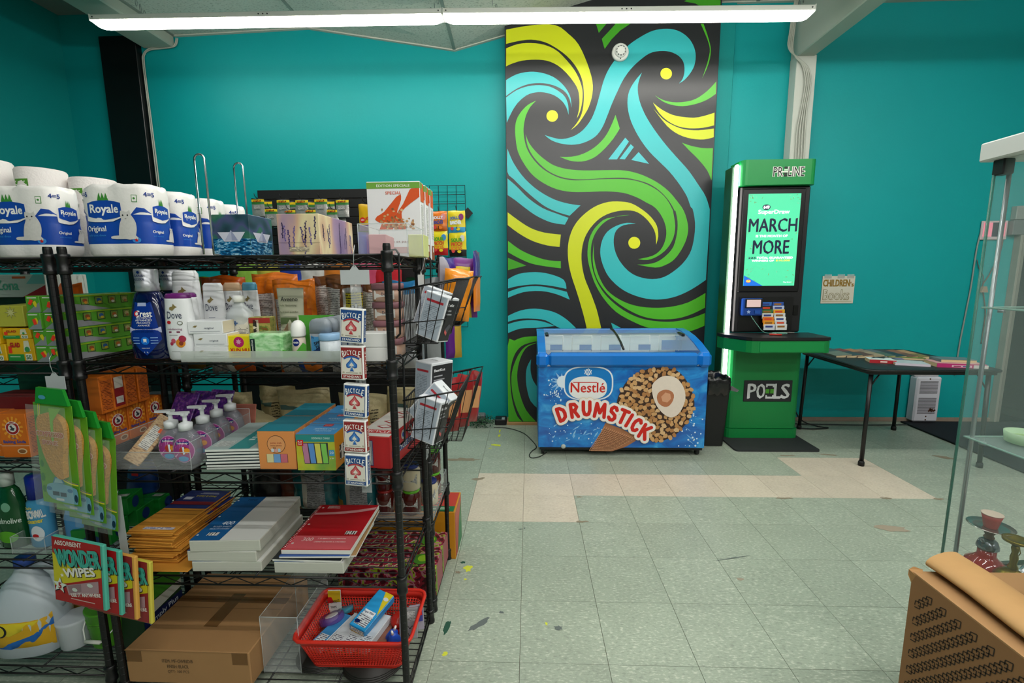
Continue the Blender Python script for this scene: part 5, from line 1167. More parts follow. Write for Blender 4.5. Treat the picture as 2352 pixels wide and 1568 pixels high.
o = MB().lathe([(.05, 0), (.056, .01), (.05, .08), (.028, .13), (.012, .15)], C('123a7a', .35), 20, None, 1, .7).ob('blue_bottle', None, (-1.455, 1.63, C4), (0, .25, 0)); tag(o, 'dark blue bottle with a red price sticker behind the green boxes', 'bottle'); o.location = (-1.46, 1.585, B4+.059) ; o.rotation_euler = (0, .1, 0); MB().box(-.012, .012, -.036, -.034, .075, .088, C('c8242a')).ob('price_sticker', o)
# bottom shelf: bleach jug, tub, bucket, litter box
JW = C('b9c4cc', .35, var=.03, vs=6)
v = []; f = []; n = 28; rows = [(0, .088, .062), (.006, .094, .068), (.12, .096, .070), (.17, .094, .068), (.20, .086, .060), (.235, .066, .045), (.262, .040, .030), (.285, .026, .024), (.30, .024, .024)]
def jug(label, loc, rz):
    J = MB(); v = []; f = []
    for z, a, b in rows:
        for i in range(n):
            t_ = 2*PI*i/n; c, q = math.cos(t_), math.sin(t_); k = (abs(c)**3+abs(q)**3)**(-1/3) if z < .2 else 1; v.append((a*c*k, b*q*k, z))
    for j in range(len(rows)-1):
        for i in range(n): f.append((j*n+i, j*n+(i+1) % n, (j+1)*n+(i+1) % n, (j+1)*n+i))
    f += [tuple(range(n))[::-1], tuple(range((len(rows)-1)*n, len(rows)*n))]; J.add((v, f), JW, None, True)
    o = tag(J.ob('bleach_jug', None, loc, (0, 0, rz)), label, 'jug', 'pale bleach jugs on the bottom shelf')
    MB().tube([(.028, 0, .285), (.060, 0, .284), (.083, 0, .262), (.092, 0, .225), (.090, 0, .18), (.080, 0, .14)], [.013, .013, .014, .015, .016, .018], JW, 10).ob('handle', o)
    MB().lathe([(.027, .292), (.027, .318), (.024, .322)], C('2a4a9a', .4), 18).ob('cap', o)
    p = MB(); fr = CFr([(x*.095, y*.069) for x, y in ring(1, 1, 1, 3.0)], .012, .03)
    p.rect(fr, -.10, .028, .20, .115, C('d2a21c', .45), .0008); p.poly(fr, [(-.1, .10), (-.02, .085), (.05, .115), (.1, .143), (-.1, .143)], C('d8c42a', .4), .0012); p.poly(fr, [(-.1, .028), (-.1, .05), (-.02, .062), (.05, .085), (.10, .125), (.10, .100), (.05, .06), (-.02, .040)], C('1f62b0', .4), .0016); p.disc(fr, -.045, .105, .022, INK, .0018, n=20); p.disc(fr, -.049, .105, .019, C('d8c42a', .4), .0022, n=20)
    p.ob('printed_label', o)
jug('bleach jug with yellow and blue label, front one', (-1.665, 1.335, B5), .15); jug('bleach jug partly hidden behind the front one', (-1.585, 1.50, B5), .1)
o = MB().lathe([(.040, 0), (.043, .004), (.047, .085), (.049, .09), (.049, .098), (.045, .10)], C('c3cad0', .4), 28).ob('plastic_tub', None, (-1.537, 1.345, B5), (0, 0, -.4)); tag(o, 'small white tub with dark blue label on the bottom shelf', 'tub'); p = MB(); fr = CFr(ring(.0455), .01, .04); p.rect(fr, -.09, .012, .060, .072, C('1a2a7a', .4), .0025); p.rect(fr, -.07, .06, .018, .012, C('c83a3a'), .003); p.ob('printed_label', o)
o = MB().lathe([(.048, 0), (.050, .004), (.060, .125), (.062, .127), (.062, .133), (.058, .133)], C('4f9a22', .4), 28).ob('green_bucket', None, (-1.435, 1.365, B5)); tag(o, 'small green pail with white bail handle', 'bucket')
p = MB(); fr = CFr(ring(1), .01, .04, 0, interp([(.050, 0), (.062, .14)]))._scaled(.06); p.rect(fr, -.035, .070, .070, .04, fine('55a024', '2a5a12', 420), .0010); p.rect(fr, -.035, .012, .05, .025, fine('55a024', '2a5a12', 420), .001); p.rect(fr, -.07, .0, .14, .008, C('d0d8d0'), .001); p.ob('printed_label', o)
MB().tube([(-.061, 0, .128), (-.050, -.045, .07), (-.025, -.066, .045)]+[(.03, -.068, .043), (.052, -.045, .07), (.061, 0, .128)], .0022, WHITE, 6).ob('bail', o); MB().tube([(-.024, -.067, .045), (.028, -.068, .043)], .006, C('e0e0d8', .4), 8).ob('grip', o)
o, F = carton('litter_box', 'dark green cat litter box between the racks on the bottom shelf', 'box', .16, .10, .26, C('173a1c', .45), (-1.345, 1.50, A5), PI/2-.05); p = MB(); q = F['front']; p.rect(q, 0, .18, .16, .08, C('3a8a22')); p.poly(q, [(0, .13), (.16, .15), (.16, .18), (0, .175)], C('c8ccc4'), .0011); p.rect(q, 0, .06, .16, .075, C('101c4a'), .0011); p.text(q, 'Simply Plus', .08, .112, .12, .026, C('c8d0d8'), .0016, rot=.08); p.text(q, 'MULTI CHAT', .08, .04, .13, .028, C('7aa84a'), .0014, rot=.08); p.ob('printed_panel', o)
o.location = (-1.345, 1.43, .047)
# ================================================================== FOURTH SHELF: ENVELOPES, PAPER, NOTEBOOKS
ENV = C('c98a32', .6, var=.06, vs=30); ENVT = C('c4863a', .6)
def env_mesh(w_, d, h, k): return MB().box(-w_/2, w_/2, -d/2, d/2, 0, h, ENV, .0012).mesh('padded_envelope')
em = env_mesh(.152, .27, .0046, 0); rd = random.Random(11)
for i in range(21):
    x, y = -1.185+rd.uniform(-.006, .006)+(.012 if 5 < i < 9 else 0), 1.435+rd.uniform(-.006, .006)
    o = bpy.data.objects.new('padded_envelope', em); COL.objects.link(o); o.location = (x, y, A4+.0045+.0052*i); o.rotation_euler = (rd.uniform(-.004, .004), rd.uniform(-.012, .012), rd.uniform(-.05, .05)-.03)
    tag(o, 'manila padded envelope within the tall pile' if i < 20 else 'manila padded envelope on top of the pile with navy and red flap', 'envelope', 'manila envelopes in a pile')
    p = MB(); q = Fr((-.076, -.135, .0046), (1, 0, 0), (0, 1, 0)); p.rect(q, .0, .14, .152, .128, C('23306a', .5)); p.rect(q, .0, .165, .152, .022, C('7a2028', .5), .001)
    if i == 20:
        p.rect(q, .04, .008, .10, .014, fine('d0ccd0', '3a4a8a', 300, axis=1)); p.text(q, 'Press-it Seal-it', .09, .225, .075, .012, C('c8b82a'), rot=PI); p.rect(q, .055, .242, .07, .003, C('b8bcd0'), .0012); p.rect(q, .06, .249, .06, .003, C('b8bcd0'), .0012); p.rect(q, .02, .20, .03, .02, C('b8bcc8'), .0012); p.rect(q, 0, .10, .152, .003, C('8a5a20')); p.rect(q, 0, .125, .152, .003, C('8a5a20'))
    p.ob('printed_flap', o)
o = MB().box(-.13, .11, -.14, .15, 0, .004, ENV, .0015).ob('padded_envelope', None, (-1.165, 1.400, A4), (0, 0, .01)); tag(o, 'large manila envelope lying flat beneath the pile', 'envelope')
PAPW = C('cfd0c6', .6); PAPB = C('1b5a94', .35)
def paper_pack(label, loc, rz, h=.033):
    o = MB().box(-.108, .108, -.14, .14, 0, h, fine('c9cabf', 'aeb0a4', 2400, axis=2, words=.01), .002).ob('paper_pack', None, loc, (0, 0, rz)); tag(o, label, 'paper', 'packs of ruled paper')
    p = MB(); q = Fr((-.108, -.14, h), (1, 0, 0), (0, 1, 0)); p.rect(q, .001, .001, .214, .278, C('d6d8d4', .35)); p.rect(q, .001, .001, .092, .278, PAPB, .0011)
    p.text(q, '400', .062, .100, .038, .022, C('d0dce6')); p.text(q, 'RULED SHEETS', .056, .078, .058, .008, C('c0d0e0')); p.text(q, 'FEUILLES LIGNÉES', .054, .066, .062, .008, C('c0d0e0')); p.rect(q, .036, .026, .034, .018, fine('dcdcd8', '1a1a1a', 220, axis=0), .0016); p.text(q, 'Hilroy', .058, .255, .034, .014, C('0a1420')); 
    for z in (.030, .14, .25): p.disc(q, .008, z, .0035, C('e8e8e4'), .0016, n=10)
    p.ob('printed_cover', o)
paper_pack('pack of ruled paper at the bottom of the three-high stack', (-.938, 1.408, A4), .03); paper_pack('pack of ruled paper in the middle of the three-high stack', (-.948, 1.408, A4+.0335), .01); paper_pack('pack of ruled paper on top, blue band marked 400', (-.940, 1.408, A4+.067), .045, .036)
paper_pack('pack of ruled paper under the notebooks', (-.675, 1.405, A4), .0, .036)
def nb(label, loc, rz, m, h, spiral=None, wr=None, d=.275, w_=.215):
    o = MB().box(-w_/2, w_/2, -d/2, d/2, 0, h, m, .0008).ob('notebook', None, loc, (0, 0, rz)); tag(o, label, 'notebook')
    MB().box(-w_/2+.002, w_/2+.001, -d/2-.001, d/2, .0012, h-.0015, C('dcdcd6', .7)).ob('pages', o)
    if spiral:
        s_ = MB(); n = 38
        for i in range(n):
            y = -d/2+.006+(d-.012)*i/(n-1); s_.add(gtube([(-w_/2+.0045+.0075*math.cos(a*PI/4), y, h/2+(h/2+.003)*math.sin(a*PI/4)) for a in range(8)], .0008, 4, True), CHROME, None, True)
        q = s_.ob('spiral_wire', o); q['kind'] = 'stuff'
    return o
nb('black and white pad under the red notebook', (-.680, 1.405, A4+.0365), -.02, C('2c3033', .4), .008)
nb('orange and grey notebook sticking out under the red one', (-.650, 1.415, A4+.045), .06, C('a8865a', .5), .006); nb('blue notebook under the red one', (-.660, 1.402, A4+.0515), .03, C('3a5a9a', .4), .007)
o = nb('red spiral three subject notebook on top', (-.655, 1.41, A4+.059), .01, C('b0121f', .35, var=.05, vs=6), .016, True)
p = MB(); q = Fr((-.1075, -.1375, .016), (1, 0, 0), (0, 1, 0)); p.rect(q, .012, .001, .203, .072, C('cc5a62', .4)); p.text(q, '300', .060, .052, .034, .020, C('e0c0bc')); p.text(q, '3 SUBJECT NOTEBOOK', .135, .056, .09, .009, C('f0dcd8')); p.text(q, 'CARNET DE NOTES À 3 MATIÈRES', .135, .040, .10, .008, C('f0dcd8')); p.rect(q, .165, .082, .036, .020, fine('dcd8d4', '1a1a1a', 240, axis=0), .0012); p.text(q, 'EVERYDAY', .060, .260, .040, .008, C('f0e4e0')); p.text(q, 'ESSENTIALS', .062, .250, .044, .008, C('f0e4e0')); p.poly(q, spline([(.012, .215), (.08, .222), (.15, .236), (.214, .258), (.214, .240), (.15, .218), (.08, .206), (.012, .202)], 2), C('d89a9c', .4), .0012)
for z in (.03, .14, .25): p.disc(q, .022, z, .004, C('dcd4d0'), .0016, n=10)
p.ob('printed_cover', o)
# ================================================================== BOTTOM SHELF
KRAFT = C('a1794e', .75, var=.06, vs=14); TAPE = C('7a5630', .25, alpha=.8)
o, F = carton('cardboard_box', 'large flat brown cardboard carton with taped seam', 'cardboard box', .405, .375, .118, KRAFT, (-1.078, 1.437, A5), -.01, b=.003)
p = MB(); p.rect(F['top'], .0, .215, .405, .030, TAPE, .0012); p.poly(F['top'], [(.185, .10), (.232, .10), (.232, .26), (.185, .26)], TAPE, .0016); p.rect(F['top'], .0, .1872, .405, .0012, C('5a4028'), .0009)
for k in (0, 1): p.rect(F['front'], .004+k*.345, .075, .05, .042, TAPE)
for k, tx in enumerate(('ITEM: MF-GWRID/8', 'FINISH: BLACK', 'QTY: 100 PCS')): p.text(F['front'], tx, .17, .082-.019*k, (.10, .07, .07)[k], .0115, C('5a4630', .8))
p.ob('tape_and_print', o)
MB().poly(Fr((-.2025, -.1875, .118), (1, 0, 0), (0, 0, 1)), [(0, 0), (.405, 0), (.38, -.001), (0, -.003)], C('8a6640'), .002).ob('flap_edge', o)
t = acrylic('tall clear acrylic box standing between carton and red basket', -.868, -.745, 1.30, 1.52, A5, A5+.20, name='acrylic_box'); t['category'] = 'box'
o = MB().box(-.11, .11, -.0015, .0015, 0, .13, glassy('b8c4c4', .25)).ob('acrylic_sheet', None, (-.80, 1.50, .25), (.3, .15, .1)); tag(o, 'loose clear acrylic sheet leaning behind the red basket', 'acrylic sheet'); o.location = (-.79, 1.545, A5+.20+.0)
# stacked black discs (pan lids) under the basket
for i in range(4):
    o = MB().lathe([(.0, 0), (.075, 0), (.078, .002), (.078, .0045), (.0, .0055)], C('1c1a18', .5), 26).ob('black_disc', None, (-.715+.003*i, 1.375, A5+.006*i)); tag(o, 'flat black disc in the left stack beneath the basket, %s' % ('lowest', 'second', 'third', 'uppermost')[i], 'disc', 'black discs under the basket')
for i in range(4):
    o = MB().lathe([(.0, 0), (.098, 0), (.102, .002), (.102, .0045), (.0, .0055)], C('221f1c', .5), 28).ob('black_disc', None, (-.523, 1.36+.002*i, A5+.006*i)); tag(o, 'flat black disc in the right stack beneath the basket, %s' % ('lowest', 'second', 'third', 'uppermost')[i], 'disc', 'black discs under the basket')
# red plastic basket with woven sides
t = thing('red_basket', 'red woven plastic basket full of stationery', 'basket', (-.565, 1.392, A5+.024)); RP = C('cc2a1c', .4); ht = .118
def rr(a, b, r=.03, n=5): 
    out = []
    for cx, cy, s0 in ((a-r, b-r, 0), (-a+r, b-r, 1), (-a+r, -b+r, 2), (a-r, -b+r, 3)):
        for i in range(n): th = PI/2*(s0+i/(n-1)); out.append((cx+r*math.cos(th), cy+r*math.sin(th)))
    return out
ta, tb_ = .185, .122; ba, bb = .150, .090
def bw(s_, z): return [(x, y, z) for x, y in rr(ba+(ta-ba)*s_, bb+(tb_-bb)*s_)]
MB().add(([*bw(.02, .0), *bw(.02, .003)], [tuple(range(20))[::-1], tuple(range(20, 40))]+[(i, (i+1) % 20, 20+(i+1) % 20, 20+i) for i in range(20)]), RP).ob('floor_panel', t)
def band(s0, s1, th=.002):
    a, b = bw(s0, ht*s0), bw(s1, ht*s1); n_ = len(a); k = 1-th/.13; v = a+b+[(x*k, y*k, z) for x, y, z in b]+[(x*k, y*k, z) for x, y, z in a]
    return v, [(j*n_+i, j*n_+(i+1) % n_, ((j+1) % 4)*n_+(i+1) % n_, ((j+1) % 4)*n_+i) for j in range(4) for i in range(n_)]
MB().add(band(0, .14), RP, None, True).ob('lower_band', t); MB().add(band(.80, 1.0), RP, None, True).ob('upper_band', t)
wv = MB()
def at_ring(u, s_, r_off):
    a, b = ba+(ta-ba)*s_, bb+(tb_-bb)*s_; ring_ = rr(a, b); per = []; L = 0
    for i in range(20): per.append(L); L += (Vector(ring_[(i+1) % 20])-Vector(ring_[i])).length
    d = (u % 1)*L; i = max(j for j in range(20) if per[j] <= d); p0, p1 = Vector(ring_[i]), Vector(ring_[(i+1) % 20]); t_ = (d-per[i])/max(1e-9, (p1-p0).length); q = p0.lerp(p1, t_); return (q.x*(1-r_off), q.y*(1-r_off), ht*s_)
for i in range(108):
    u = i/108; wv.tube([at_ring(u, .13, .008), at_ring(u, .81, .008)], .0024, RP, 4)
for k in range(9): wv.tube([at_ring(i/60, .17+.076*k, .008) for i in range(60)], .0022, RP, 4, True)
q = wv.ob('woven_side', t); q['kind'] = 'stuff'
MB().add(gtube([at_ring(i/60, 1.0, -.02) for i in range(60)], .0062, 6, True), RP, None, True).ob('rim', t)
Z0 = A5+.030
def pen_box(label, x, y, z, rz, m, lc): 
    o, F = carton('pen_box', label, 'pen box', .045, .15, .026, m, (x, y, z), rz, 'pen boxes in the red basket'); p = MB(); p.rect(F['front'], .004, .004, .037, .018, fine('d8d8d4', '3a3a3a', 300)); p.rect(F['top'], .002, .002, .041, .146, lc); p.rect(F['top'], .006, .01, .033, .04, fine('d4d8dc', '4a4a5a', 300, axis=1), .0012); p.rect(F['front'], .0, .0, .045, .004, C('c89a1c'), .0012); p.ob('printed_panel', o); return o
for i, (x, rz) in enumerate(((-.672, -.35), (-.622, -.30), (-.574, -.30), (-.528, -.25))):
    o = pen_box(('white and blue pen box at the left end of the basket row', 'white pen box second in the basket row', 'white pen box third in the basket row', 'white pen box with red price sticker in the basket row')[i], x, 1.375, Z0+.042, rz, C('c8ccd0', .4), C('c9ced4', .4) if i else C('3a86c0', .4))
    if i == 3: MB().box(-.016, .002, -.07, -.045, .0262, .0268, C('e0341c')).ob('price_sticker', o)
carton('stationery_box', 'plain box under the row of pen boxes in the basket', 'box', .24, .14, .04, C('8a5a4a', .6), (-.60, 1.395, Z0))
o = pen_box('blue pen box lying on top with yellow corner', -.540, 1.430, Z0+.075, -.35, C('1f86c4', .3), C('2a9ad8', .3)); o.rotation_euler = (.20, .12, -.4); o.location = (-.545, 1.425, Z0+.083); o.scale = (1.5, 1.0, 1.0); p = MB(); q = Fr((-.0225, -.075, .026), (1, 0, 0), (0, 1, 0)); p.poly(q, [(.020, .15), (.043, .15), (.043, .06)], C('d8c41c'), .0014); p.rect(q, .008, .05, .03, .018, C('e8ecf0'), .002); p.text(q, 'Paper Mate', .022, .059, .026, .010, NAVY, .0026, rot=.1); p.disc(q, .034, .125, .007, C('e0e4e8'), .002, n=12); p.disc(q, .012, .02, .007, NAVY, .002, n=12); p.ob('printed_lid', o)
t = thing('tape_dispenser', 'purple and teal clear tape dispenser lying at the basket corner', 'tape dispenser', (-.690, 1.425, Z0+.055), .5); t.rotation_euler = (-.35, -.1, .5)
MB().lathe([(.016, 0), (.040, 0), (.042, .004), (.042, .016), (.040, .020), (.016, .020)], C('6a4aa0', .12, alpha=.65), 26).ob('purple_shell', t); MB().lathe([(.012, -.001), (.022, -.001), (.022, .021), (.012, .021)], C('c8ccd0', .3), 20).ob('core', t)
MB().lathe([(.009, 0), (.026, 0), (.027, .014), (.009, .016)], C('2f8fa8', .12, alpha=.7), 22, Matrix.Translation((.048, .03, .004))).ob('teal_reel', t)
o, F = carton('correction_tape', 'correction tape card with yellow top behind the dispenser', 'correction tape', .045, .006, .13, C('d8d8d4', .4), (-.705, 1.485, Z0+.0), .05); p = MB(); q = F['front']; p.rect(q, 0, .085, .045, .045, C('d8b81c')); p.poly(q, [(0, .08), (.02, .085), (.012, .105), (0, .105)], RED, .0012); p.text(q, 'CORRECT', .024, .088, .034, .010, INK, .0014, rot=.2); p.text(q, 'TAPE', .018, .066, .022, .008, INK, rot=.1); p.ob('printed_card', o)
for i, (x, y, hx) in enumerate(((-.478, 1.382, '1a4ab8'), (-.450, 1.372, '1f52c4'))):
    o = MB().lathe([(.012, 0), (.020, .012), (.021, .035), (.014, .056), (.004, .064)], C(hx, .3), 14, None, 1, .7).ob('blue_cap_bottle', None, (x, y, Z0+.01), (.2, .3-.5*i, .4)); tag(o, ('small blue glue bottle left of the other in the basket', 'small blue glue bottle beside the clear packet in the basket')[i], 'glue', 'small blue glue bottles')
    MB().lathe([(.005, .062), (.003, .078)], WHITE, 10).ob('nozzle', o)
o = MB().lathe([(.0, .0), (.026, .0), (.028, .012), (.022, .024), (0, .028)], C('c02a1e', .25, alpha=.85), 20).ob('red_sharpener', None, (-.462, 1.44, Z0+.045), (.3, .2, 0)); tag(o, 'round red plastic lid at the back of the basket', 'lid')
o, F = carton('clear_packet', 'clear plastic packet of paper clips in the basket', 'packet', .062, .014, .095, C('9a9da0', .15, alpha=.75, spec=.7), (-.414, 1.395, Z0+.022), .15, rot=(-.35, .0, .15)); p = MB(); q = F['front']; p.rect(q, .004, .055, .05, .032, fine('b8bab8', '6a6a6a', 400)); p.text(q, 'DIRECT', .03, .062, .03, .006, INK, .0012)
for k in range(4): p.disc(q, .02+.008*k, .022+.006*(k % 2), .007, C('5a5c60', .3, .8), .0012, ry=.013, n=12); p.disc(q, .02+.008*k, .022+.006*(k % 2), .005, C('8a8c90', .3), .0016, ry=.010, n=12)
p.ob('printed_card', o)
o, F = carton('clear_packet', 'second clear packet behind the paper clips in the basket', 'packet', .05, .01, .085, C('a8a0b0', .2, alpha=.8), (-.395, 1.435, Z0+.02), .3, rot=(-.2, 0, .3)); p = MB(); p.rect(F['front'], .028, .03, .018, .04, C('3a3a8a')); p.rect(F['front'], .03, .05, .014, .012, RED, .0012); p.ob('printed_card', o)
# ================================================================== RACK BEHIND: BAGS, JARS, CASES
def bag(label, loc, w_, h, d, matfn, seed, rz=0, rx=0, ry=0, cat='snack bag', group=None, name='snack_bag', wr=.14, nx=10, ny=14):
    v, f, uv = gbag(w_, h, d, seed, nx, ny, wr); M = MB(); by = {}
    for q, (u, t_, s_) in zip(f, uv): by.setdefault(matfn(u, t_, s_), []).append(q)
    M.v = list(v)
    for m, fs in by.items():
        i = M.mi(m)
        for q in fs: M.f.append(q); M.fm.append(i); M.fs.append(True)
    o = M.ob(name, None, loc, (rx, ry, rz)); return tag(o, label, cat, group)
ORG = C('d9731a', .22, coat=.3, bump=.25, bs=40); ORG2 = C('c85a14', .22, coat=.3); WFP = fine('c9c6c2', '6f6c6a', 300); BRNF = C('6a4020', .22, .2, coat=.3); SILF = C('b8b6b2', .25, .5); YLP = fine('c2b424', '3a3410', 200); GRNB = C('4f8a1c', .25); BLUF = C('1f4a9a', .25)
def f_orange(u, t_, s_):
    if s_ == 1: return ORG
    if t_ > .82: return ORG
    if .08 < u < .52 and t_ < .8: return WFP
    if .52 <= u < .66: return WHITE if t_ > .3 else BLUF
    return ORG if (u+t_*.3) % .5 > .1 else ORG2
def f_orange2(u, t_, s_): return ORG2 if (t_ > .7 or u > .6) else (WFP if u < .45 else WHITE)
def f_brown(u, t_, s_):
    if t_ > .88: return BRNF
    if u < .42: return WFP
    if u < .50: return BRNF
    if u < .58: return SILF
    return YLP if (t_*6) % 1 > .3 else SILF
GRP = 'chip bags on the rear rack'
for i, (x, y, w_, h, fn, rz, lb) in enumerate(((-1.31, 1.84, .15, .37, lambda u, t_, s_: GRNB, .1, 'green chip bag peeking behind the lotion bottles'), (-1.165, 1.74, .165, .375, f_orange2, .12, 'dark orange chip bag with white ingredient panel, leftmost orange one'), (-1.01, 1.83, .19, .385, f_orange, -.05, 'bright orange and white chip bag in the middle'), (-.89, 1.735, .155, .36, f_orange, .1, 'bright orange and white chip bag behind the sage tube'), (-.775, 1.83, .16, .375, f_brown, .02, 'brown and silver chip bag with yellow text panel, front one'), (-.70, 1.74, .13, .365, f_brown, .15, 'brown and silver chip bag with yellow text panel, second one'), (-.60, 1.84, .13, .345, f_brown, .2, 'brown chip bag with yellow text panel farthest right'))):
    bag(lb, (x, y, C2), w_, h, .075, fn, 20+i, rz, .06, cat='chip bag', group=GRP, name='chip_bag', wr=.32, nx=14, ny=20)
bag('blue and silver snack bag behind the body butter jars', (-.505, 1.80, C2), .14, .35, .07, lambda u, t_, s_: C('2f86c0', .25) if (u < .2 or t_ > .85) else C('b8bcc0', .3), 41, .1, cat='chip bag', name='chip_bag'); bag('dark green and silver snack bag behind the upper gadget basket', (-.425, 1.84, C2), .13, .36, .06, lambda u, t_, s_: C('1f5a34', .3) if u < .3 else C('8f9496', .3), 42, .1, cat='chip bag', name='chip_bag')
# further candy seen through the top shelf
for i, (x, hx, lb) in enumerate(((-1.16, '8fbf4a', 'pale green candy pouch seen under the top shelf'), (-1.02, 'c9c24a', 'yellow candy pouch seen under the top shelf'), (-.90, '2a3f9a', 'blue candy pouch seen under the top shelf'), (-.80, 'c8c8c4', 'white candy pouch with berries under the top shelf'), (-.66, 'cf7a2a', 'orange candy pouch seen under the top shelf'), (-.50, 'c04a6a', 'pink candy pouch behind the rear rack, right of the orange one'), (-.40, 'b8202c', 'red candy pouch behind the rear rack, rightmost'))):
    bag(lb, (x-.35, 2.42, 1.18), .16, .22, .05, (lambda a: (lambda u, t_, s_: a if t_ > .4 else C('3a3a6a', .3) if (u*5+t_*3) % 1 > .7 else a))(C(hx, .3)), 60+i, 0, cat='candy', group='candy pouches under the top shelf', name='candy_pouch')
t = thing('peg_stand', 'dark floor stand carrying the candy pouches behind the rear rack', 'stand', (-1.1, 2.5, 0)); MB().box(-.55, .5, 0, .03, .02, 1.37, C('131416', .5)).ob('panel', t); MB().box(-.55, .5, -.14, .17, 0, .03, C('131416', .5)).ob('foot', t); MB().box(-.55, .5, -.14, 0, 1.165, 1.178, C('1a1a1c', .5)).ob('ledge', t)
# cream coloured bags, third shelf
CRM = C('b9ac82', .45, var=.08, vs=20, bump=.3, bs=40); CRP = fine('b5a980', '3f3a28', 170)
def f_cream(u, t_, s_): return CRM if (s_ == 1 or t_ > .8 or u < .15 or u > .9) else (CRP if u > .5 else (C('4f6f6a', .5) if .7 < t_ < .76 else CRM))
for i, (x, y, z, w_, h, rz, ry, lb) in enumerate(((-1.22, 1.80, C3, .16, .24, .1, 0, 'dark cream snack bag standing leftmost on the third shelf'), (-1.06, 1.86, C3, .16, .25, -.05, 0, 'cream snack bag standing second on the third shelf'), (-.895, 1.775, C3+.0, .215, .25, 0, -.05, 'large cream snack bag with teal tag standing in the middle'), (-1.125, 1.70, C3, .15, .19, .1, .55, 'crumpled cream snack bag slumped to the right'), (-.66, 1.76, C3, .20, .245, -.1, 0, 'cream snack bag behind the decks of cards'), (-.50, 1.78, C3, .18, .255, .1, .1, 'cream snack bag behind the front right post'))):
    bag(lb, (x, y, z+(.01 if ry else 0)), w_, h, .10, f_cream, 80+i, rz, .05, ry, cat='snack bag', group='cream snack bags', wr=.3)
# grey and cream packs hanging just under the second shelf (their lower halves show)
# teal bags, fourth shelf
TEB = C('0f5a62', .22, coat=.3, bump=.3, bs=40); GYP = fine('8f9092', '55565a', 260)
def f_teal(u, t_, s_): return GYP if (.38 < u < .8 and s_ == 0 and t_ < .85) else (SILF if .34 < u <= .38 else (C('8a6a22', .4) if (u < .25 and t_ < .3 and s_ == 0) else TEB))
for i, (x, hx) in enumerate(((-.88, 0), (-.70, 1))): bag(('teal snack bag with grey panel, left one on the fourth shelf', 'teal snack bag with grey panel, right one beside the jars')[i], (x, 1.76, C4), .185, .215, .10, f_teal, 90+i, .05-.1*i, .05, cat='snack bag', group='teal snack bags')
for i, (x, hx, lb) in enumerate(((-1.12, '17171c', 'black snack bag on the fourth shelf behind the envelopes'), (-1.0, '5a2a1c', 'dark brown snack bag on the fourth shelf'))): bag(lb, (x, 1.83, C4), .14, .19, .08, (lambda a: (lambda u, t_, s_: a))(C(hx, .3)), 95+i, .1)
# jars
def jar(label, x, y, z, body, lid, r=.036, h=.10):
    o = MB().lathe([(r*.92, 0), (r, .004), (r, h*.80), (r*.82, h*.88), (r*.80, h*.92)], body, 22).ob('glass_jar', None, (x, y, z)); tag(o, label, 'jar', 'glass jars in the tray'); MB().lathe([(r*.86, h*.90), (r*.88, h*.91), (r*.88, h*.99), (r*.82, h)], lid, 22).ob('lid', o)
    p = MB(); fr = CFr(ring(r), .008, .03); p.rect(fr, -r*.9, h*.26, r*1.8, h*.44, fine('c8c8c4', '4a4a48', 380), .0008); p.ob('paper_label', o)
SAL = C('4a120c', .15, coat=.5); MAY = C('c9bda0', .2, coat=.4); LG = C('5fae22', .3); NV = C('1a2a6a', .3); DR = C('8a1a1a', .3)
JZ = C4+.004
for a in ((-.585, 1.735, 0, SAL, DR, 'red salsa jar with red lid, left end below'), (-.585, 1.737, 1, SAL, DR, 'red salsa jar stacked on the left end'), (-.478, 1.735, 0, SAL, LG, 'red salsa jar with bright green lid in the middle below'), (-.478, 1.737, 1, MAY, NV, 'cream jar with navy lid stacked in the middle'), (-.422, 1.815, 0, MAY, NV, 'cream jar with navy lid near the rack end'), (-.425, 1.90, 0, SAL, LG, 'red salsa jar at the back right, below'), (-.425, 1.902, 1, SAL, LG, 'red salsa jar with bright green lid stacked at the back right')):
    jar(a[5], a[0], a[1], JZ+(.102 if a[2] else 0), a[3], a[4], .038 if a[0] > -.56 and a[0] < -.45 else .036, .10)
acrylic('clear acrylic tray holding the salsa jars', -.635, -.378, 1.668, 1.965, C4, C4+.085, hs=(.035, .085, .06, .085), name='acrylic_tray')
# soda cases
CAMO = ramp_mat('camo_print', 34, [(.30, '3a0a16'), (.42, '7a1024'), (.50, 'a86a7a'), (.56, '8aa81c'), (.62, '5a1420'), (.75, '3f5a10')], .3, (1, 1, 1), 2, .3, interp='CONSTANT')
for i, (x, y, lb) in enumerate(((-.575, 1.735, 'pink and green camouflage soda case, nearest on the bottom shelf'), (-.575, 1.872, 'pink and green camouflage soda case behind the nearest'))):
    o, F = carton('soda_case', lb, 'soda case', .40, .132, .122, CAMO, (x, y, C5), 0, 'camouflage soda cases', .004); p = MB(); q = F['top']
    for dx, m_, of in ((.003, C('c8d0a0'), .001), (0, C('8f1430'), .0016)):
        p.text(q, 'MTN', .155+dx, .088-dx, .14, .038, m_, of, bold=.06, skew=.35); p.text(q, 'DEW', .165+dx, .040-dx, .18, .050, m_, of, bold=.06, skew=.35)
    p.disc(q, .33, .062, .036, C('3f7a14'), .001, n=18); p.disc(q, .335, .066, .022, C('86b01c'), .0015, n=14); p.rect(q, .27, .010, .06, .016, C('1f3a0a'), .0014); p.text(q, 'MAJOR', .30, .018, .05, .010, C('a8c83a'), .0018)
    q = F['right']; 
    for k in range(14): p.rect(q, 0, .004+k*.0085, .022, .005, C('8fc21c', .3), .001)
    p.poly(q, [(.022, 0), (.132, 0), (.132, .122), (.022, .122)], C('9a4a58', .4), .0008); p.ob('printed_panel', o)
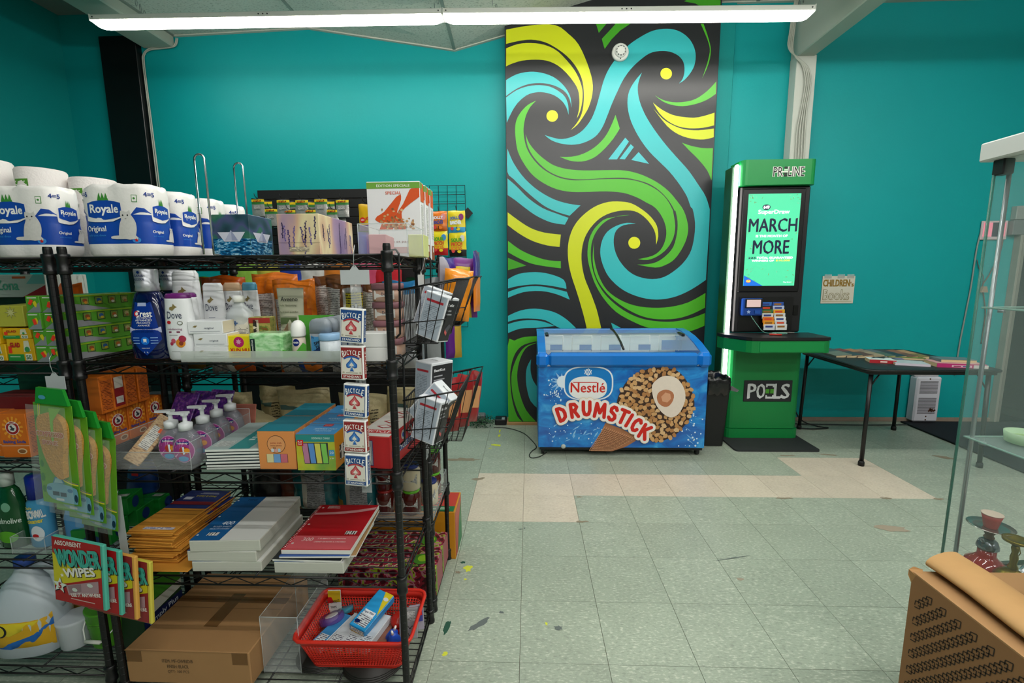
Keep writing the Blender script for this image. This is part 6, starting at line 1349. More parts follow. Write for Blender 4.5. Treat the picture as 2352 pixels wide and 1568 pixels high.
o, F = carton('soda_case', 'red topped case with yellow edges sticking out at the rack end', 'soda case', .40, .20, .235, C('c8861a', .4), (-.548, 2.085, 0), 0); p = MB(); p.rect(F['top'], .006, .006, .388, .188, C('b8382c', .4)); p.rect(F['top'], .006, .006, .388, .05, C('1f6a3a', .4), .0011); p.rect(F['top'], .27, .024, .1, .006, C('c8d8c0'), .0016); p.rect(F['top'], .27, .036, .1, .006, C('c8d8c0'), .0016); p.poly(F['right'], [(.01, .0), (.19, 0), (.19, .23), (.01, .22)], C('b8402c', .4)); p.poly(F['right'], [(.06, 0), (.19, 0), (.19, .20), (.12, .15)], C('2a7a4a', .4), .0011); p.ob('printed_panel', o)
# left rear rack: dim goods
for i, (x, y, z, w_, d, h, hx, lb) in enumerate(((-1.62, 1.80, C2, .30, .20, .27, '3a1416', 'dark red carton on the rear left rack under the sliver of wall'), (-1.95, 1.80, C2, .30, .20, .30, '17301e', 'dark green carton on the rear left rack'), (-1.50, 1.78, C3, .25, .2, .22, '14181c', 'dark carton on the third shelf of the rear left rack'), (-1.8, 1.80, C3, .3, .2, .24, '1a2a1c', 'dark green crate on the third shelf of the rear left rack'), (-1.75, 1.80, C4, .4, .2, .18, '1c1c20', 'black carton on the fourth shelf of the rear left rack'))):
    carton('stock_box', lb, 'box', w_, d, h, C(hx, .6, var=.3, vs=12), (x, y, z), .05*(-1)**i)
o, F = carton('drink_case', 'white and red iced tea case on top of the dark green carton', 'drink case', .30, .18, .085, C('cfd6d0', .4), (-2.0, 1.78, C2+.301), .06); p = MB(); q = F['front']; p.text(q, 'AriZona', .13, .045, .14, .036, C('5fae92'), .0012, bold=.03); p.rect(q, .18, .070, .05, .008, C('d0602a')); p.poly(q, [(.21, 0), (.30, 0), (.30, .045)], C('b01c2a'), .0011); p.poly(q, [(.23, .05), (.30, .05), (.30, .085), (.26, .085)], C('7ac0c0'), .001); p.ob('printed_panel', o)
bag('orange snack bag on the dark red carton, left of the posts', (-1.83, 1.66+.1, C2+.0), .14, .35, .06, lambda u, t_, s_: ORG2, 120, 0) ; bag('yellow brown snack bag lying by the mouthwash', (-1.40, 1.79, C2), .16, .335, .07, lambda u, t_, s_: C('8a6a14', .3), 121, .1)
# ------------------------------------------------------------------ contents of the baskets
def gadget(label, loc, rot, w_=.075, d=.058, h=.125):
    o, F = carton('gadget_box', label, 'box', w_, d, h, C('dadde2', .35), loc, 0, 'white gadget boxes in the baskets', rot=rot); p = MB(); q = F['front']
    p.rect(q, .004, .004, w_-.008, h-.008, C('a9b4c0', .35)); p.rect(q, .010, h*.80, w_-.022, .007, C('a82a34', .4), .0011); p.rect(q, .010, h*.14, w_*.62, h*.6, fine('a9b4c0', '7a8490', 380), .0012)
    q = F['right']; p.rect(q, .003, .004, d-.006, h*.92, C('26262a', .3)); p.text(q, 'BestKut', d*.36, h*.84, d*.5, .008, C('dcdce0'), .0013, bold=.04); p.rect(q, d*.10, h*.70, d*.4, .004, C('9a9aa0'), .0012); p.rect(q, d*.1, h*.62, d*.5, .004, C('9a9aa0'), .0012); p.poly(q, [(d*.35, h*.30), (d*.62, h*.42), (d*.85, h*.36), (d*.6, h*.22)], C('4a4c54', .3), .0013); p.poly(q, [(d*.35, h*.30), (d*.6, h*.22), (d*.58, h*.15), (d*.36, h*.22)], C('c85a5a', .3), .0015)
    p.text(F['top'], 'BestKut', w_/2, d/2, w_*.4, .008, INK); p.ob('printed_panel', o); return o
gadget('white gadget box leaning at the back of the upper basket', (-.325, 1.445, 1.165), (-.16, .30, -.40)); gadget('white gadget box leaning at the front of the upper basket', (-.292, 1.355, 1.140), (-.10, .28, -.40), .08, .06, .135)
gadget('tall white gadget box at the back of the lower basket with black side', (-.315, 1.445, .905), (-.04, .06, -.55), .07, .10, .15); gadget('white gadget box lying tilted in the middle of the lower basket', (-.345, 1.385, .880), (-.15, .75, -.30), .08, .062, .13); gadget('white gadget box standing tilted at the front of the lower basket', (-.315, 1.345, .828), (-.08, .22, -.35), .08, .062, .135)
PU = C('3a1a7a', .25, coat=.3); YE = C('d8c41c', .3)
bag('purple candy bag standing in the upper far basket', (-.325, 1.84, 1.155), .11, .24, .05, lambda u, t_, s_: PU if u > .3 else C('8f8c96', .3), 130, 1.2, cat='candy bag', group='bags in the upper far basket'); bag('yellow and purple sour candy bag in the upper far basket', (-.275, 1.90, 1.15), .12, .245, .05, lambda u, t_, s_: YE if .12 < u < .85 and t_ < .85 else C('6a2a7a', .3), 131, .1, cat='candy bag', group='bags in the upper far basket'); bag('orange cheese puff bag leaning in the upper far basket', (-.290, 1.78, 1.15), .11, .20, .06, lambda u, t_, s_: C('e0881a', .25, coat=.3, bump=.3, bs=40), 132, .3, 0, .12, cat='chip bag', group='bags in the upper far basket'); bag('thin purple and orange packet at the outer side of the basket', (-.21, 1.85, 1.18), .09, .24, .015, lambda u, t_, s_: PU if t_ > .6 else C('d0741a', .3), 133, 1.4, 0, .03, cat='candy bag', group='bags in the upper far basket')
for i, (x, y, rz, ry) in enumerate(((-.325, 1.77, .9, .15), (-.285, 1.83, 1.0, .2), (-.255, 1.90, 1.1, .25))): bag(('red and tan snack bag nearest in the lower far basket', 'red and tan snack bag in the middle of the lower far basket', 'red and tan snack bag outermost in the lower far basket')[i], (x, y, .70), .11, .22, .035, lambda u, t_, s_: C('c08a5a', .4) if (.3 < t_ < .75 and .2 < u < .8) else C('8a1216', .3), 140+i, rz, 0, ry, cat='snack bag', group='red snack bags in the lower far basket')
# ================================================================== SLATWALL AND CANDY ON THE REAR WALL
t = thing('slatwall_panel', 'black slatwall board on the teal wall behind the cereal', 'slatwall', (0, 4.085, 0)); SLB = C('1b1a1b', .5)
MB().box(-2.36, -.98, -.012, 0, 1.10, 2.07, C('6a5236', .6)).ob('backing', t)
for k in range(12): MB().box(-2.36, -.98, -.030, -.012, 1.995-.0775*k, 2.068-.0775*k if k else 2.07, SLB, .002).ob('slat', t)
def peg(x, z, y0, y1, parent, nm='peg_hook'): MB().tube([(x, y0, z+.0), (x, y1+.02, z-.002), (x, y1, z+.008), (x, y1-.012, z+.03)], .0028, BLACK, 6).ob(nm, parent)
FOILP = C('b4b2ae', .25, .5, bump=.3, bs=50); PKY = C('d8b81c', .35); PKG = C('3a7a3a', .4)
def f_pack(u, t_, s_): return BLACK if t_ > .93 or t_ < .04 else PKY if t_ > .80 else PKG if t_ > .71 else FOILP
n_ = 0
for r, row in enumerate((((-2.263, 1.964), (-2.048, 1.956), (-1.890, 1.953), (-1.728, 1.957), (-1.548, 1.950)), ((-2.158, 1.885), (-2.003, 1.875), (-1.826, 1.875), (-1.638, 1.873)))):
    for i, (x, z) in enumerate(row):
        peg(x, z+.012, -.02, -.235, t)
        o = bag('spice packet with yellow header, %s of the %s row' % (('first from the left', 'second from the left', 'third from the left', 'fourth from the left', 'fifth from the left')[i], ('upper', 'lower')[r]), (x, 3.885, z-.148), .108, .158, .018, f_pack, 200+10*r+i, 0, cat='spice packet', group='spice packets on the slatwall', name='spice_packet', nx=6, ny=16, wr=.2)
        p = MB(); q = Fr((0, -.0115, 0), (1, 0, 0), (0, 0, 1)); [p.disc(q, -.027+.011*k_, .134+.003*(k_ % 2), .0062, C(('a8521c', 'c8781c', '8a3a1c')[k_ % 3], .4), .001+.00002*k_, ry=.007, n=7) for k_ in range(6)]; p.rect(q, -.03, .07, .055, .03, fine('b0aeaa', '5a5a5a', 260), .0006); p.ob('printed_header', o)
        if i < 4 and r == 0 or i in (0, 3): bag('spice packet hanging behind number %s of the %s row' % (('one', 'two', 'three', 'four')[i], ('upper', 'lower')[r]), (x+.045, 3.925, z-.16), .108, .158, .016, f_pack, 230+10*r+i, 0, cat='spice packet', group='spice packets on the slatwall', name='spice_packet', nx=6, ny=16, wr=.2)
peg(-1.364, 1.935, -.02, -.235, t)
o = bag('yellow candy bar pouch hanging left of the cereal box', (-1.345, 3.88, 1.70), .13, .215, .03, lambda u, t_, s_: C('d0a416', .35) if t_ > .2 else C('6a2a7a', .35), 240, cat='candy', name='candy_pouch'); p = MB(); q = Fr((0, -.018, 0), (1, 0, 0), (0, 0, 1)); p.disc(q, -.03, .085, .022, RED, .001); p.text(q, 'OH', -.03, .085, .026, .016, WHITE, .0016); p.text(q, 'HENRY!', .02, .105, .07, .02, RED, .001, rot=.5, bold=.03); p.ob('printed_front', o)
bag('blue and purple candy pouch hanging under the yellow one', (-1.36, 3.90, 1.48), .16, .21, .03, lambda u, t_, s_: C('3a2a9a', .35) if u < .5 else C('6a2a8a', .35), 241, cat='candy', name='candy_pouch')
g = thing('grid_panel', 'black wire grid panel on the wall right of the cereal', 'grid panel', (0, 4.099, 0))
gm = MB(); zs_ = [2.088-.0762*k for k in range(17)]; xs_ = [-.545-.0762*k for k in range(8)]
for z in zs_: MB().tube([(xs_[0], -.035, z), (xs_[-1], -.035, z)], .0026, BLACK, 5).ob('grid_wire', g)
for x in xs_: MB().tube([(x, -.038, zs_[0]), (x, -.038, zs_[-1])], .0026, BLACK, 5).ob('grid_wire', g)
MB().add(gprism([(0, .05), (.045, 0), (0, -.05), (-.045, 0)], 0, .004), BLACK, Matrix.Translation((-.525, -.03, 1.855)) @ Matrix.Rotation(PI/2, 4, 'X')).ob('bracket', g); MB().box(-.56, -.55, -.035, 0, 1.84, 1.87, BLACK).ob('stand_off', g); MB().box(-.56, -.55, -.035, 0, 1.0, 1.03, BLACK).ob('stand_off', g)
def sweet(label, x, z, w_, h, hx1, hx2, words, tc, seed):
    peg(x, z+.005, -.04, -.27, g)
    a, b = C(hx1, .3, coat=.2), C(hx2, .3, coat=.2)
    o = bag(label, (x, 3.845, z-h), w_, h, .032, lambda u, t_, s_: a if t_ > .30 else b, seed, cat='candy', group='candy pouches on the wire grid', name='candy_pouch'); p = MB(); q = Fr((0, -.019, 0), (1, 0, 0), (0, 0, 1))
    for k, (tx, hx) in enumerate(words): p.text(q, tx, -.006, h*.66-.034*k, w_*.62, .028, C(hx, .4), .0016, rot=.06, bold=.05)
    p.disc(q, w_*.28, h*.72, .020, C(tc, .4), .0008, ry=.026); p.disc(q, -w_*.25, h*.22, .014, C('c83a3a', .4), .0012); p.disc(q, w_*.1, h*.2, .016, C(hx1, .4), .0012, ry=.012); p.ob('printed_front', o)
sweet('orange hard candy pouch on the grid, upper left', -.735, 1.845, .135, .165, 'd9741a', 'b85a14', (('JOLLY', 'dce4ee'), ('RANCHER', '23408a')), 'd88a8a', 250); sweet('yellow and blue hard candy pouch on the grid, upper right', -.590, 1.848, .142, .185, 'd8c424', '3a96c8', (('JOLLY', '2a5aa8'), ('RANCHER', 'dce4ee')), '8a2a6a', 251)
sweet('yellow and red sour candy pouch on the grid, lower left', -.735, 1.690, .135, .20, 'd8c81c', 'b01c20', (('SOUR', '4a9a1c'), ('PATCH', 'c83a1c'), ('KIDS', 'd87a1c')), '3a86c0', 252); sweet('yellow and black sour candy pouch on the grid, lower right', -.585, 1.682, .142, .205, 'd8c81c', '1c1c20', (('SOUR', '4a9a1c'), ('PATCH', 'c83a1c'), ('KIDS', 'd87a1c')), 'c8c8c8', 253)
peg(-.62, 1.115, -.04, -.25, g); o, F = carton('candy_box', 'orange candy box hanging low on the wire grid', 'candy', .12, .03, .115, C('d8701c', .4), (-.625, 3.865, .99), .05); p = MB(); p.rect(F['front'], .015, .02, .09, .036, C('d8cfc4')); p.rect(F['front'], .025, .03, .07, .016, C('c05a2a'), .0012); p.rect(F['front'], .02, .08, .08, .02, C('d8c41c')); p.ob('printed_front', o)
bag('purple and yellow candy pouch hanging lowest on the wire grid', (-.645, 3.87, .62), .15, .33, .05, lambda u, t_, s_: C('5a1f7a', .3) if u < .55 else C('b8963a', .35), 255, .6, cat='candy', name='candy_pouch')
# ------------------------------------------------------------------ wires on the walls
def cord(label, pts, r, m, name='cable', cat='cable', group=None): return tag(MB().tube(spline3(pts), r, m, 6).ob(name), label, cat, group)
def spline3(pts, k=5):
    P = [Vector(p) for p in pts]; out = []
    for i in range(len(P)-1):
        p0, p1, p2, p3 = P[max(0, i-1)], P[i], P[i+1], P[min(len(P)-1, i+2)]
        for s_ in range(k):
            t_ = s_/k; out.append(tuple(.5*((2*p1)+(p2-p0)*t_+(2*p0-5*p1+4*p2-p3)*t_*t_+(3*p1-p0-3*p2+p3)*t_**3)))
    return out+[tuple(P[-1])]
CW = C('b3b5aa', .5)
for k, dx in enumerate((0, .012)): cord(('pale cable running down beside the black post, left strand', 'pale cable running down beside the black post, right strand')[k], [(-2.957+dx, 4.08, 3.316), (-2.99+dx, 4.08, 3.255), (-3.10, 4.085, 3.242), (-3.20, 4.085, 3.245-dx), (-3.262+dx, 4.085, 3.20), (-3.275+dx, 4.085, 3.12), (-3.272+dx, 4.085, 2.764), (-3.270+dx*1.4, 4.085, 2.15), (-3.268+dx, 4.085, 1.2)], .0055, CW, group='pale cables beside the black post')
for k in range(4):
    d = .016*k; cord('pale cable snaking over the pipe chase, strand %s from the left' % ('first', 'second', 'third', 'fourth')[k], [(2.10-d*.6, 3.99-.004*k, 3.43), (2.085-d*.7, 3.985, 3.2), (2.08-d*.6, 3.982, 3.07), (2.11+d*.8, 3.98, 3.0-d*.4), (2.165+d, 3.985, 2.95-d*.5), (2.20+d*.9, 3.985, 2.82), (2.185+d*.9, 3.985, 2.63), (2.165+d*1.3, 3.985, 2.45), (2.17+d*1.4, 3.99, 2.2), (2.17+d*1.4, 3.99, 1.2)], .0058, CW, group='pale cables over the pipe chase')
# paper sign
sg = thing('paper_sign', 'handwritten paper sign taped to the wall above the table', 'sign', (2.672, 4.096, 1.057), 0); MB().box(-.135, .139, -.002, 0, 0, .236, C('c9c6b6', .7, var=.04, vs=12)).ob('sheet', sg)
p = MB(); q = Fr((-.135, -.002, 0), (1, 0, 0), (0, 0, 1)); GLD = C('8a6a1e', .6); LGD = C('8f8868', .6); p.text(q, 'CHILDREN', .120, .176, .222, .058, GLD, bold=.035); p.text(q, "'s", .252, .165, .028, .040, GLD, bold=.03); p.text(q, 'Books', .125, .075, .220, .090, LGD, bold=.03); p.text(q, 'Books', .125, .075, .212, .082, C('cfccbe', .7), .0022, bold=-.012); p.rect(q, .01, .014, .25, .004, C('a8a27a')); p.ob('hand_lettering', sg)
for x in (-.09, .02, .10): MB().box(x-.03, x+.03, -.0026, -.002, .215, .25, C('c8d4d0', .2, alpha=.35)).ob('tape', sg)
# wall heater
h = thing('wall_heater', 'small white louvred wall heater, rusty, under the table', 'heater', (3.47, 4.095, .02)); h.rotation_euler = (0, .0, 0)
MB().box(-.105, .105, -.085, 0, 0, .40, C('c9c8d2', .45, var=.05, vs=10), .012).ob('casing', h); MB().box(-.105, .10, -.05, 0, .40, .425, C('a8a6a8', .5), .004).ob('top_bracket', h)
for z0, n in ((.255, 11), (.075, 14)):
    for k in range(n): MB().box(-.078, .072, -.0865, -.084, z0+.0105*k, z0+.0105*k+.0042, C('3c3638', .6)).ob('louvre', h)
for x, z in ((.0, .385), (.0, .05), (.0, .02)): MB().lathe([(.006, 0), (.006, .003)], C('5a3a28', .6), 10, Matrix.Translation((x, -.085, z)) @ Matrix.Rotation(PI/2, 4, 'X')).ob('screw', h)
q = Fr((0, -.0866, 0), (1, 0, 0), (0, 0, 1)); p = MB()
for k in range(7): p.poly(q, blob(.02+.012*k % .05, .10+.008*(k % 3), .009, k, 8), C('4a2c1e', .8), .0008)
p.ob('rust_patch', h)
# dark doorway with pale frame at the far right
struct('door_1', MB().box(4.14, 4.69, WY-.035, WY, 0, 1.60, C('0c0d10', .12, var=.5, vs=3)))
struct('trim_6', MB().box(4.085, 4.105, WY-.06, WY+.0, 0, 1.62, C('8f8f84', .6, var=.2, vs=8), .003)); struct('trim_7', MB().box(4.112, 4.14, WY-.05, WY, 0, 1.62, C('7c7c72', .6, var=.2, vs=8), .003))
e = thing('electric_box', 'grey electrical box on the wall above the dark doorway', 'electrical box', (4.10, 4.10, 1.62)); MB().box(-.09, .16, -.06, 0, 0, .12, C('6a7272', .5), .004).ob('lower_case', e); MB().box(-.07, .10, -.05, 0, .125, .235, C('8a928e', .5), .004).ob('upper_case', e)
tb2 = thing('wall_tablet', 'small pink screened tablet mounted on the wall behind the glass cabinet', 'tablet', (3.90, 4.095, 1.585)); MB().box(-.105, .105, -.015, 0, 0, .155, C('c9b8ba', .4), .004).ob('case', tb2); MB().box(-.092, -.02, -.0165, -.015, .025, .14, C('b86a78', .2, emit=.25)).ob('screen', tb2); MB().box(.03, .088, -.0165, -.015, .025, .14, C('b06a74', .2, emit=.25)).ob('screen', tb2); MB().box(-.02, .03, -.0165, -.015, .025, .14, C('3a3a46', .2)).ob('screen', tb2)
cord('grey cable hanging down the wall left of the tablet', [(3.80, 4.09, 1.64), (3.785, 4.09, 1.5), (3.78, 4.09, 1.2), (3.765, 4.09, .95), (3.75, 4.09, .70), (3.745, 4.09, .42)], .006, C('8a948f', .5)); cord('thin dark cord crossing down from the tablet', [(3.99, 4.09, 1.60), (3.98, 4.09, 1.48), (3.92, 4.09, 1.30), (3.875, 4.09, 1.20), (3.90, 4.09, 1.1), (3.93, 4.09, .95), (3.93, 4.09, .70)], .004, C('6a5a50', .6)); cord('thin dark cord curling from the grey cable', [(3.80, 4.09, 1.42), (3.83, 4.09, 1.34), (3.87, 4.09, 1.28), (3.875, 4.09, 1.21)], .003, C('5a5a58', .6))
MB().add(gprism([(-.03, 0), (.03, 0), (.015, .05), (-.01, .05)], 0, .025), C('a08a74', .6), Matrix.Translation((3.875, 4.09, 1.145)) @ Matrix.Rotation(PI/2, 4, 'X')).ob('plug'); tag(bpy.data.objects['plug'], 'tan plug on the wall where two cords meet', 'plug')
# garland, adapter and cord at the foot of the wall
gl = MB(); rd = random.Random(4)
for i in range(420):
    x, y, z = rd.gauss(-.445, .075), rd.uniform(3.84, 4.06), abs(rd.gauss(.03, .022))+.004; a, b = rd.uniform(0, 6.28), rd.uniform(-.8, .8)
    if not -.60 < x < -.31: continue
    gl.add(([(0, 0, 0), (.010, .006, .003), (.024, 0, 0), (.010, -.006, .003)], [(0, 1, 2, 3)]), C(('1c4a28', '2a5c34', '163a20')[i % 3], .6), Matrix.Translation((x, y, z)) @ Matrix.Rotation(a, 4, 'Z') @ Matrix.Rotation(b, 4, 'Y'))
o = tag(gl.ob('leaf_garland'), 'dark green artificial leaf garland on the floor by the wall', 'garland', kind='stuff')
o = tag(MB().box(-.52, -.40, 3.99, 4.08, .0, .075, C('6a6f70', .6), .01).ob('grey_stone'), 'grey block with a yellow mark behind the leaf garland', 'block'); MB().add(gprism(blob(-.50, .05, .018, 3, 10), 0, .002), C('c8a41c', .6), Matrix.Translation((0, 3.99, 0)) @ Matrix.Rotation(PI/2, 4, 'X')).ob('yellow_mark', o)
o = tag(MB().box(-.305, -.205, 3.93, 4.05, 0, .052, C('17181a', .5), .006).ob('power_adapter'), 'black adapter box on the floor beside the mural', 'adapter'); MB().box(-.245, -.218, 3.935, 4.0, .052, .0528, C('9aa4a2', .5)).ob('paper_label', o)
cord('thin dark cord curving over the floor to the freezer', [(-.31, 3.86, .004), (-.18, 3.84, .004), (-.05, 3.72, .004), (.03, 3.52, .004), (.055, 3.40, .004), (.02, 3.32, .004), (.0, 3.24, .004), (.02, 3.19, .004), (.08, 3.22, .004), (.13, 3.30, .004)], .0035, C('2a2f2c', .6), 'floor_cable', 'cable')
# ================================================================== ICE CREAM FREEZER
fz = thing('ice_cream_freezer', 'blue chest freezer with sliding glass top and ice cream artwork', 'freezer', (.669, 3.24, 0)); W2, DP = .603, .62
BLF = C('0f6fc4', .25, coat=.4); LIN = C('c9d4d8', .5)
ART = ramp_mat('freezer_art_blue', 5, [(.30, '0a4f9e'), (.45, '0c66b8'), (.58, '0f80cc'), (.72, '3fa0dc')], .3, (1.2, 1, 2.2), 5, 1.2, coat=.3)
MB().box(-W2, W2, 0, .03, .065, .67, ART, .004).ob('front_panel', fz)
for s_ in (-1, 1): MB().box(s_*W2-(.03 if s_ > 0 else 0), s_*W2+(.03 if s_ < 0 else 0), .03, DP, .065, .67, C('0f62b0', .35), .003).ob('side_panel', fz)
MB().box(-W2+.03, W2-.03, DP-.03, DP, .065, .67, C('b8c0c4', .4)).ob('back_panel', fz); MB().box(-W2+.01, W2-.01, .01, DP-.01, .045, .065, BLACK).ob('underside', fz)
MB().box(-W2+.03, W2-.03, .03, DP-.03, .40, .41, LIN).ob('liner_floor', fz); MB().box(-W2+.03, W2-.03, DP-.045, DP-.03, .41, .80, LIN).ob('liner_back', fz)
for s_ in (-1, 1): MB().box(s_*(W2-.045)-.008, s_*(W2-.045)+.008, .03, DP-.04, .41, .74, LIN).ob('liner_side', fz)
# bumper rim
MB().box(-W2+.075, W2-.075, -.028, .05, .672, .770, BLF, .018).ob('front_bumper', fz)
for s_ in (-1, 1): MB().box(min(s_*W2*1.022, s_*(W2-.075)), max(s_*W2*1.022, s_*(W2-.075)), -.032, .055, .668, .772, C('0c72d0', .25, coat=.4), .022).ob('corner_bumper', fz)
prof = [(.0, .672), (-.02, .70), (-.02, .752), (.01, .774), (.05, .786), (.16, .822), (.30, .852), (.45, .872), (.58, .878), (.62, .868), (.62, .672)]
for s_ in (-1, 1): MB().add(gprism(prof, -.029, .029), BLF, Matrix.Translation((s_*(W2-.026), 0, 0)) @ Matrix(((0, 0, 1, 0), (1, 0, 0, 0), (0, 1, 0, 0), (0, 0, 0, 1)))).ob('end_frame', fz)
MB().box(-W2+.05, W2-.05, .565, .62, .835, .876, BLF, .008).ob('rear_rail', fz); MB().box(-W2+.05, W2-.05, .59, .62, .67, .836, LIN).ob('rear_upstand', fz)
GL = glassy('cfe6ea', .22, .03, .6); cv = [(.05, .779), (.16, .815), (.30, .845), (.45, .865), (.57, .869)]
def pane(x0, x1, dz): 
    v = [(x, y, z+dz) for x in (x0, x1) for y, z in cv]; n = len(cv); MB().add((v, [(i, n+i, n+i+1, i+1) for i in range(n-1)]), GL, None, True).ob('glass_pane', fz)
pane(-W2+.056, .03, .006); pane(.0, W2-.056, .0)
MB().tube([(.012, y, z+.010) for y, z in cv], .009, C('1a1c1c', .4), 6).ob('pane_seal', fz)
for x in (-W2+.075, W2-.085): MB().box(x-.012, x+.012, .30, .42, .845, .868, BLACK, .004).ob('lid_handle', fz)
# wire dividers and blue tags inside
for k in range(5):
    x = -.47+.235*k; MB().tube([(x-.08, .50, .70), (x-.08, .50, .83), (x+.08, .50, .83), (x+.08, .50, .70)], .0035, WHITE, 6).ob('wire_divider', fz)
    w_ = .10 if k == 4 else .048; MB().box(x-w_+.02, x+w_+.02, .42, .426, .722, .80 if k == 4 else .765, C('1f5aa8', .4)).ob('price_tag', fz)
for k in range(6): MB().tube([(-.55+.22*k, .06, .62), (-.55+.22*k, .55, .62)], .003, WHITE, 5).ob('basket_wire', fz)
for sx in (-1, 1):
    for y in (.05, .55):
        c = MB().lathe([(.026, -.011), (.028, -.006), (.028, .006), (.026, .011)], BLACK, 18, Matrix.Translation((sx*(W2-.035), y, .028)) @ Matrix.Rotation(PI/2, 4, 'Y')).ob('caster', fz); MB().box(sx*(W2-.035)-.016, sx*(W2-.035)+.016, y-.02, y+.02, .040, .062, C('3a3c3e', .4, .7)).ob('caster_fork', c)
# printed artwork
fq = Fr((-.669, 0, 0), (1, 0, 0), (0, 0, 1)); FA = [
('choc',[(633,404),(642,453),(665,502),(690,550),(729,592),(775,619),(828,647),(894,664),(987,660),(1054,640),(1110,585),(1153,516),(1176,447),(1186,384),(1163,299),(1132,250),(1081,186),(1021,143),(941,113),(886,120),(851,149),(739,263),(648,368)]),
('cream',[(993,606),(1043,592),(1085,550),(1111,495),(1117,433),(1099,370),(1068,320),(1022,299),(974,320),(932,362),(903,411),(882,474),(878,537),(910,578),(949,602)]),
('toffee',[(977,505),(1014,495),(1035,467),(1030,425),(1005,387),(971,378),(930,404),(915,446),(924,481),(947,498)]),
('toffee2',[(974,485),(1008,474),(1016,439),(990,411),(956,418),(945,453)]),
('cone',[(449,40),(503,140),(555,255),(672,212),(783,148),(777,120),(710,76),(608,39)])]
AM = dict(choc=C('3a2418', .5), cream=C('ddd0c2', .5, var=.05, vs=60), toffee=C('b0704c', .4), toffee2=C('d09a78', .35), cone=C('a06a48', .6, var=.1, vs=40))
def shape(nm, pts, m, off, k=2): flat_poly(nm, [(x-.669, z) for x, z in (spline(pts, k) if k > 1 else pts)], m, -off, fz)
FD = {c: [(x/1000, z/1000) for x, z in pts] for c, pts in FA}
shape('printed_cone', FD['cone'], AM['cone'], .0010, 1)
ln = MB(); CL = C('c9966e', .6); DK = C('6a4028', .6)
for k in range(16):
    a = k/15; p0 = (.44+.40*a*.0+.118*a, .04+.02*a); p1 = (.545+.235*a, .235-.10*a)
    b0 = Vector((.44+.155*a, .042+.002*a)); b1 = Vector((.552+.22*a, .228-.088*a)); d = (b1-b0); nrm = Vector((-d.y, d.x)).normalized()*.0022
    ln.poly(fq, [tuple(b0-nrm), tuple(b0+nrm), tuple(b1+nrm), tuple(b1-nrm)], CL, .0016)
for k in range(13):
    t_ = .06+.07*k; a0 = Vector((.44, .042)).lerp(Vector((.552, .228)), t_); a1 = Vector((.595, .044)).lerp(Vector((.772, .140)), t_); d = (a1-a0); nrm = Vector((-d.y, d.x)).normalized()*.0020
    ln.poly(fq, [tuple(a0-nrm), tuple(a0+nrm), tuple(a1+nrm), tuple(a1-nrm)], DK, .0020)
ln.ob('waffle_lines', fz)
shape('printed_chocolate', FD['choc'], AM['choc'], .0024); 
nt_ = MB(); rd = random.Random(9); cx, cz = FD['choc'][0]; C0 = Vector((.905, .395)); cc = Vector((.995, .455)); nuts = [C(h_, .5) for h_ in ('c69a66', 'b5844f', 'd2ad7e', 'a87646')]; placed = []
from mathutils.geometry import intersect_point_tri_2d
def inside(p, poly):
    c = False; n = len(poly)
    for i in range(n):
        (x1, y1), (x2, y2) = poly[i-1], poly[i]
        if (y1 > p[1]) != (y2 > p[1]) and p[0] < (x2-x1)*(p[1]-y1)/(y2-y1)+x1: c = not c
    return c
for i in range(2600):
    p_ = (rd.uniform(.66, 1.18), rd.uniform(.11, .68))
    if not inside(p_, FD['choc']) or inside((p_[0]+.008*(p_[0] < .99), p_[1]), FD['cream']): continue
    if any((p_[0]-a)**2+(p_[1]-b)**2 < .027**2 for a, b in placed): continue
    placed.append(p_); nt_.poly(fq, [(p_[0]+x*1.15*math.cos(i)-y*.85*math.sin(i), p_[1]+x*1.15*math.sin(i)+y*.85*math.cos(i)) for x, y in blob(0, 0, .0175, i, 9, j=.2)], nuts[i % 4], .0030+.000002*i)
nt_.ob('printed_nuts', fz)
shape('printed_cream', FD['cream'], AM['cream'], .0090); shape('printed_toffee', FD['toffee'], AM['toffee'], .0096); shape('printed_toffee_core', FD['toffee2'], AM['toffee2'], .0101)
# badge
b = MB(); b.disc(fq, .426, .548, .178, C('dfe6ec', .3), .0012, ry=.126, n=56, pw=3.0); b.disc(fq, .426, .548, .168, C('0f76c0', .3), .0018, ry=.117, n=56, pw=3.0); b.disc(fq, .423, .515, .137, C('e4e6e6', .3), .0024, ry=.085, n=48, pw=2.6); b.ob('badge_shield', fz)
b = MB(); b.text(fq, 'Nestlé', .423, .518, .245, .072, C('c8281e', .35), .0032, bold=.02); b.rect(fq, .318, .553, .170, .006, C('c8281e', .35), .0032); b.ob('badge_lettering', fz)
b = MB()
for k in range(6):
    a = PI/3*k; b.disc(fq, .423+.017*math.cos(a), .632+.017*math.sin(a), .0075, C('dfe6ec', .3), .0026, n=8); b.disc(fq, .423+.026*math.cos(a+.5), .632+.024*math.sin(a+.5), .004, C('dfe6ec', .3), .0026, n=8)
b.disc(fq, .423, .632, .006, C('dfe6ec', .3), .0026, n=8); b.ob('badge_snowflake', fz)
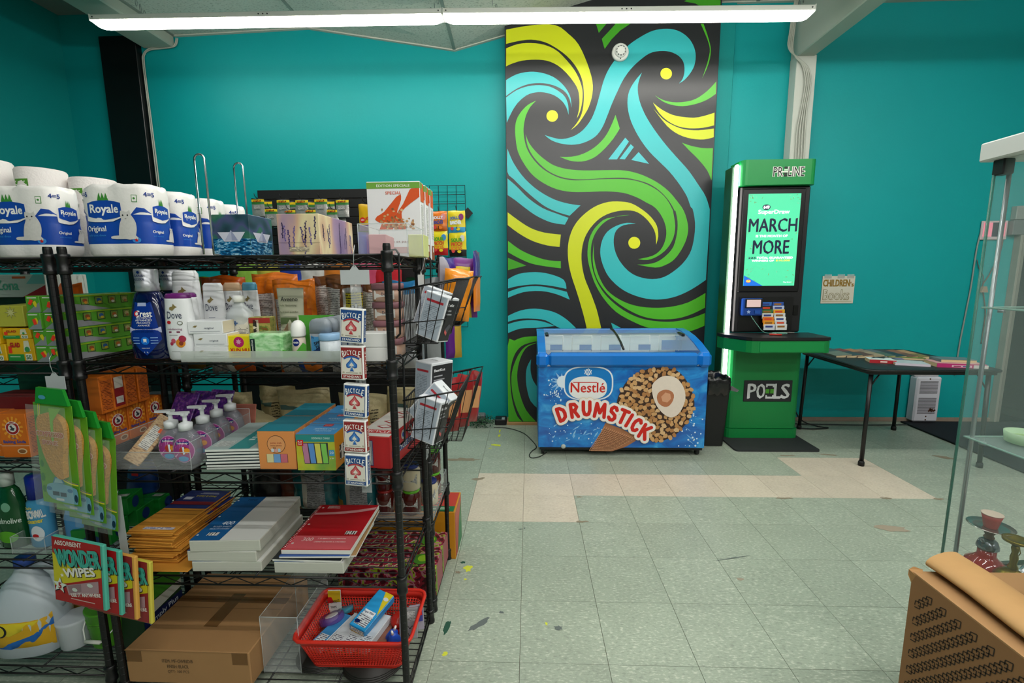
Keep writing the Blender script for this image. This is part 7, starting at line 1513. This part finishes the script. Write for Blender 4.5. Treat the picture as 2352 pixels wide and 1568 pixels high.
LETTERS = dict(D=[[(.1, 0), (.1, 1), (.45, .98), (.82, .78), (.9, .5), (.82, .22), (.45, .02), (.1, 0)]], R=[[(.1, 0), (.1, 1), (.6, .98), (.85, .76), (.6, .52), (.12, .48)], [(.45, .5), (.9, .0)]], U=[[(.1, 1), (.1, .35), (.25, .06), (.5, 0), (.75, .06), (.9, .35), (.9, 1)]], M=[[(.05, 0), (.14, 1), (.5, .3), (.86, 1), (.95, 0)]],
    S=[[(.88, .82), (.7, .98), (.4, 1), (.15, .84), (.2, .62), (.5, .52), (.8, .40), (.88, .20), (.66, .02), (.35, 0), (.1, .16)]], T=[[(.02, .98), (.98, .98)], [(.5, .98), (.5, 0)]], I=[[(.5, 0), (.5, 1)]], C=[[(.9, .82), (.68, .98), (.38, .96), (.14, .72), (.1, .45), (.2, .15), (.48, .0), (.78, .06), (.92, .2)]], K=[[(.1, 0), (.1, 1)], [(.9, 1), (.16, .46)], [(.36, .6), (.95, 0)]])
LAY = {}
def stroke(mb, fr, pts, wd, m, off):
    def nx(): LAY[off] = LAY.get(off, off)+.000006; return LAY[off]
    for a, b in zip(pts, pts[1:]):
        a, b = Vector(a), Vector(b); d = (b-a); nn = Vector((-d.y, d.x)).normalized()*wd/2; mb.poly(fr, [tuple(a-nn), tuple(b-nn), tuple(b+nn), tuple(a+nn)], m, nx())
    for p_ in pts: mb.disc(fr, p_[0], p_[1], wd/2, m, nx(), n=14)
for ch, x, z, r, w_, h_ in (('D', .236, .322, .33, .060, .094), ('R', .327, .350, .16, .056, .096), ('U', .415, .366, .02, .058, .096), ('M', .512, .352, -.12, .078, .096), ('S', .605, .328, -.28, .056, .098), ('T', .678, .306, -.40, .056, .096), ('I', .722, .278, -.50, .02, .092), ('C', .775, .244, -.55, .052, .092), ('K', .838, .192, -.50, .060, .100)):
    l = MB(); co, si = math.cos(r), math.sin(r)
    for wd, m_, of in ((.066, C('e0cfa4', .35), .0104), (.060, C('e9e6e2', .35), .0114), (.0255, C('c81f16', .3), .0126)):
        for st in LETTERS[ch]: stroke(l, fq, [(x+(a-.5)*w_*co-(b-.5)*h_*si, z+(a-.5)*w_*si+(b-.5)*h_*co) for a, b in st], wd, m_, of)
    l.ob('letter', fz)
s_ = MB(); WS = C('cfe4f2', .4); rd = random.Random(2)
for k in range(12): a = 2*PI*k/12; s_.poly(fq, [(.235+.016*math.cos(a+1.57), .56+.016*math.sin(a+1.57)), (.235+rd.uniform(.05, .11)*math.cos(a), .56+rd.uniform(.05, .1)*math.sin(a)), (.235-.016*math.cos(a+1.57), .56-.016*math.sin(a+1.57))], C('8fbce4', .4), .0006)
s_.disc(fq, .245, .56, .045, C('d8e6f2', .4), .0009)
for k in range(46): s_.disc(fq, rd.gauss(.19, .028), rd.gauss(.47, .045), rd.uniform(.002, .0065), WS, .0008+.00001*k, n=8)
for k in range(40): s_.disc(fq, rd.uniform(.14, .60), rd.uniform(.10, .26), rd.uniform(.002, .006), WS, .0006, n=8)
for k in range(34): s_.disc(fq, rd.uniform(1.02, 1.25), rd.uniform(.08, .34), rd.uniform(.002, .008), WS, .0006, n=8)
for k in range(18):
    x, z = (rd.uniform(.13, .55), rd.uniform(.10, .25)) if k < 10 else (rd.uniform(1.08, 1.24), rd.uniform(.10, .3)); L = rd.uniform(.02, .07); a = rd.uniform(.3, 1.2) if k < 10 else rd.uniform(-1, 0); s_.poly(fq, spline([(x, z), (x+L*.5*math.cos(a)+.006, z+L*.5*math.sin(a)), (x+L*math.cos(a), z+L*math.sin(a)), (x+L*.5*math.cos(a)-.006, z+L*.5*math.sin(a)+.003)], 2), C('7fb8e0', .4), .0005)
s_.ob('printed_splash', fz)
MB().lathe([(.017, 0), (.017, .006), (.013, .010)], C('b8bcb4', .4), 20, Matrix.Translation((.250-.669, 0, .075)) @ Matrix.Rotation(PI/2, 4, 'X')).ob('drain_plug', fz)
# ------------------------------------------------------------------ black waste bin
bn = thing('waste_bin', 'black waste bin lined with a black bag beside the freezer', 'bin', (1.425, 3.54, 0)); BP = C('101112', .45)
v = []; 
for z, a, b in ((0, .070, .085), (.004, .074, .09), (.50, .098, .115), (.515, .102, .12), (.515, .094, .112), (.02, .068, .083)): v += [(x, y, z) for x, y in rr(a, b, .02, 4)]
MB().add((v, [(j*16+i, j*16+(i+1) % 16, (j+1)*16+(i+1) % 16, (j+1)*16+i) for j in range(5) for i in range(16)]+[tuple(range(16))[::-1], tuple(range(80, 96))]), BP).ob('bin_body', bn)
v = []; rd = random.Random(8); N = 48
for j, (z, k) in enumerate(((.42, 1.06), (.45, 1.10), (.49, 1.12), (.53, 1.10), (.548, 1.03), (.53, .93), (.46, .86))):
    for i in range(N):
        a = 2*PI*i/N; c, s__ = math.cos(a), math.sin(a); q_ = (abs(c)**4+abs(s__)**4)**-.25; w_ = 1+rd.uniform(-.035, .035); v.append((.100*c*q_*k*w_, .118*s__*q_*k*w_, z+rd.uniform(-.012, .012)))
MB().add((v, [(j*N+i, j*N+(i+1) % N, (j+1)*N+(i+1) % N, (j+1)*N+i) for j in range(6) for i in range(N)]), C('0c0c0e', .22, coat=.3), None, True).ob('bin_liner', bn)
MB().add(([(.09, -.1, .45), (.135, -.13, .44), (.15, -.125, .455), (.11, -.09, .48)], [(0, 1, 2, 3)]), C('0c0c0e', .25)).ob('liner_corner', bn)
# ================================================================== LOTTERY KIOSK
kg = C('0a7a3a', .38); kb = C('141416', .4); kk = thing('lottery_kiosk', 'tall green and black lottery kiosk with lit screen', 'kiosk', (1.86, 3.62, .0135))
def rp(a0, a1, b0, b1, r, n=5, corners=(1, 1, 1, 1)):
    out = []
    for (cx, cy, s0), on in zip(((a1-r, b1-r, 0), (a0+r, b1-r, 1), (a0+r, b0+r, 2), (a1-r, b0+r, 3)), corners):
        if on: out += [(cx+r*math.cos(PI/2*(s0+i/(n-1))), cy+r*math.sin(PI/2*(s0+i/(n-1)))) for i in range(n)]
        else: out.append(((a1 if s0 in (0, 3) else a0), (b1 if s0 in (0, 1) else b0)))
    return out
MB().add(gprism(rp(-.285, .295, -.015, .17, .05, corners=(0, 0, 1, 1)), .0, .072), kg).ob('plinth', kk); MB().add(gprism(rp(-.280, .290, .0, .16, .05, corners=(0, 0, 1, 1)), .076, .77), kg).ob('lower_cabinet', kk)
MB().box(-.29, -.275, .03, .15, .0, .80, C('0b6a34', .4), .004).ob('side_panel', kk)
ct = [(-.375, .02), (-.365, -.07), (-.27, -.235), (-.24, -.262), (-.20, -.272), (.28, -.272), (.31, -.262), (.318, -.23), (.318, .02)]
MB().add(gprism(ct, .735, .822), kg).ob('counter_apron', kk); MB().add(gprism([(x*1.012, y*1.02) for x, y in ct], .826, .848), kb).ob('counter_top', kk)
MB().add(gprism([(x, y-.003) for x, y in rp(-.19, .27, -.274, -.26, .006)], .742, .815), C('0b8440', .38)).ob('drawer_front', kk)
MB().box(-.262, .255, .02, .16, .85, 1.955, kb, .01).ob('upper_housing', kk)
MB().add(gprism(rp(-.285, .262, -.03, .17, .045, corners=(0, 0, 1, 1)), 1.955, 2.135), C('0a8a42', .38)).ob('header', kk)
MB().box(-.318, -.292, -.002, .03, .40, 2.11, C('fff8f2', .4, emit=3.0), .008).ob('light_strip', kk); MB().box(-.335, -.287, .03, .15, .40, 2.10, C('0e4426', .4), .006).ob('side_fin', kk)
MB().box(-.245, .215, .008, .022, 1.165, 1.935, C('0c0c0e', .3), .006).ob('screen_bezel', kk)
SCR = C('3a9c74', .3, emit=.42)
SC_ = MB().box(-.208, .176, .004, .010, 1.213, 1.897, SCR).ob('screen', kk)
q = Fr((-.208, .004, 1.213), (1, 0, 0), (0, 0, 1)); p = MB(); NVK = C('131c40', .4); SW = C('dff0e8', .4, emit=.5)
p = MB(); p.disc(q, .135, .586, .030, NVK, .0008, ry=.020); p.ob('screen_emblem', SC_)
p = MB(); p.text(q, '649', .135, .586, .042, .022, SW, .0014, bold=.05); p.ob('screen_lettering', SC_)
p = MB(); p.text(q, 'SuperDraw', .192, .548, .23, .038, SW, bold=.03); p.ob('screen_lettering', SC_)
p = MB(); p.text(q, 'MARCH', .192, .454, .355, .098, NVK, bold=.022); p.ob('screen_lettering', SC_)
p = MB(); p.text(q, 'IS THE MONTH OF', .188, .374, .235, .017, SW, bold=.04); p.ob('screen_lettering', SC_)
p = MB(); p.text(q, 'MORE', .188, .292, .268, .102, NVK, bold=.022); p.ob('screen_lettering', SC_)
p = MB(); p.text(q, '225', .052, .212, .055, .014, NVK, bold=.05); p.ob('screen_lettering', SC_)
p = MB(); p.text(q, 'TOTAL GUARANTEED', .222, .212, .27, .014, SW, bold=.05); p.ob('screen_lettering', SC_)
p = MB(); p.text(q, 'WINNERS OF', .135, .190, .165, .014, SW, bold=.05); p.ob('screen_lettering', SC_)
p = MB(); p.text(q, '$10,000', .285, .190, .105, .014, C('c8a83a', .4, emit=.4), bold=.05); p.ob('screen_lettering', SC_)
p = MB(); p.poly(q, [(0, 0), (.145, 0), (0, .080)], C('0f4f9e', .4, emit=.4)); p.ob('screen_emblem', SC_)
p = MB(); p.disc(q, .036, .036, .018, C('d8601c', .4, emit=.4), .0014, ry=.012); p.ob('screen_emblem', SC_)
p = MB(); p.text(q, 'OLG', .036, .036, .026, .010, C('f0dc60', .4, emit=.4), .0018, bold=.04); p.ob('screen_lettering', SC_)
p = MB(); p.text(q, 'Play Smart', .33, .026, .06, .010, SW); p.ob('screen_lettering', SC_)
p = MB(); rd = random.Random(6)
for k in range(60):
    x, z = rd.choice((rd.uniform(.005, .06), rd.uniform(.32, .38), rd.uniform(.0, .38))), rd.choice((rd.uniform(.60, .68), rd.uniform(.02, .16), rd.uniform(.1, .6)))
    if .06 < x < .32 and .16 < z < .6: continue
    a = rd.uniform(0, 3); p.poly(q, [(x+u*math.cos(a)-v_*math.sin(a), z+u*math.sin(a)+v_*math.cos(a)) for u, v_ in ((-.007, -.0012), (.007, -.0012), (.007, .0012), (-.007, .0012))], C(('b89a3a', 'a8c8b0', '8a7a3a')[k % 3], .4), .0006)
p.ob('screen_confetti', SC_)['kind'] = 'stuff'
q = Fr((-.285, -.030, 1.955), (1, 0, 0), (0, 0, 1)); p = MB()
for g_, m_, of, bo in ((0, C('f2f2ea', .4), .001, .055), (0, INK, .0022, .0)): p.text(q, 'PR', .262, .092, .070+g_, .066+g_, m_, of, bold=bo); p.text(q, 'LINE', .392, .092, .114+g_, .066+g_, m_, of, bold=bo)
for z, m_ in ((.105, 'd8ecd8'), (.092, '2a9a3a'), (.079, '1a1a1a')): p.rect(q, .304, z-.006, .024, .010, C(m_, .4), .0016)
p.disc(q, .316, .120, .013, C('1a1a1a', .4), .0014, ry=.008, n=12); p.disc(q, .316, .064, .013, C('1a1a1a', .4), .0014, ry=.008, n=12); p.rect(q, .222, .086, .235, .009, C('e8ece0', .4), .0021); p.ob('header_lettering', kk)
# POOLS plate
pl = MB().box(-.155, .220, -.006, .001, .297, .470, INK, .003).ob('sign_plate', kk); q = Fr((-.155, -.006, .297), (1, 0, 0), (0, 0, 1)); p = MB(); LW = C('c3c6c6', .4)
for ch, x, w_ in (('P', .062, .062), ('O', .132, .062), ('L', .262, .050), ('S', .322, .062)): p.text(q, ch, x, .086, w_, .118, LW, bold=.029)
p.rect(q, .170, .118, .064, .028, LW, .0012); p.rect(q, .182, .112, .040, .018, INK, .0016); p.rect(q, .170, .026, .064, .028, LW, .0012); p.rect(q, .182, .042, .040, .018, INK, .0016); p.rect(q, .170, .068, .028, .036, C('4a9a2a', .4), .0014); p.rect(q, .205, .068, .028, .036, C('4a9a2a', .4), .0014); p.ob('plate_lettering', pl)
# console
MB().box(-.225, .185, .010, .022, .868, 1.125, C('060607', .35)).ob('console_recess', kk)
tm_ = MB().box(-.215, -.065, -.03, .01, .985, 1.118, C('123c8a', .35), .006).ob('ticket_terminal', kk); MB().box(-.200, -.070, -.036, -.030, 1.045, 1.115, C('101116', .3), .003).ob('terminal_bezel', tm_); MB().box(-.19, -.085, -.0375, -.036, 1.052, 1.108, C('a8908c', .3, emit=.25)).ob('terminal_screen', tm_); MB().box(-.125, -.085, -.036, -.03, 1.0, 1.025, C('1f4fa0', .3)).ob('ticket_slot', tm_); p = MB(); p.star(Fr((0, -.0302, 0), (1, 0, 0), (0, 0, 1)), -.17, 1.015, .016, .008, 5, C('9ab0d8')); p.ob('terminal_logo', tm_)
for c in (0, 1):
    for r in range(7):
        z = .875+.028*r; y = -.045+.008*r; x0 = -.055+.090*c-.002*r
        o = MB().box(x0, x0+.085, y, y+.004, z, z+.044, C((('c8ccd4', 'd8901c', 'd2721c', 'c8c8c4', '2f6a34', '1a1c20', '2a62b0'), ('d0d0cc', 'c4c6c8', 'd8d8d4', 'c0c4c8', 'd09a1c', 'a8b4d0', '1f4a9a'))[c][r], .45), .001).ob('bet_slip', kk); MB().rect(Fr((x0, y, z), (1, 0, 0), (0, 0, 1)), .012, .020, .055, .014, C(('2a3a7a', '8a5a1c', 'c8401c')[(r+c) % 3], .5)).ob('slip_print', o)
MB().box(.19, .225, .012, .020, .985, 1.06, C('050506', .2)).ob('card_reader', kk)
p = MB(); cl = C('5a8a7c', .6); rd = random.Random(5); pts = [(-.03+.10*rd.random(), -.10-.05*rd.random(), .855+.012*rd.random()) for _ in range(22)]
MB().tube(spline3([(-.15, -.03, .985), (-.11, -.05, .92), (-.06, -.08, .86)]+pts), .0028, cl, 5).ob('pen_cord', kk); MB().tube([(-.055, -.135, .854), (.02, -.165, .854)], .006, C('b8281c', .35), 8).ob('pen', kk)
o = tag(MB().box(-.05, .06, -.03, .03, 0, .012, C('cfd0cc', .5), .002).ob('paper_pad', None, (1.86, 3.545, .848)), 'white pad on the kiosk counter behind the red pen', 'pad'); o = tag(MB().box(-.08, .08, -.03, .03, 0, .006, C('c9c3b4', .5), .001).ob('paper_slips', None, (2.07, 3.565, .848)), 'white paper slips at the right of the kiosk counter', 'paper')
tag(MB().add(gprism(rp(-.315, .315, -.19, .19, .03), 0, .013), C('26292a', .75, var=.25, vs=18)).ob('rubber_mat', None, (1.86, 3.535, 0)), 'dark rubber mat under the green kiosk', 'mat')
# cords behind kiosk
cord('black cord drooping from the kiosk to the floor', [(2.20, 4.02, .42), (2.27, 4.02, .36), (2.29, 3.98, .22), (2.36, 3.94, .06), (2.50, 3.92, .006), (2.56, 3.88, .006), (2.40, 3.85, .006), (2.22, 3.9, .006)], .006, C('121415', .5), 'floor_cable', 'cable'); cord('pale cord looping under the table behind the kiosk', [(2.20, 4.03, .14), (2.30, 4.0, .12), (2.32, 3.97, .05), (2.28, 3.96, .006), (2.20, 3.99, .006)], .005, C('a8a696', .5), 'floor_cable', 'cable'); cord('dark cord lying along the wall behind the table', [(2.3, 3.99, .006), (2.6, 3.97, .006), (2.9, 3.96, .006), (3.2, 3.97, .006), (3.34, 3.98, .006)], .005, C('2c3434', .6), 'floor_cable', 'cable')
# ================================================================== FOLDING TABLE AND BOOKS
tbl = thing('folding_table', 'black square folding card table covered with books', 'table', (2.69, 3.48, 0), -.02); TT = .685
MB().add(gprism(rp(-.425, .425, -.425, .425, .06), TT-.012, TT), C('1c2426', .55, var=.15, vs=8)).ob('table_top', tbl); MB().tube([(x, y, TT-.010) for x, y in rp(-.428, .428, -.428, .428, .06)], .0085, C('0c0d0e', .3), 8, True).ob('edge_rim', tbl)
MB().box(-.40, .40, -.40, .40, TT-.040, TT-.012, C('101112', .5)).ob('under_frame', tbl)
for sx in (-1, 1):
    for sy in (-1, 1):
        x, y = sx*.375, sy*.37; MB().tube([(x, y, TT-.03), (x+sx*.012, y+sy*.012, .02)], .0135, C('0e0f10', .35), 10).ob('leg', tbl); MB().lathe([(.019, 0), (.019, .025), (.015, .035)], C('0a0a0b', .6), 12, Matrix.Translation((x+sx*.0125, y+sy*.0125, 0))).ob('foot_cap', tbl); MB().tube([(x, y-sy*.005, TT-.14), (x-sx*.07, y-sy*.01, TT-.03)], .005, BLKMET, 6).ob('brace', tbl)
def book(label, x, y, z, w_, d, h, rz, hx, spine=None, fn=None, group=None, ry=0):
    o = MB().box(-w_/2, w_/2, -d/2, d/2, 0, h, C('c9b48c', .8)).ob('book', None, (x, y, z), (0, ry, rz)); tag(o, label, 'book', group); cm = C(hx, .45, var=.25, vs=25)
    MB().box(-w_/2-.002, w_/2+.002, -d/2-.002, d/2+.002, h, h+.0015, cm).ob('cover', o); MB().box(-w_/2-.002, w_/2+.002, -d/2-.003, -d/2-.0005, 0, h+.0015, C(spine or hx, .45)).ob('spine', o) if spine else MB().box(-w_/2-.003, -w_/2-.0005, -d/2, d/2, 0, h+.0015, cm).ob('spine', o)
    if fn: p = MB(); fn(p, Fr((-w_/2, -d/2, h+.0015), (1, 0, 0), (0, 1, 0)), Fr((-w_/2, -d/2-.003, 0), (1, 0, 0), (0, 0, 1))); p.ob('printed_cover', o)
    return o
def c_manga(p, q, s_): p.poly(q, spline([(.02, .05), (.06, .09), (.10, .07), (.12, .10), (.09, .13), (.05, .11)], 2), INK); p.rect(s_, .06, .006, .04, .010, C('e0c8c0'))
def c_pink(p, q, s_): p.rect(s_, .08, .004, .11, .014, C('e0b0c0')); p.rect(s_, .09, .008, .04, .006, C('8a1a4a'), .0013); p.rect(s_, .14, .008, .04, .006, C('3a3a7a'), .0013); p.rect(s_, .20, .0, .08, .022, C('c8c4c0'), .0009)
book('white covered comic with red spine at the front left of the table', 2.52, 3.335, TT, .15, .11, .022, .25-.6, 'c8d4d2', 'a8202a', c_manga); book('dark thin book poking out right of the white comic', 2.60, 3.40, TT, .12, .14, .012, .2, '2a2c2e')
book('pale illustrated picture book in front, centre of the table', 2.655, 3.255, TT, .19, .14, .014, -.35, 'a8b4b8', 'c8c0cc'); book('thick paperback with magenta and white spine at the front right', 2.905, 3.19, TT, .27, .15, .026, -.22, 'c89a98', 'b02a6a', c_pink)
book('grey covered book lying on the thick paperback', 2.925, 3.225, TT+.0285, .20, .12, .016, -.2, '5f7478'); book('green jungle picture book right of centre', 2.80, 3.50, TT, .22, .17, .014, -.3, '5f7a34'); book('small yellow green picture book behind the jungle book', 2.795, 3.64, TT, .17, .14, .012, -.2, '8a9a4a'); book('lavender book under the jungle book corner', 2.665, 3.44, TT, .15, .11, .010, -.4, '6f6a8a'); book('tan paperback left of the lavender book', 2.61, 3.545, TT, .16, .10, .012, .3, 'b89a80')
cl_ = ['6a7468', '8a5a44', '3a4448', 'b08a62', '5a3a34', '4a5a5c', '9a8a70', '7a3a3a', '4f5f52', 'a87a52', '2f3a44', '8a7a6a', '6a4a3a', '5f6a70', '7a6a3a', '443a3c']
pos = ['first', 'second', 'third', 'fourth', 'fifth', 'sixth', 'seventh', 'eighth']
for r in range(2):
    for k in range(8): book('paperback in the %s overlapping row along the wall, %s from the kiosk' % (('front', 'rear')[r], pos[k]), 2.395+.072*k+.02*r, 3.60+.135*r-.012*k, TT+.0005, .110, .165, .016, -.05-.06*k*.3, cl_[(k*2+r*5) % 16], None, None, 'paperbacks in overlapping rows', -.10)
# dark floor mat
m_ = MB().add(gprism([(3.30, 4.05), (3.26, 2.75), (4.35, 2.70), (4.40, 4.04)], 0, .008), C('11151f', .85, var=.3, vs=30)).ob('floor_mat'); tag(m_, 'dark navy floor mat before the dark doorway', 'mat'); MB().tube([(3.30, 4.05, .008), (3.26, 2.75, .008), (4.35, 2.70, .008), (4.40, 4.04, .008)], .006, C('0a0b0e', .7), 5, True).ob('mat_border', m_)
# ================================================================== GLASS CABINET
cb = thing('glass_cabinet', 'tall glass display cabinet with white top at the right edge', 'display cabinet', (1.41, 1.50, 0)); GLC = glassy('cfe8e2', .05, .03, .5); GED = C('3f7a6c', .2, alpha=.75); ALU = C('8f979a', .3, .7); cw, cd, ctop = .46, .62, 1.655
MB().box(-.025, cw+.03, -cd-.03, .03, ctop, ctop+.055, C('d0d2ce', .4), .004).ob('top_panel', cb); MB().box(-.01, cw+.01, -cd, .01, 0, .05, C('c4c6c2', .45)).ob('base_panel', cb)
MB().box(0, .005, -cd, 0, .05, ctop, GLC).ob('side_glass', cb); MB().box(0, cw, -.005, 0, .05, ctop, GLC).ob('back_glass', cb); MB().box(cw-.005, cw, -cd, 0, .05, ctop, GLC).ob('side_glass', cb)
MB().tube([(0, 0, .05), (0, 0, ctop)], .0042, GED, 6).ob('glass_edge', cb); MB().tube([(.030, -.014, .05), (.030, -.014, ctop)], .0062, ALU, 8).ob('corner_rod', cb); MB().box(-.004, .03, -.03, .006, ctop-.045, ctop, BLACK, .003).ob('corner_clamp', cb)
for z in (.35, .795, 1.215): s_ = MB().box(.008, cw-.008, -cd+.01, -.012, z-.006, z, C('b9d4cc', .05, alpha=.18)).ob('glass_shelf', cb); MB().tube([(.008, -cd+.01, z-.003), (.008, -.012, z-.003), (cw-.008, -.012, z-.003)], .0032, C('8fb4a8', .2, alpha=.8), 5).ob('shelf_edge', s_); MB().lathe([(.009, -.016), (.009, -.007)], ALU, 10, Matrix.Translation((.03, -.05, z))).ob('shelf_peg', s_)
def lathe_thing(name, label, cat, loc, parts, rz=0, k=1.0):
    t = thing(name, label, cat, loc, rz)
    for nm, prof, m in parts: MB().lathe([(r*k, z*k) for r, z in prof], m, 26).ob(nm, t)
    return t
RG = C('8a1414', .1, coat=.6); hk = lathe_thing('hookah', 'small red glass hookah with silver tray and clay bowl', 'hookah', (1.478, 1.425, .35), (('glass_base', [(.036, 0), (.046, .004), (.054, .022), (.050, .042), (.030, .058), (.023, .068), (.023, .088)], RG), ('collar', [(.024, .088), (.028, .092), (.028, .100), (.022, .116), (.012, .124)], C('7a8288', .2, .8)), ('wood_stem', [(.010, .122), (.014, .128), (.010, .136), (.014, .144), (.010, .152), (.012, .160)], C('7a5a48', .5)), ('tray', [(.010, .158), (.040, .160), (.056, .166), (.058, .168), (.040, .163), (.010, .161)], C('a8a8a0', .2, .9)), ('clay_bowl', [(.014, .160), (.017, .164), (.022, .190), (.026, .206), (.024, .206), (.018, .185), (.0, .182)], C('9a3f3c', .5))))
MB().lathe([(.0235, .206), (.027, .207), (.027, .209), (.0235, .209)], C('cbb8a8', .5), 24).ob('bowl_rim', hk); MB().tube([(-.016, -.005, .106), (-.034, -.010, .130)], .005, C('8f979c', .2, .8), 8).ob('hose_port', hk); p = MB(); fr = CFr(ring(.0535), .01, .02)
for k in range(9): p.disc(fr, -.05+.013*k, .022+.006*math.sin(2.1*k), .0065, C('c89a5a', .4), .0015, ry=.0045, n=8)
p.ob('painted_flowers', hk)
BRS = C('7a6a1e', .3, .8); bh = lathe_thing('brass_burner', 'small antique brass incense stand beside the hookah', 'incense stand', (1.478, 1.345, .35), (('foot', [(.030, 0), (.036, .003), (.030, .012), (.016, .022)], BRS), ('bulb', [(.014, .020), (.036, .034), (.040, .044), (.030, .060), (.012, .072)], BRS), ('stem', [(.009, .070), (.013, .078), (.008, .090), (.010, .110), (.007, .125), (.010, .140), (.008, .150)], BRS), ('cup', [(.008, .148), (.020, .156), (.032, .162), (.033, .170), (.030, .170), (.018, .164), (0, .162)], BRS)))
MB().tube([(.012, 0, .14), (.022, .005, .12), (.018, .01, .10)], .0012, BRS, 5).ob('chain', bh)
tag(MB().tube([(1.56, 1.40, .362), (1.62, 1.44, .362), (1.72, 1.43, .362)], .009, C('b4bcc0', .2, .8), 8).ob('metal_pipe'), 'chrome pipe lying behind the brass stand', 'pipe'); tag(MB().tube([(1.55, 1.46, .362), (1.66, 1.47, .362)], .008, C('1f3a2c', .3), 8).ob('metal_pipe'), 'dark green pipe lying behind the chrome one', 'pipe')
o, F = carton('display_card', 'navy blue folded card leaning right of the brass stand', 'card', .07, .03, .11, C('14264f', .5), (1.50, 1.255, .35), .3, rot=(0, .25, .3)); 
for i, (x, y) in enumerate(((1.50, 1.36), (1.53, 1.28))): o = MB().lathe([(.028, 0), (.034, .004), (.034, .045), (.030, .05)], C('1f5a50', .2, coat=.4), 22).ob('green_ashtray', None, (x, y, .051)); tag(o, ('teal glass ashtray on the cabinet floor, far one', 'teal glass ashtray on the cabinet floor, near one')[i], 'ashtray', 'teal ashtrays on the cabinet floor')
o = MB().lathe([(.040, 0), (.048, .003), (.052, .035), (.050, .035), (.045, .008), (0, .006)], C('a8c8a4', .25, alpha=.85), 26).ob('green_bowl', None, (1.535, 1.415, .796)); tag(o, 'pale green round dish on the middle glass shelf', 'bowl'); MB().lathe([(0, .004), (.040, .010), (.030, .022), (0, .026)], C('8fae74', .6, var=.3, vs=60), 20).ob('contents', o)
o = MB().lathe([(.030, 0), (.034, .03), (.032, .03), (.028, .004), (0, .004)], C('7f9a92', .2, alpha=.8), 22).ob('green_bowl', None, (1.62, 1.46, .796)); tag(o, 'grey glass dish behind the pale green dish', 'bowl')
# ================================================================== CARDBOARD BOXES BOTTOM RIGHT
KR2 = C('8f6640', .8, var=.07, vs=18)
def geo(p, q, w_, h_, sx=.041, sz=.050, m=C('33261a', .8)):
    """printed interlocking squares"""
    r = 0; z = .012
    while z < h_-.05:
        x = .02+(sx*.5 if r % 2 else 0)
        while x < w_-.03:
            for dx, dz in ((0, 0), (.010, .011)):
                for a, b in (((0, 0), (.016, .005)), ((.016, .005), (.017, .024)), ((.017, .024), (.001, .019)), ((.001, .019), (0, .006))):
                    a, b = Vector((x+dx+a[0], z+dz+a[1])), Vector((x+dx+b[0], z+dz+b[1])); d = (b-a).normalized(); n = Vector((-d.y, d.x))*.0013; p.poly(q, [tuple(a-n), tuple(b-n), tuple(b+n), tuple(a+n)], m)
            x += sx
        z += sz*.5; r += 1
bx = thing('cardboard_box', 'brown cardboard box with printed interlocking squares, bottom right corner', 'cardboard box', (1.06, 1.205, 0)); bw_, bl, bh_ = .30, .60, .50
MB().box(0, .004, -bl, 0, 0, bh_, KR2).ob('side_wall', bx); MB().box(bw_-.004, bw_, -bl, 0, 0, bh_, KR2).ob('side_wall', bx); MB().box(.004, bw_-.004, -.004, 0, 0, bh_-.01, KR2).ob('end_wall', bx); MB().box(.004, bw_-.004, -bl, -bl+.004, 0, bh_, KR2).ob('end_wall', bx); MB().box(0, bw_, -bl, 0, bh_, bh_+.004, C('a47c52', .8, var=.06, vs=18)).ob('top_flap', bx); MB().box(.004, bw_-.004, -bl+.004, -.004, 0, .004, KR2).ob('bottom', bx)
p = MB(); q = Fr((0, 0, 0), (0, -1, 0), (0, 0, 1)); geo(p, q, bl, bh_); p.ob('printed_pattern', bx)
MB().add(([(0, .0, .47), (-.006, .006, .49), (-.004, .008, .505), (.01, .01, .512), (.03, .004, .507), (.02, -.01, .505), (0, -.012, .50)], [(0, 1, 2, 6), (2, 3, 4, 5), (2, 5, 6)]), C('a87e50', .9)).ob('torn_corner', bx)
rl = []; n = 20; v = []; f = []
for j in range(9):
    y = 1.225-.065*j
    for i in range(n):
        a = 2*PI*i/n; v.append((1.155+.062*math.cos(a)+.005*math.sin(j), y+(.018*math.cos(a) if j == 0 else 0), bh_+.006+.022+.021*math.sin(a)))
for j in range(8):
    for i in range(n): f.append((j*n+i, (j+1)*n+i, (j+1)*n+(i+1) % n, j*n+(i+1) % n))
o = MB().add((v, f), C('b98f5c', .75, var=.06, vs=30), None, True).ob('paper_roll'); tag(o, 'flattened roll of tan kraft paper on the patterned box', 'paper roll')
o, F = carton('cardboard_box', 'small brown patterned carton on the large box at the right edge', 'cardboard box', .11, .22, .15, C('8a5c38', .8), (1.300, .965, bh_+.0045), 0); p = MB(); geo(p, F['left'], .22, .18); p.ob('printed_pattern', o)
